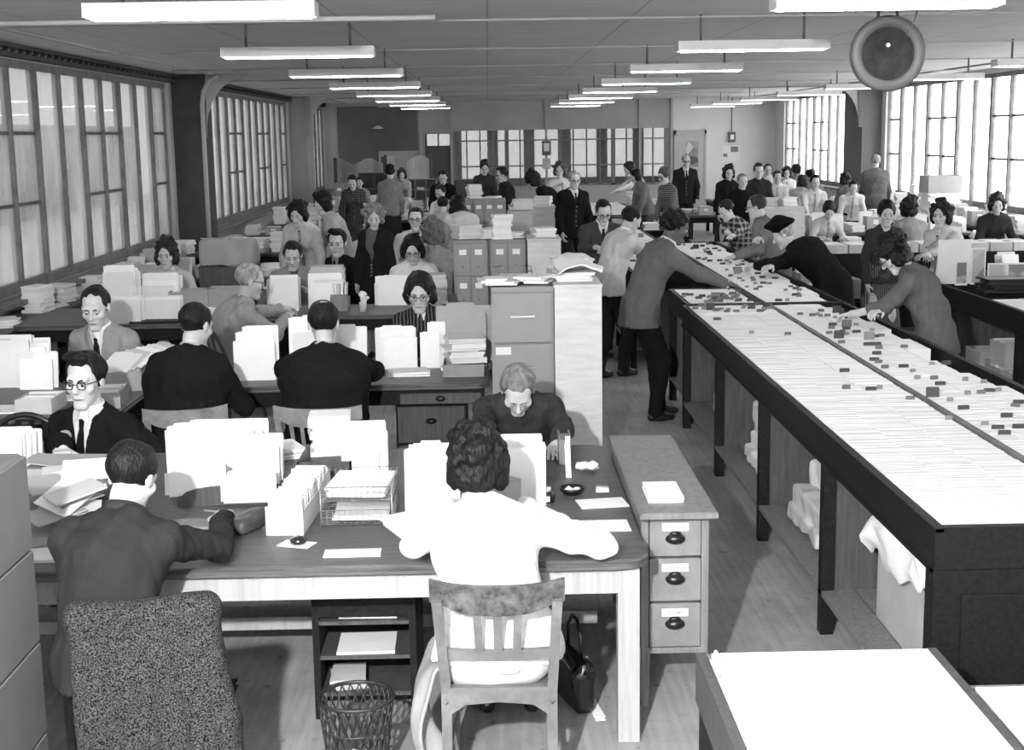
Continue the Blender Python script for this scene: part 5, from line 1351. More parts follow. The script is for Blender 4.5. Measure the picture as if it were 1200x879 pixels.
# ---- table by the bright windows side
TR = card_table('black card table with boxes beneath, beyond the woman in glasses', 4.05, 5.5, 8.6, 12.46, (8.66, 10.5, 12.4), near_panel=False)
cards('index cards on the table beyond the woman in glasses', 4.1, 5.45, 8.65, 11.2, .87, 1.0, 21, cols=6)
guides(24, 4.12, 5.0, 9.4, 11.1, 1.0, 22, 'on the table by the light bloused woman', .2)
pr = 'the table beyond the woman in glasses'
for k, (yy, g_, hh) in enumerate(((11.55, .3, .30), (11.05, .34, .20), (10.9, .38, .22), (11.2, .42, .2))):
    zz = .223 if k != 3 else .425
    carton(4.36 + .02 * k, (11.75, 11.32, 10.92, 11.34)[k], zz, .40, .36, .20 if k else .28, (.36, .33, .40, .44)[k], 0, 'the shelf under that table' if 0 else 'the shelf below the card table', ('open cardboard box', 'labelled cardboard box', 'grey cardboard box', 'pale cardboard box atop the labelled one')[k], filled=(k != 0), flap=(k == 0), label_patch=(k in (1, 3)))
for k in range(7):
    m = MB(); m.box(-.22, .22, -.15, .15, 0, .012); m.box(-.21, .21, -.14, .14, .012, .016); o = m.build('black_album', [M_black]); o.location = (4.42 + .02 * (k % 3), 11.72 + .02 * (k % 2), 1.004 + .017 * k); o.rotation_euler = (0, 0, (k % 4 - 1.5) * .09); o['label'] = ordw[k] + ' black album from the bottom of the pile by the light bloused woman'; o['category'] = 'album'; o['group'] = 'black albums'
def print_card(label, px, py, y, w, h, seed, z=1.0):
    q = P(px, py, y=y); t = thing('picture_card', label, 'picture', (q[0], y, z)); m = MB(); m.box(-w / 2, w / 2, 0, .006, 0, h); m.build('card', M_cream, t); m = MB(); m.box(-w / 2 + .012, w / 2 - .012, -.002, 0, .02, h - .015); m.build('print', poster_mat('print_%d' % seed, seed), t); return t
print_card('dark framed picture card standing behind the albums', 1128, 290, 12.25, .11, .22, 31)
print_card('tall narrow picture card beside the white panel', 1148, 275, 12.3, .13, .33, 32)
print_card('landscape picture card with dark trees at the end of the table', 1170, 285, 12.2, .17, .2, 33)
print_card('picture card with a slim tower at the end of the table', 1193, 285, 12.2, .17, .2, 34)
q = P(1120, 300, y=12.35); m = MB(); m.box(-.15, .15, 0, .01, 0, .4); m.cbox((0, .06, .18), (.28, .01, .36), Matrix.Rotation(R(15), 4, 'X')); o = m.build('display_panel', M_cream); o.location = (q[0], 12.38, 1.0); tag(o, 'white panel propped up behind the picture cards', 'panel')
q = P(1112, 318, y=11.5); t = thing('rubber_stamp', 'small black rubber stamp standing by the albums', 'stamp', (4.62, 11.38, 1.0)); m = MB(); m.box(-.02, .02, -.015, .015, 0, .02); m.build('stamp_base', M_black, t); m = MB(); m.lathe([(.008, .02), (.010, .05), (.014, .065), (.004, .078)], (0, 0, 0), 12); m.build('stamp_grip', M_black, t)
paper_stack(4.85, 11.5, 1.004, .28, .3, .03, .86, .2, pr)
m = MB(); m.bar((0, 0, .01), (.02, -.22, .16), .02, .015); m.bar((.06, 0, .01), (.08, -.22, .16), .02, .015); m.bar((.0, .0, .01), (.06, 0, .01), .02, .015); o = m.build('wire_easel', M_black); o.location = (4.98, 11.25, 1.0); tag(o, 'black folding easel lying on the cards by the picture cards', 'easel')
# counter behind, dark front with card boxes on top
TM = card_table('dark counter of card boxes behind the two women', 3.95, 6.6, 16.2, 17.0, (16.27, 16.92), near_panel=True, h=.94)
for k in range(9):
    carton(4.1 + .28 * k, 16.55, .94, .26, .5, .10, (.5, .45, .6)[k % 3], 0, 'the counter behind the two women', ('grey' if k % 3 == 1 else 'pale') + ' flat card box')
t = make_desk('low dark table of card crates beside the striped skirt', 3.35, 3.95, 14.5, 15.5, .62, M_dwood)
for k, (x, y, h_) in enumerate(((3.5, 14.72, .14), (3.79, 14.7, .2), (3.5, 15.2, .22), (3.79, 15.2, .16))): carton(x, y, .62, .26, .34, h_, (.3, .36)[k % 2], .1 * (k - 1), 'the low dark table', 'card crate')
# ------------------------------------------------------------------ people near the camera
hd_ = lambda px, py, z=.835: P(px, py, z=z)
# woman in white, from behind
PW = person('woman in a white blouse seen from behind, bent over the near desk', (560, 548), y=5.16, sex='f', yaw=3, lean=14, hunch=22, side=-6, s=1.0, feet=((.14, 5.52), (-.05, 5.52)), look=(-6, 22, 0), hz=.545, el=(P(706, 640, z=.85), P(486, 640, z=.85)), hk=1.9, top=('blouse', .86), bottom=('skirt', .62), hair=('curly', .012), sk=.55, collar=.86,
       rh=hd_(612, 590), lh=hd_(528, 592), pole=(V3(1, -.25, -.35), V3(-1, -.25, -.35)), vox=.007, fat=1.24)
PS = person('man in a dark sweater seen from behind, beside the tweed coat', (155, 560), yaw=-8, lean=14, hunch=14, look=(-12, 28, 0), hz=.57, el=(P(256, 640, z=.86), None), top=('sweater', .032), bottom=('trousers', .01), hair=('short', .012), sk=.5,
       rh=hd_(262, 606, .82), lh=hd_(140, 620), pole=(V3(1, -.5, -.45), V3(-1, -.2, -.5)), vox=.007, collar=.05)
PB = person('fair haired boy in a dark sweater bowing his head over papers', (607, 458), y=7.32, yaw=176, lean=22, hunch=24, look=(4, 48, 0), hz=.55, top=('sweater', .05), bottom=('trousers', .02), hair=('short', .19), sk=.56, s=1.06,
       rh=hd_(575, 540), lh=hd_(655, 525, .81), pole=(V3(-.8, .2, -.5), V3(1, .3, -.3)), vox=.007, brows=.15)
PG = person('man in horn rimmed glasses and dark suit looking at the camera', (100, 446), y=7.5, s=1.17, yaw=158, lean=3, hunch=6, look=(10, 6, 0), hz=.57, top=('jacket', .012), shirt=.72, vneck=.30, tie=.012, collar=.75, bottom=('trousers', .01), hair=('quiff', .015), sk=.58, glasses=.015,
       rh=P(72, 530, y=7.02), lh=P(150, 575, y=7.35), vox=.0065, brows=.015, cuff=.75, curl=(.25, .4))
PA = person('man in a dark suit from behind with thick dark hair', (230, 382), y=8.42, s=1.08, yaw=-14, lean=10, hunch=10, look=(-14, 16, 0), hz=.55, top=('jacket', .012), bottom=('trousers', .01), hair=('slick', .012), sk=.5, fat=1.34, collar=.4)
PBb = person('balding man in a dark suit from behind, on the slatted chair', (379, 380), y=8.4, s=1.1, yaw=6, lean=8, hunch=8, look=(0, 14, 0), hz=.55, top=('jacket', .012), bottom=('trousers', .012), hair=('patch', .015), sk=.5, fat=1.34, collar=.4,
       rh=hd_(455, 438, .82), lh=hd_(330, 425, .82), pole=(V3(1, -.1, -.5), V3(-1, 0, -.5)))
PC = person('woman in a striped dark dress with a white collar reading', (492, 343), sex='f', y=10.35, s=1.12, fat=1.15, yaw=176, lean=8, hunch=10, look=(0, 18, 0), hz=.55, top=('dress', .06), topmat=stripes('striped_dress', .012, .10, 0, 38, .35), bottom=('skirt', .03), hair=('bob', .02), sk=.5, collar=.8, glasses=.12,
       rh=hd_(465, 415), lh=hd_(530, 415))
PK = person('man in a light cardigan and dark tie reading at the window desk', (112, 361), y=9.75, s=1.16, yaw=162, lean=10, hunch=12, look=(16, 17, 0), hz=.55, top=('cardigan', .28), shirt=.8, vneck=.22, tie=.02, collar=.85, bottom=('trousers', .04), hair=('slick', .02), sk=.55,
       rh=hd_(95, 410, .82), lh=hd_(140, 415, .82))
PH = person('grey haired man in a work smock turned towards the aisle', (294, 330), y=12.05, s=1.18, yaw=-62, lean=10, hunch=16, look=(-12, 14, 0), hz=.56, top=('smock', .28), bottom=('trousers', .05), hair=('crop', .32), sk=.45, glasses=.03,
       rh=hd_(335, 372, .82), lh=hd_(345, 362, .82))
# ------------------------------------------------------------------ at the card table
PM = person('young man in a grey jacket reaching over the card table', (792, 255), pose='stand', yaw=-74, lean=19, hunch=10, look=(-4, 22, 0), s=1.06, y=11.5, zfix=.965, top=('jacket', .12), bottom=('trousers', .012), hair=('afro', .012), sk=.085, collar=.8, brows=.01, mouth=.05, hem=.16,
       rh=P(865, 340, z=1.085), lh=P(812, 322, z=1.02), cuff=.75, palm=(None, None), feet=((1.36, 11.35), (1.42, 11.6)))
PT = person('dark haired woman in glasses fingering cards on the table', (1047, 303), pose='stand', sex='f', yaw=58, lean=15, hunch=16, look=(22, 40, 0), y=10.0, s=1.0, zfix=.9, top=('sweater', .11), bottom=('skirt', .12), hair=('wavy', .012), sk=.5, glasses=.02,
       rh=P(1022, 372, z=1.08), lh=P(1000, 368, z=1.08), sleeve=.42, curl=(.5, .5), pole=(V3(.5, -.8, -.5), V3(-.6, -.6, -.6)))
PBe = person('stout man in a black beret and black coat leaning over the card table', (918, 262), pose='stand', yaw=72, lean=34, hunch=22, look=(6, 28, 0), fat=1.25, y=13.3, zfix=.93, top=('coat', .012), bottom=('trousers', .012), hair=('crop', .35), sk=.52, hem=.35,
       rh=P(893, 318, z=1.085), lh=P(885, 312, z=1.085), cuff=.7, curl=(.6, .6))
hm = PBe['hm']; q = PBe['q']; G = Field(.008); G.ell(q(0, -.02, .115), V3(.135, .15, .048), np.array([PBe['hrt'], unit(PBe['hf'] + PBe['hu'] * .25), unit(PBe['hu'] - PBe['hf'] * .25)]), .02); G.cap(q(0, -.012, .085), q(0, -.012, .10), .092, .1, k=.03); G.cap(q(0, -.02, .17), q(0, -.02, .19), .006, .004, k=.01)
sobj(G, 'beret', cloth(.008), PBe['o'], PBe['base'], wav(77, .006, 30))
PGl = person('man in glasses and a grey overcoat beside the man in the beret', (886, 243), pose='stand', yaw=66, lean=12, hunch=10, look=(4, 12, 0), fat=1.12, y=15.0, zfix=.93, top=('coat', .16), bottom=('trousers', .05), hair=('slick', .06), sk=.5, glasses=.02,
       rh=P(868, 310, z=1.08), lh=P(862, 300, z=1.08))
PPl = person('woman in a checked dress bending over the far cards', (851, 236), pose='stand', sex='f', yaw=120, lean=18, hunch=16, look=(-2, 30, 0), y=16.6, zfix=.90, top=('dress', .1), topmat=stripes('checked_cloth', .02, .32, 0, 16, .4, 2), bottom=('skirt', .1), botmat=stripes('checked_cloth', .02, .32), hair=('short', .015), sk=.5,
       rh=P(850, 305, z=1.03), lh=P(838, 300, z=1.03))
PV = person('man in a dark V-neck sweater and tie sorting slips', (707, 242), pose='stand', yaw=192, lean=6, hunch=14, look=(-4, 26, 0), y=14.6, zfix=.93, top=('sweater', .075), shirt=.75, vneck=.16, tie=.04, collar=.8, bottom=('trousers', .012), hair=('slick', .015), sk=.5, glasses=.05, fat=1.08,
       rh=P(698, 290, y=14.22), lh=P(708, 292, y=14.22), curl=(.8, .8))
PL_ = person('man in a pale sweater and dark tie leaning on the card table', (740, 251), pose='stand', yaw=-62, lean=12, hunch=14, look=(0, 24, 0), y=13.7, zfix=.92, top=('sweater', .50), shirt=.8, vneck=.12, tie=.03, collar=.85, bottom=('trousers', .03), hair=('slick', .015), sk=.42,
       rh=P(765, 298, z=1.08), lh=P(775, 295, z=1.08), feet=((1.30, 13.55), (1.05, 13.45)))
# ------------------------------------------------------------------ people down the hall
def pp(label, at, y, sex='m', yaw=180, pose='sit', **k):
    k.setdefault('lean', 10); return person(label, at, y=y, sex=sex, yaw=yaw, pose=pose, **k)
J = lambda g: ('jacket', g); S = lambda g: ('sweater', g); B = lambda g: ('blouse', g)
pp('smiling woman in a pale cardigan behind upright files by the grimy windows', (195, 299), 14.3, 'f', 178, look=(0, 8, 0), top=S(.5), shirt=.75, hair=('wavy', .05), smile=True, s=1.12)
c_ = pp('man in a grey smock with a cigarette in his mouth', (343, 300), 14.5, 'm', 186, lean=14, look=(-4, 18, 0), top=('smock', .26), shirt=.1, vneck=.14, hair=('short', .03), s=1.14)
m = MB(); q = c_['q']; b_ = c_['base']; m.tube([q(.012, .088, -.068) - b_, q(.03, .145, -.085) - b_], .005, 8); m.build('cigarette', M_white, c_['o'])
pp('young man in a black open shirt looking towards the grimy windows', (395, 285), 15.5, 'm', 150, look=(-38 + 60, 8, 0), top=S(.015), hair=('quiff', .015), sk=.55, collar=.3, s=1.18)
pp('standing woman in a pale cardigan leaning over the man with the cigarette', (349, 251), 15.5, 'f', 172, 'stand', lean=20, look=(-6, 22, 0), top=('cardigan', .45), bottom=('skirt', .3), hair=('wavy', .015), rh=None, smile=True)
pp('person in a pale smock bending, half hidden behind the leaning woman', (378, 240), 17.6, 'f', 120, 'stand', lean=18, look=(0, 20, 0), top=('smock', .42), bottom=('skirt', .3), hair=('wavy', .015))
pp('standing grey haired woman in a long dark coat over a cardigan', (438, 255), 14.9, 'f', 150, 'stand', lean=2, look=(34, 16, 0), top=('coat', .02), shirt=.12, vneck=.34, bottom=('skirt', .04), hair=('curly', .22), sk=.5, s=1.0, hem=.5)
pp('person in a white blouse and glasses reading behind the woman in stripes', (484, 293), 13.95, 'f', 178, look=(2, 24, 0), top=B(.72), hair=('bob', .015), glasses=.05, s=1.12)
pp('curly haired woman from behind in a grey top, beside the card cabinets', (508, 275), 15.2, 'f', 4, look=(0, 10, 0), top=S(.26), hair=('curly', .13), s=1.14, hk=1.5)
pp('young man in dark glasses and a pale sweater over a dark shirt', (487, 257), 17.2, 'm', 184, look=(-6, 4, 0), top=S(.5), shirt=.02, vneck=.14, hair=('slick', .02), glasses=.015, s=1.12)
pp('woman in a white blouse from behind, bowed with dark hair falling forward', (536, 243), 17.9, 'f', 16, 'stand', lean=34, hunch=24, look=(0, 30, 0), top=B(.62), bottom=('skirt', .2), hair=('long', .015))
pp('dark haired child-sized head from behind next to the bowed white blouse', (519, 240), 21, 'm', 0, look=(0, 10, 0), top=S(.3), hair=('short', .02), s=.95)
pp('standing woman in a dark checked smock sorting papers down the hall', (413, 214), 25, 'f', 180, 'stand', lean=12, look=(0, 26, 0), top=('smock', .05), topmat=stripes('dark_check', .02, .12, 0, 26, .4, 2), bottom=('skirt', .05), hair=('short', .02))
pp('standing woman in a grey cardigan seen from behind far down the hall', (457, 203), 26.5, 'f', -6, 'stand', lean=4, look=(0, 14, 0), top=('cardigan', .22), bottom=('skirt', .03), hair=('updo', .015))
pp('seated person facing the camera behind the far grey cardigan', (471, 205), 32, 'f', 180, look=(0, 8, 0), top=S(.3), hair=('wavy', .02))
pp('half hidden person beside the woman in the dark checked smock', (421, 215), 28, 'f', 180, look=(0, 8, 0), top=S(.2), hair=('short', .03))
pp('man in a black shirt standing at the far pigeonholes', (519, 208), 26.5, 'm', 182, 'stand', look=(0, 22, 0), top=S(.012), hair=('short', .03))
pp('seated dark haired person below the man in the black shirt', (516, 226), 23.5, 'm', 150, look=(0, 20, 0), top=B(.6), hair=('short', .03))
pp('woman with dark hair behind a pile of pale boxes far down the aisle', (568, 197), 29, 'f', 184, 'stand', look=(0, 20, 0), top=S(.05), bottom=('skirt', .05), hair=('updo', .02))
pp('man in glasses and a dark jacket facing the grimy windows, far down the aisle', (588, 205), 25.5, 'm', 105, 'stand', lean=6, look=(0, 8, 0), top=J(.03), hair=('quiff', .02), glasses=.02)
pp('woman in a black dress bending over the aisle chest', (624, 213), 23, 'f', 80, 'stand', lean=26, hunch=20, look=(0, 34, 0), top=('dress', .015), bottom=('skirt', .015), hair=('wavy', .02))
pp('standing woman in a long white smock holding papers', (656, 200), 25.5, 'f', 200, 'stand', lean=2, look=(-30, 6, 0), top=('smock', .55), bottom=('skirt', .4), hair=('wavy', .08), rh=P(653, 218, y=25.2), s=1.0)
pp('elderly man in a black suit standing near the aisle', (673, 211), 21, 'm', 200, 'stand', lean=2, look=(-6, 10, 0), top=J(.012), shirt=.7, vneck=.2, tie=.02, hair=('crop', .3), glasses=.2, fat=1.1)
pp('woman in a white blouse reaching towards the far cards', (737, 198), 28.5, 'f', 110, 'stand', lean=22, look=(0, 22, 0), top=B(.6), bottom=('skirt', .2), hair=('bob', .02), lh=P(715, 228, y=28), rh=P(718, 228, y=28))
pp('dark haired woman in a grey jumper at the far cards', (744, 206), 26.5, 'f', 105, 'stand', lean=14, look=(0, 22, 0), top=S(.18), bottom=('skirt', .1), hair=('long', .015))
pp('woman in dark glasses and a striped dress facing the far cards', (778, 207), 24, 'f', 120, 'stand', lean=8, look=(6, 14, 0), top=('dress', .1), topmat=stripes('striped_grey', .06, .2, 2, 30, .5), bottom=('skirt', .1), botmat=stripes('striped_grey', .06, .2), hair=('updo', .08), glasses=.02)
pp('bald man in glasses and a dark suit with a tie standing before the pale door', (804, 189), 30, 'm', 184, 'stand', lean=2, look=(0, 8, 0), top=J(.03), shirt=.75, vneck=.22, tie=.02, collar=.8, hair=('bald', .2), glasses=.02, s=1.1, fat=1.1)
pp('woman with wavy hair facing the camera behind the plaid woman', (854, 203), 25.5, 'f', 182, 'stand', look=(0, 4, 0), top=S(.02), bottom=('skirt', .05), hair=('wavy', .03))
pp('elderly smiling person in black behind the man in the grey overcoat', (870, 213), 22.5, 'm', 182, 'stand', look=(4, 8, 0), top=S(.012), hair=('crop', .2), s=1.0, smile=True)
pp('boy in a dark buttoned shirt before the pale wall', (889, 201), 24.5, 'm', 180, 'stand', look=(0, 4, 0), top=S(.04), collar=.06, hair=('quiff', .06), s=1.0)
pp('woman shading her face over a book behind the beret man', (971, 248), 20.2, 'f', 190, lean=18, look=(-10, 30, 0), top=B(.5), hair=('updo', .02))
pp('man in a grey shirt from behind standing by the bright window column', (1026, 190), 27, 'm', -10, 'stand', look=(0, 14, 0), top=S(.12), bottom=('trousers', .2), hair=('crop', .3), sleeve=.5, s=1.08, fat=1.1)
pp('dark haired woman from behind among the far desks by the column', (990, 211), 25.8, 'f', 12, 'stand', lean=20, look=(0, 10, 0), top=S(.12), hair=('wavy', .04), s=.92)
pp('young man with dark hair resting his cheek, far desks by the column', (1000, 220), 24.2, 'm', 176, 'stand', lean=22, look=(0, 14, 0), top=B(.6), hair=('quiff', .02), s=.9)
far = [((911, 208), 27.5, 'm', 176, B(.7), ('short', .02), 'first'), ((922, 203), 29.5, 'f', 170, B(.7), ('wavy', .05), 'second'), ((932, 199), 31, 'f', 60, S(.3), ('bob', .02), 'third'), ((949, 206), 27.4, 'm', 10, S(.2), ('short', .02), 'fourth')]
for a, y_, sx, yw, tp, hr, o_ in far:
    pp('%s seated clerk from the pale wall, by the far bright windows' % o_, a, y_, sx, yw, look=(0, 8, 0), top=tp, hair=hr)
pp('small face half hidden beside the boy at the pale wall', (900, 199), 31, 'm', 176, look=(0, 8, 0), top=B(.6), hair=('short', .03))
pp('long haired woman in profile among the far desks', (941, 213), 25.5, 'f', -50, look=(0, 12, 0), top=S(.4), hair=('long', .03))
pp('young man in a white shirt facing the camera among the far desks', (955, 214), 24.4, 'm', 184, look=(0, 8, 0), top=B(.6), hair=('quiff', .02))
pp('standing dark haired woman in a dark dress behind the woman in glasses', (1039, 252), 14.2, 'f', 178, 'stand', look=(-4, 4, 0), top=('dress', .05), shirt=.6, bottom=('skirt', .1), botmat=stripes('striped_skirt', .03, .14, 0, 50, .5), hair=('updo', .015), collar=None, s=1.0)
pp('smiling woman in a light blouse turned towards her neighbour', (1103, 253), 13.8, 'f', 130, 'stand', look=(10, 4, 0), top=B(.55), bottom=('skirt', .2), hair=('wavy', .02), smile=True, collar=.7, s=1.0, rh=P(1085, 305, y=13.4), lh=P(1078, 302, y=13.4), sleeve=.7, fat=1.08)
pp('dark curly head from behind beyond the two women', (1065, 245), 17.6, 'f', 0, look=(0, 8, 0), top=S(.3), hair=('curly', .03), s=1.0)
pp('woman in a dark jumper with her hair up, sitting near the bright windows', (1168, 240), 18.2, 'f', 176, look=(-4, 14, 0), top=S(.04), hair=('wavy', .04), s=1.0)
# ------------------------------------------------------------------ desks down the hall
def clutter(place, x0, x1, y0, y1, z, seed, dens=.9, fol=.3, box=.15, tall=1.0, g=None, cell=.30):
    rs = np.random.RandomState(seed); nx = max(1, int((x1 - x0) / cell)); ny = max(1, int((y1 - y0) / .40))
    for i in range(nx):
        for j in range(ny):
            if rs.rand() > dens: continue
            x = x0 + (x1 - x0) * (i + .5) / nx + (rs.rand() - .5) * .04; y = y0 + (y1 - y0) * (j + .5) / ny + (rs.rand() - .5) * .04; r = rs.rand()
            if r < fol:
                folder_row(x, y, z, 4, .05, .24, .22 + .1 * rs.rand() * tall, ((.86, .72), (.8, .52), (.72, .36))[int(rs.rand() * 3)], (rs.rand() - .5) * .2, place, rs=rs)
            elif r < fol + box:
                carton(x, y, z, .22 + .06 * rs.rand(), .30, .10 + .12 * rs.rand() * tall, (.3, .42, .6)[int(rs.rand() * 3)], (rs.rand() - .5) * .2, place, label_patch=rs.rand() < .5)
            else:
                paper_stack(x, y, z, .2 + .06 * rs.rand(), .29, (.012 + .20 * rs.rand() ** 1.6 * tall), (.86, .8, .72, .52)[int(rs.rand() * 3.4)] if g is None else g, (rs.rand() - .5) * .7, place)
# desk of the cardigan man, by the grimy windows
make_desk('desk heaped with files by the grimy windows, before the man in the cardigan', -4.45, -2.28, 8.15, 9.35, .77, M_mwood)
pk = 'the cardigan man\'s desk'
def at2(px, py, z=.77):
    q = P(px, py, z=z)
    if q[0] < -2.3 and q[1] < 11: q[0] = min(max(q[0], -4.25), -2.45); q[1] = min(max(q[1], 8.32), 9.18)
    return q
def free_y(x0, x1, y0, d, lim=2.6):
    '''nearest place along the hall where a desk meets no one's seat or feet and no other desk'''
    best = None
    for k in range(0, 41):
        for sg in (1, -1):
            y = y0 + sg * k * lim / 40
            ok = all(not (x0 - r < px < x1 + r and y - r < py < y + d + r) for pts in PEOPLE for (px, py, r) in pts) and all(not (a < x1 and b > x0 and c < y + d + .02 and e > y - .02) for (a, b, c, e) in DESKS)
            if ok: DESKS.append((x0, x1, y, y + d)); return y
    return None
DESKS = [(-3.4, -2.5, 15.2, 15.8), (-4.5, -2.3, 8.1, 9.4), (-2.3, 0, 9, 10.3), (-2.25, -.3, 12.6, 14), (-4.4, -2.4, 12.2, 13.7), (-.45, .75, 13.5, 14.3), (-.35, 1.05, 16.9, 18), (-.5, 1.05, 21.1, 22), (1.3, 3.0, 4.6, 20.3), (3.9, 6.7, 16.1, 17.1), (3.3, 4.0, 14.4, 15.6), (4.0, 5.6, 8.5, 12.5), (1.2, 3.4, 22.5, 27.7), (3.9, 4.7, 20.1, 21.1), (7.7, 8.5, 9, 30)]
q = at2(30, 440); folder_row(q[0], q[1] + .12, .77, 7, .035, .34, .34, (.72, .52, .86), .0, pk, (3, 9))
q = at2(85, 425); folder_row(q[0], q[1] + .1, .77, 6, .04, .24, .32, (.72, .86), .1, pk, (3, 12))
q = at2(-2, 412); paper_stack(q[0] + .1, q[1] + .1, .77, .24, .3, .16, .72, 0, pk)
q = at2(120, 412); folder_row(q[0], q[1], .77, 5, .04, .24, .26, (.86, .8), -.05, pk, (3, 12))
q = at2(80, 470); paper_stack(q[0], q[1] + .1, .77, .3, .22, .008, .86, .2, pk); q = at2(25, 480); paper_stack(q[0], q[1], .77, .32, .25, .01, .8, .1, pk)
carton(-2.45, 8.55, .77, .28, .34, .10, .33, .1, pk, 'file box heaped with loose papers', filled=True)
carton(-2.47, 9.12, .77, .3, .3, .13, .3, .1, pk, 'dark card box', filled=True)
carton(-2.78, 8.40, .77, .22, .3, .09, .5, 0, pk, 'pale open box of crumpled papers')
for k in range(5):
    folder(-2.50 + .05 * k, 9.0 + .02 * k, .905 + .014 * k, .24, .2, (.72, .52, .86)[k % 3], -.5 - .1 * k, 60, pk, 'spread slip file leaning out of the dark card box', 'slip files on the dark card box')
hoop_chair('empty dark hoop-back chair beside the man in horn rimmed glasses', (P(38, 470, y=7.9)[0], 7.98, 0), .05, M_black)
# window bench with piles
m_ = make_desk('long low bench of papers running under the grimy windows', -4.78, -4.30, 9.5, 21.0, .72, M_bwood, floorbar=False, cat='bench')
pb = 'the window bench'
q = P(86, 348, z=.72); paper_stack(-4.5, 11.2, .72, .30, .5, .20, .86, .0, pb, 'big square block of white paper', .3)
clutter(pb, -4.74, -4.34, 9.7, 10.9, .72, 3, .9, 0, .2)
clutter(pb, -4.74, -4.34, 13.2, 20.8, .72, 4, .95, .1, .15, 1.3)
t = thing('desk_lamp', 'dark desk lamp with a tilted round shade on the window bench', 'lamp', (-4.52, 12.2, .72))
m = MB(); m.lathe([(.10, 0), (.10, .02), (.03, .035), (.02, .05)], (0, 0, 0), 20); m.build('lamp_base', M_black, t); m = MB(); m.tube([(0, 0, .03), (-.02, 0, .2), (-.02, .02, .28)], .01, 8); m.build('lamp_stem', M_black, t)
m = MB(); m.lathe([(.02, .0), (.10, .05), (.135, .11), (.13, .11), (.095, .055), (.01, .012)], (-.02, .02, .27), 22, Matrix.Rotation(R(68), 4, 'Y') @ Matrix.Rotation(R(30), 4, 'X'), cap=False); m.build('lamp_shade', M_dmetal, t)
paper_stack(-4.5, 12.75, .72, .26, .4, .07, .86, .3, pb, 'white crumpled packet', 1.5)
# second row: the two men in dark suits and the striped dress woman
D2 = make_desk('dark double desk between the two men in dark suits and the woman in stripes', -2.25, -.02, 9.05, 10.02, .77, M_mwood, floorbar=False)
add_drawer(D2, -.62, -.08, 9.082, .625, .70, M_bwood)
t = thing('pedestal_cabinet', 'worn pedestal of drawers under the dark double desk', 'drawer unit', (-.42, 9.20, 0)); m = MB(); m.box(-.24, .24, 0, .62, .04, .60); m.build('case', M_dwood, t)
for k in range(2): m = MB(); m.box(-.225, .225, -.015, 0, .07 + .27 * k, .07 + .27 * k + .25, bev=.004); o = m.build('drawer', M_bwood, t); h = MB(); h.lathe([(.04, 0), (.036, .016), (.01, .028)], (0, -.015, .22 + .27 * k), 14, Matrix.Rotation(PI / 2, 4, 'X') @ Matrix.Scale(.5, 4, (0, 1, 0))); h.build('drawer_handle', M_black, o)
p2 = 'the striped dress woman\'s desk'
q = at2(314, 432); folder_row(q[0], 9.35, .77, 4, .035, .30, .36, (.86, .8), .06, p2 + ' end', (2, 6)); 
q = at2(350, 420); folder_row(-1.25, 9.55, .77, 4, .04, .34, .40, (.72, .86), .02, p2 + ' end', (2, 6))
for (px, n, w_, h_, g_) in ((408, 3, .24, .34, .8), (466, 4, .30, .30, .86), (508, 3, .15, .34, .86)):
    q = P(px, 400, y=9.75); folder_row(q[0], 9.72, .77, n, .04, w_, h_, (g_, .8), 0, p2, (2, 10))
q = P(545, 400, y=9.6); folder(q[0] - .02, 9.78, .77, .34, .40, .36, 0, 4, p2, 'tall dark board standing behind the stacked files', 'boards on the desk'); folder(q[0] + .0, 9.86, .77, .42, .44, .36, 0, 4, p2, 'tall grey board standing against the filing cabinet', 'boards on the desk')
q = P(543, 415, y=9.35); paper_stack(q[0], 9.45, .86, .26, .3, .17, .72, .1, p2, 'shaggy pile of files tied on a box', 1.5); carton(q[0], 9.45, .77, .28, .32, .085, .25, 0, p2, 'flat dark box under the shaggy files', filled=False)
q = at2(480, 438); paper_stack(q[0], q[1], .77, .30, .24, .025, .86, .1, p2, 'open white register')
for k, (px, r_) in enumerate(((452, .035), (467, .05), (488, .07))):
    q = P(px, 425, z=.79); G = Field(.006); G.ell((0, 0, .025), (r_, r_ * .7, .026), k=.02); G.half((0, 0, 0), (0, 0, -1)); o = bpy.data.objects.new('stamp_roller', G.mesh('stamp_roller', M_black)); link(o); o.location = (q[0], q[1], .77); tag(o, ('small', 'middle sized', 'largest')[k] + ' of the black stamp blotters before the striped dress woman', 'blotter')
for k, (px, py) in enumerate(((533, 432), (553, 434))):
    q = at2(px, py); paper_stack(q[0], max(q[1], 9.15), .77, .2, .18, (.02, .05)[k], (.86, .5)[k], .0, p2, ('thin white pad', 'small bundle of tied slips')[k])
# filing cabinet and cupboard by the aisle
t = thing('filing_cabinet', 'tall grey filing cabinet with wide drawers behind the fair haired boy', 'filing cabinet', (.205, 9.0, 0)); 
m = MB(); m.box(-.205, .205, .02, .62, 0, 1.41, bev=.005); m.box(-.205, .205, 0, .02, 1.385, 1.41); m.build('case', M_metal, t)
for k in range(4):
    m = MB(); m.box(-.19, .19, -.008, .018, .03 + .338 * k, .03 + .338 * k + .328, bev=.004); o = m.build('drawer', M_metal, t)
    m = MB(); m.box(-.08, .08, -.022, -.014, .195 + .338 * k, .212 + .338 * k, bev=.003); m.box(-.075, -.06, -.016, -.008, .195 + .338 * k, .212 + .338 * k); m.box(.06, .075, -.016, -.008, .195 + .338 * k, .212 + .338 * k); m.build('drawer_handle', M_chrome, o)
    m = MB(); m.box(-.18, -.08, -.010, -.007, .29 + .338 * k, .34 + .338 * k); m.build('drawer_label', M_cream if k < 3 else M_metal, o)
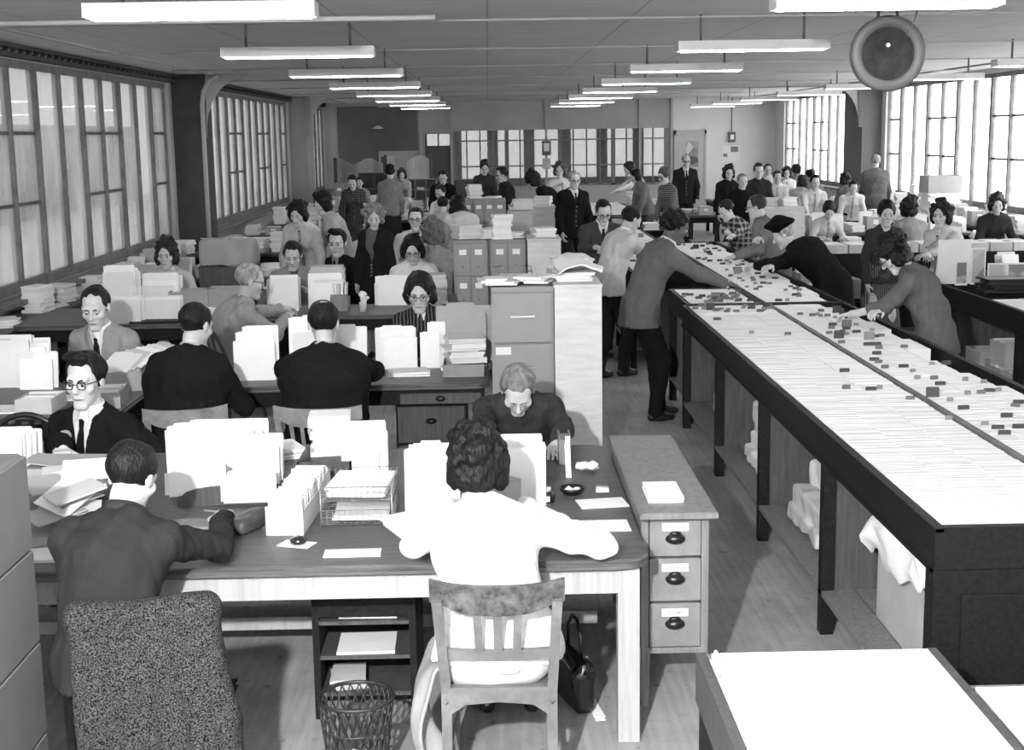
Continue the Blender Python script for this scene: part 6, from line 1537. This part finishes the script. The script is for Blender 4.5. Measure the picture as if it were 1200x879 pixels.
t = thing('cupboard', 'pale wooden cupboard end beside the grey filing cabinet', 'cupboard', (.57, 9.0, 0)); m = MB(); m.box(-.155, .155, .0, 1.15, 0, 1.405, bev=.004); m.build('carcass', M_gwood, t); m = MB(); m.box(-.16, .16, -.01, 1.16, 1.405, 1.42); m.build('top_board', M_gwood, t)
pc = 'the tall filing cabinet'
for k, (x, y, w_, d_, h_, g_) in enumerate(((.10, 9.16, .22, .28, .025, .86), (.15, 9.42, .22, .26, .03, .6), (.55, 9.35, .28, .36, .06, .86), (.58, 9.8, .27, .4, .10, .86), (.56, 9.55, .2, .2, .13, .72))):
    paper_stack(x, y, 1.42, w_, d_, h_, g_, .12 * (k - 2), pc, None, 1.6)
paper_stack(.02, 9.16, 1.42, .17, .24, .04, .86, .2, 'the filing cabinet edge', 'messy white paper pile', 1.5); paper_stack(.30, 9.2, 1.42, .2, .28, .05, .86, -.3, 'the filing cabinet edge', 'spread white paper pile', 2.0)
m = MB(); nz_ = wav(91, .03, 5)
tp = lambda u, v: (.44 + .29 * u + .02 * math.sin(9 * v), 9.0 + 1.05 * v, 1.505 + .05 * math.sin(PI * u) + float(nz_(u * 2, v * 3, 0)) * .5)
m.grid(tp, 12, 30); o = m.build('paper_sheet', M_white); sm_ = o.modifiers.new('thickness', 'SOLIDIFY'); sm_.thickness = .01; tag(o, 'large rumpled white sheet over the papers on the pale cupboard', 'papers')
wire_tray('wire letter tray on top of the tall filing cabinet', .15, 9.42, 1.42, .26, .34, 1)
# third row
D3 = make_desk('dark desk before the man with a cigarette', -2.2, -.35, 12.7, 13.55, .77, M_mwood)
p3 = 'the cigarette man\'s desk'
for px, n, w_, h_, g_ in ((333, 5, .30, .34, .8), (383, 6, .34, .36, .86)):
    q = P(px, 350, y=13.1); folder_row(q[0], 13.2, .77, n, .06, w_, h_, (g_, .72, .86), 0, p3, (2, 8))
q = P(383, 300, y=13.4); paper_stack(q[0], 13.38, .77, .34, .28, .40, .52, 0, p3, 'high pile of grey folders')
q = P(397, 345, y=13); t = thing('book_rack', 'small wooden rack holding slim booklets on the cigarette man\'s desk', 'rack', (q[0], 13.1, .77)); m = MB(); m.box(-.08, .08, -.1, .1, 0, .015); m.box(-.08, .08, -.1, -.09, .015, .16); m.box(-.085, -.078, -.09, .1, .015, .13); m.box(.078, .085, -.09, .1, .015, .13); m.build('rack_body', M_owood, t)
for k in range(5): o = MB(); o.box(-.008, .008, -.08, .08, 0, .24); b = o.build('booklet', [M_white, M_cream, M_grey][k % 3]); b.location = (q[0] - .05 + .025 * k, 13.12, .787); b.rotation_euler = (0, R(-3 + 1.5 * k), 0); b['label'] = 'slim pale booklet standing in the small wooden rack'; b['category'] = 'booklet'; b['group'] = 'booklets in the rack'
q = P(425, 350, y=12.95); t = thing('flower_vase', 'glass of small pale flowers on the cigarette man\'s desk', 'vase', (q[0], 12.95, .77)); m = MB(); m.lathe([(0, 0), (.03, 0), (.036, .09), (.034, .09), (.028, .006)], (0, 0, 0), 14); m.build('glass', M_grey, t)
G = Field(.006); rs = np.random.RandomState(5)
for k in range(14): a = rs.rand() * 6.28; r_ = .05 * rs.rand(); G.ell((r_ * math.cos(a), r_ * math.sin(a), .12 + .07 * rs.rand()), (.018, .018, .016), k=.004); G.cap((0, 0, .03), (r_ * math.cos(a), r_ * math.sin(a), .13), .004)
o = bpy.data.objects.new('flowers', G.mesh('flowers', M_cream)); link(o, t); o['kind'] = 'stuff'
q = P(440, 330, y=13.4); folder_row(-.95, 13.45, .77, 3, .05, .36, .30, (.86, .8), 0, p3, (2, 6)); carton(-.62, 13.1, .77, .26, .3, .10, .4, .2, p3, 'low card box'); paper_stack(-.55, 13.6, .77, .24, .3, .28, .6, 0, p3)
q = P(260, 345, y=12.9); 
L2 = make_desk('desk by the grimy windows before the smiling woman', -4.3, -2.45, 12.3, 13.6, .77, M_mwood)
p4 = 'the smiling woman\'s desk'
for px, yy, n, w_, h_ in ((143, 12.75, 5, .30, .50), (146, 12.45, 4, .36, .25), (188, 12.95, 5, .40, .40), (188, 12.6, 4, .42, .22), (240, 12.6, 3, .26, .12)):
    q = P(px, 350, y=yy); folder_row(q[0], yy, .77, n, .05, w_, h_, (.72, .86, .8), 0, p4, (2, 7))
for px, yy, w_, h_ in ((225, 12.9, .36, .24), (265, 12.95, .34, .25)):
    q = P(px, 350, y=yy); carton(q[0], yy, .77, w_, .34, h_, .3, 0, p4, 'plain dark box', filled=False)
paper_stack(P(262, 340, y=12.6)[0], 12.55, .77, .3, .24, .02, .86, .3, p4)
m = MB(); m.cbox((0, 0, .012), (.5, .35, .012)); o = m.build('writing_board', M_dwood); o.location = (-3.0, 12.52, .77); tag(o, 'dark writing board on the smiling woman\'s desk', 'board')
# rows beyond
rowd = [(-4.25, -2.5, 16.3, 'the fourth window desk'), (-2.3, -.7, 16.6, 'the desk behind the cigarette man'), (-4.25, -2.5, 19.8, 'the fifth window desk'), (-2.3, -.2, 19.6, 'the desk behind the coated woman'),
        (-4.25, -2.5, 23.4, 'the sixth window desk'), (-2.3, .0, 23.0, 'the sixth aisle desk'), (-4.25, -2.4, 27, 'the seventh window desk'), (-2.2, .0, 26.8, 'the seventh aisle desk'), (-4.25, -2.3, 30.6, 'the eighth window desk'), (-2.1, .2, 30.4, 'the eighth aisle desk')]
for i, (x0, x1, y0, nm) in enumerate(rowd):
    y0 = free_y(x0, x1, y0, 1.25)
    if y0 is None: continue
    make_desk('dark desk covered in papers, ' + nm[4:] + ' down the hall', x0, x1, y0, y0 + 1.25, .77, M_mwood, floorbar=False)
    clutter(nm, x0 + .06, x1 - .06, y0 + .05, y0 + 1.2, .77, 40 + i, .98, .16, .14, 1.5 if i < 4 else 1.7)
# card cabinets down the middle aisle
index_cabinet('steel card cabinet with four labelled drawers behind the woman in stripes', -.36, -.03, 13.6, 14.2, 1.37, 2, 4, M_metal, 'steel card cabinets')
index_cabinet('steel card cabinet of labelled drawers between its twin and the pale chest', .0, .345, 13.6, 14.2, 1.37, 2, 4, M_metal, 'steel card cabinets')
t = thing('wooden_chest', 'pale plain wooden chest at the aisle end of the steel card cabinets', 'chest', (.53, 13.6, 0)); m = MB(); m.box(-.165, .165, 0, .6, 0, 1.36, bev=.004); m.build('carcass', M_gwood, t); m = MB(); m.box(-.17, .17, -.01, .61, 1.36, 1.375); m.build('top_board', M_gwood, t)
clutter('the steel card cabinets', -.35, .33, 13.62, 14.18, 1.375, 71, 1, 0, .1, .9, cell=.17); paper_stack(.12, 13.72, 1.375, .2, .2, .24, .86, .1, 'the steel card cabinets', 'towering white block of papers'); clutter('the pale chest', .38, .68, 13.62, 14.18, 1.38, 72, 1, 0, 0, .9, .86)
def chest(label, x0, x1, y0, d, h, g=None):
    t = thing('wooden_chest', label, 'chest', ((x0 + x1) / 2, y0, 0)); w = (x1 - x0) / 2
    m = MB(); m.box(-w, w, 0, d, 0, h - .02, bev=.004); m.build('carcass', g or M_gwood, t); m = MB(); m.box(-w - .008, w + .008, -.01, d + .01, h - .02, h); m.build('top_board', g or M_gwood, t); m = MB(); m.box(-w + .03, w - .03, -.012, 0, .08, h - .08); m.build('door', g or M_gwood, t)
pq = P(266, 285, y=15.4)
t = thing('parcel', 'large brown wrapped parcel on a low chest near the dark column', 'parcel', (pq[0], 15.5, 1.0))
G = Field(.012); G.box((0, 0, .15), (.30, .22, .15), None, r=.05, k=.02); G.half((0, 0, 0), (0, 0, -1)); o = bpy.data.objects.new('wrapping', G.mesh('wrapping', M_tan, (0, 0, 0), wav(41, .02, 16))); link(o, t)
m = MB(); m.box(-.31, .31, -.004, .004, .3, .306); m.box(-.004, .004, -.23, .23, .3, .306); m.build('string', M_white, t)
chest('low dark chest under the large wrapped parcel', pq[0] - .3, pq[0] + .3, 15.26, .48, 1.0, M_bwood)
chest('grey chest piled with boxes, behind the steel card cabinets', -.12, .52, 17.0, .6, 1.22, M_metal)
carton(.37, 17.25, 1.22, .30, .4, .24, .40, 0, 'the grey chest', 'plain grey box', filled=False); carton(.42, 17.35, 1.465, .24, .3, .13, .55, 0, 'the grey chest', 'pale lidded box on the plain grey one', filled=False)
clutter('the grey chest', -.1, .2, 17.05, 17.55, 1.22, 73, 1, 0, .2, 1.2)
index_cabinet('far steel card cabinet with labelled drawers, in line with the grey chest', -.42, .25, 21.2, 21.8, 1.42, 4, 4, M_metal, 'steel card cabinets')
clutter('the far card cabinet', -.4, .24, 21.25, 21.78, 1.425, 74, 1, 0, .3, 1.4)
chest('chest of papers behind the man in glasses down the hall', .3, 1.0, 21.2, .7, 1.3); clutter('the aisle chest', .32, .98, 21.25, 21.85, 1.3, 75, 1, 0, .3, 1.2)
# far end: pigeonholes, wavy screens, steel cabinet
def pigeon(label, x0, x1, y, z0, h, cols, rows, g):
    t = thing('pigeonhole_shelf', label, 'shelf', ((x0 + x1) / 2, y, z0)); w = (x1 - x0) / 2; m = MB(); m.box(-w, w, .33, .35, 0, h)
    for i in range(cols + 1): xx = -w + 2 * w * i / cols; m.box(xx - .014, xx + .014, 0, .33, 0, h)
    for j in range(rows + 1): zz = h * j / rows; m.box(-w - .02, w + .02, -.01, .34, zz - .014, zz + .014)
    m.build('shelf_frame', g, t); rs = np.random.RandomState(int(x0 * 10) % 99)
    for i in range(cols):
        for j in range(rows):
            if rs.rand() < .75: m = MB(); xx = -w + 2 * w * (i + .5) / cols; m.cbox((xx, .16, h * j / rows + .016 + .03), (2 * w / cols * .7, .26, .06)); o = m.build('paper_bundle', M_cream if rs.rand() < .6 else M_grey, t)
    return t
pigeon('dark shelf of two bays at the far end of the hall', P(421, 220, y=34)[0], P(457, 220, y=34)[0], 34, 0, 1.5, 2, 4, M_bwood)
pigeon('pale pigeonhole shelf at the far end of the hall', P(462, 220, y=34.3)[0], P(511, 220, y=34.3)[0], 34.3, 0, 1.32, 4, 5, M_owood)
def screen(label, px0, px1, y, h, n, seed):
    x0, x1 = P(px0, 200, y=y)[0], P(px1, 200, y=y)[0]; cx = (x0 + x1) / 2; t = thing('wavy_screen', label, 'screen', (cx, y, 0)); N_ = 60; m = MB(); vs = []
    for k in range(N_ + 1):
        u = k / N_; x = x0 - cx + (x1 - x0) * u; dy = .16 * math.sin(u * n * 2 * PI); hh = h + .07 * math.sin(u * n * 2 * PI + .8)
        vs += [(x, dy, 0), (x, dy + .03, 0), (x, dy + .03, hh), (x, dy, hh)]
    fs = [(0, 1, 2, 3), tuple(N_ * 4 + i for i in (3, 2, 1, 0))] + [(k * 4 + j, k * 4 + (j + 1) % 4, k * 4 + 4 + (j + 1) % 4, k * 4 + 4 + j) for k in range(N_) for j in range(4)]
    m.add(vs, fs, True); m.build('screen_panel', mat('screen_wood', .30, .5, .4, .2, 3, 0, 40, stretch=(12, 1, 1)), t); m = MB()
    for xx in (x0 - cx, x1 - cx): m.box(xx - .04, xx + .04, -.04, .05, 0, h + .1)
    m.build('post', M_bwood, t)
screen('wavy-topped wooden screen below the dark wall near the grimy windows', 393, 449, 37.0, 1.75, 1.6, 1)
screen('wavy-topped wooden screen next to the brown door', 452, 505, 37.0, 1.80, 1.5, 2)
index_cabinet('steel card cabinet at the far end below the wavy screens', P(391, 220, y=33)[0], P(415, 220, y=33)[0], 33, 33.6, 1.3, 2, 3, M_metal, 'steel card cabinets')
chest('dark cupboard at the far end below the glazed partition', P(532, 220, y=35)[0], P(556, 220, y=35)[0], 35, .5, 1.25, M_bwood)
# right of the aisle, far: card tables and desks
TD = card_table('far card table beneath the glazed partition, before the two far women', P(676, 230, y=25)[0], P(742, 230, y=25)[0], 23.6, 27.6, (23.7, 25.6, 27.5), near_panel=True)
cards('grey index cards on the far card table', P(676, 230, y=25)[0] + .05, P(742, 230, y=25)[0] - .05, 23.65, 27.5, .87, 1.03, 31, cols=4, pitch=.03)
make_desk('dark desk with a typewriter between the plaid woman and the far women', 1.9, 3.3, 22.6, 23.6, .8, M_dwood); clutter('the typewriter desk', 2.5, 3.25, 22.65, 23.5, .8, 81, 1, .2, .2)
t = thing('typewriter', 'dark typewriter on the desk behind the young man in the grey jacket', 'typewriter', (2.2, 23.0, .8))
m = MB(); m.prism([(-.17, 0), (.15, 0), (.15, .16), (.05, .18), (-.17, .05)], 'x', -.17, .17); m.build('typewriter_body', M_black, t); m = MB(); m.tube([(-.22, .1, .2), (.22, .1, .2)], .022, 12); m.build('platen', M_dmetal, t)
for j in range(3):
    m = MB()
    for i in range(9): m.box(-.14 + .032 * i, -.118 + .032 * i, -.15 + .035 * j, -.13 + .035 * j, .05 + .015 * j, .075 + .015 * j)
    m.build('key_row', M_dim, t)
chest('grey chest of papers behind the far man in the overcoat', 3.95, 4.6, 20.2, .8, 1.28, M_gwood); clutter('the grey chest by the beret man', 3.98, 4.58, 20.25, 20.95, 1.28, 82, 1, .1, .1, .6)
rdk = [(4.2, 6.2, 18.4, "the face shading woman's desk"), (6.3, 7.6, 18.0, 'the near bright window desk'), (5.6, 7.6, 14.6, 'the nearest bright window desk'), (4.4, 6.4, 21.8, 'the second desk past the beret'), (6.5, 7.6, 21.4, 'the second bright window desk'), (4.6, 6.6, 25.0, 'the third desk past the beret'), (6.7, 7.6, 24.8, 'the third bright window desk'),
       (4.9, 6.9, 28.4, 'the fourth desk past the beret'), (6.9, 7.65, 28.2, 'the fourth bright window desk'), (5.2, 8.0, 32.4, 'the last bright window desk'), (3.4, 4.8, 27, 'the desk below the pale wall'), (3.0, 4.6, 31, 'the desk by the pale door')]
for i, (x0, x1, y0, nm) in enumerate(rdk):
    y0 = free_y(x0, x1, y0, 1.2)
    if y0 is None: continue
    make_desk('dark desk covered in papers, ' + nm[4:], x0, x1, y0, y0 + 1.2, .77, M_mwood, floorbar=False)
    clutter(nm, x0 + .08, x1 - .08, y0 + .06, y0 + 1.15, .77, 140 + i, .95, .2, .2, 1.4, .86 if i % 2 else None)
m_ = make_desk('long bench heaped with white papers under the bright windows', 7.75, 8.45, 10.0, 30.0, .82, M_bwood, floorbar=False, cat='bench')
clutter('the bright window bench', 7.8, 8.4, 14.0, 24.4, .82, 160, .95, .05, .1, 1.8, .86); clutter('the bright window bench', 7.8, 8.4, 25.4, 29.8, .82, 161, .95, .05, .1, 2.6, .86)
paper_stack(8.1, 24.9, .82, .6, .6, .42, .86, 0, 'the bright window bench', 'broad white bundle'); carton(8.1, 24.9, 1.245, .6, .55, .3, .4, 0, 'the bright window bench', 'large dark box in white wrapping', filled=False)
# ---- chairs of the people near enough to show
ca = slat_chair('grey painted wooden chair under the dark haired man in the suit', (-1.84, 8.16, 0), .2, mat('grey_chair_wood', .20, .5, .4, .4, 9))
cb = slat_chair('oak slatted chair under the balding man in the suit', (-1.00, 8.12, 0), -.05, mat('oak_chair', .22, .45, .4, .35, 8, .2, 50), slats=6, w=.47)
hoop_chair('dark hoop-back chair of the grey haired man in the smock', (-2.20, 11.62, 0), -.8, M_bwood)
finish_labels()
# ------------------------------------------------------------------ light and camera
w = bpy.data.worlds.new('sky'); SC.world = w; w.use_nodes = True
N = w.node_tree.nodes; L = w.node_tree.links; bg = N['Background']
bg.inputs[0].default_value = (1, 1, 1, 1); bg.inputs[1].default_value = 6.0
def portal(x, y0, y1, z0, z1, rx):
    l = bpy.data.lights.new('window_portal', 'AREA'); l.shape = 'RECTANGLE'; l.size = z1 - z0; l.size_y = y1 - y0; l.cycles.is_portal = True
    o = bpy.data.objects.new('window_portal', l); link(o); o.location = (x, (y0 + y1) / 2, (z0 + z1) / 2); o.rotation_euler = (0, rx, 0)
for y0, y1 in ((8.4, 21.3), (23, 33.9), (35.4, 41.3)): portal(XL - .2, y0, y1, ZS, ZT, -PI / 2)
for y0, y1 in ((9, 29.9), (31.9, 40.2)): portal(XR + .2, y0, y1, ZSR, 3.28, PI / 2)
l = bpy.data.lights.new('flash_bulb', 'POINT'); l.energy = 2150; l.shadow_soft_size = .06
fl = bpy.data.objects.new('flash_bulb', l); link(fl); fl.location = (-.75, .1, 2.95)
l = bpy.data.lights.new('sun', 'SUN'); l.energy = .0
cam = bpy.data.cameras.new('camera'); co = bpy.data.objects.new('camera', cam); link(co)
cam.sensor_width = 36; cam.lens = CAMF * 36 / 1200; cam.clip_end = 300; cam.clip_start = .05
co.matrix_world = Matrix.Translation((0, 0, CAMH)) @ Matrix([list(CR[i]) + [0] for i in range(3)] + [[0, 0, 0, 1]])
SC.camera = co
SC.view_settings.view_transform = 'Standard'; SC.view_settings.look = 'None'; SC.view_settings.gamma = 1; SC.view_settings.use_curve_mapping = False
SC.view_settings.exposure = 0.12
SC.cycles.use_denoising = True
SC.cycles.max_bounces = 6; SC.cycles.diffuse_bounces = 4; SC.cycles.transparent_max_bounces = 8
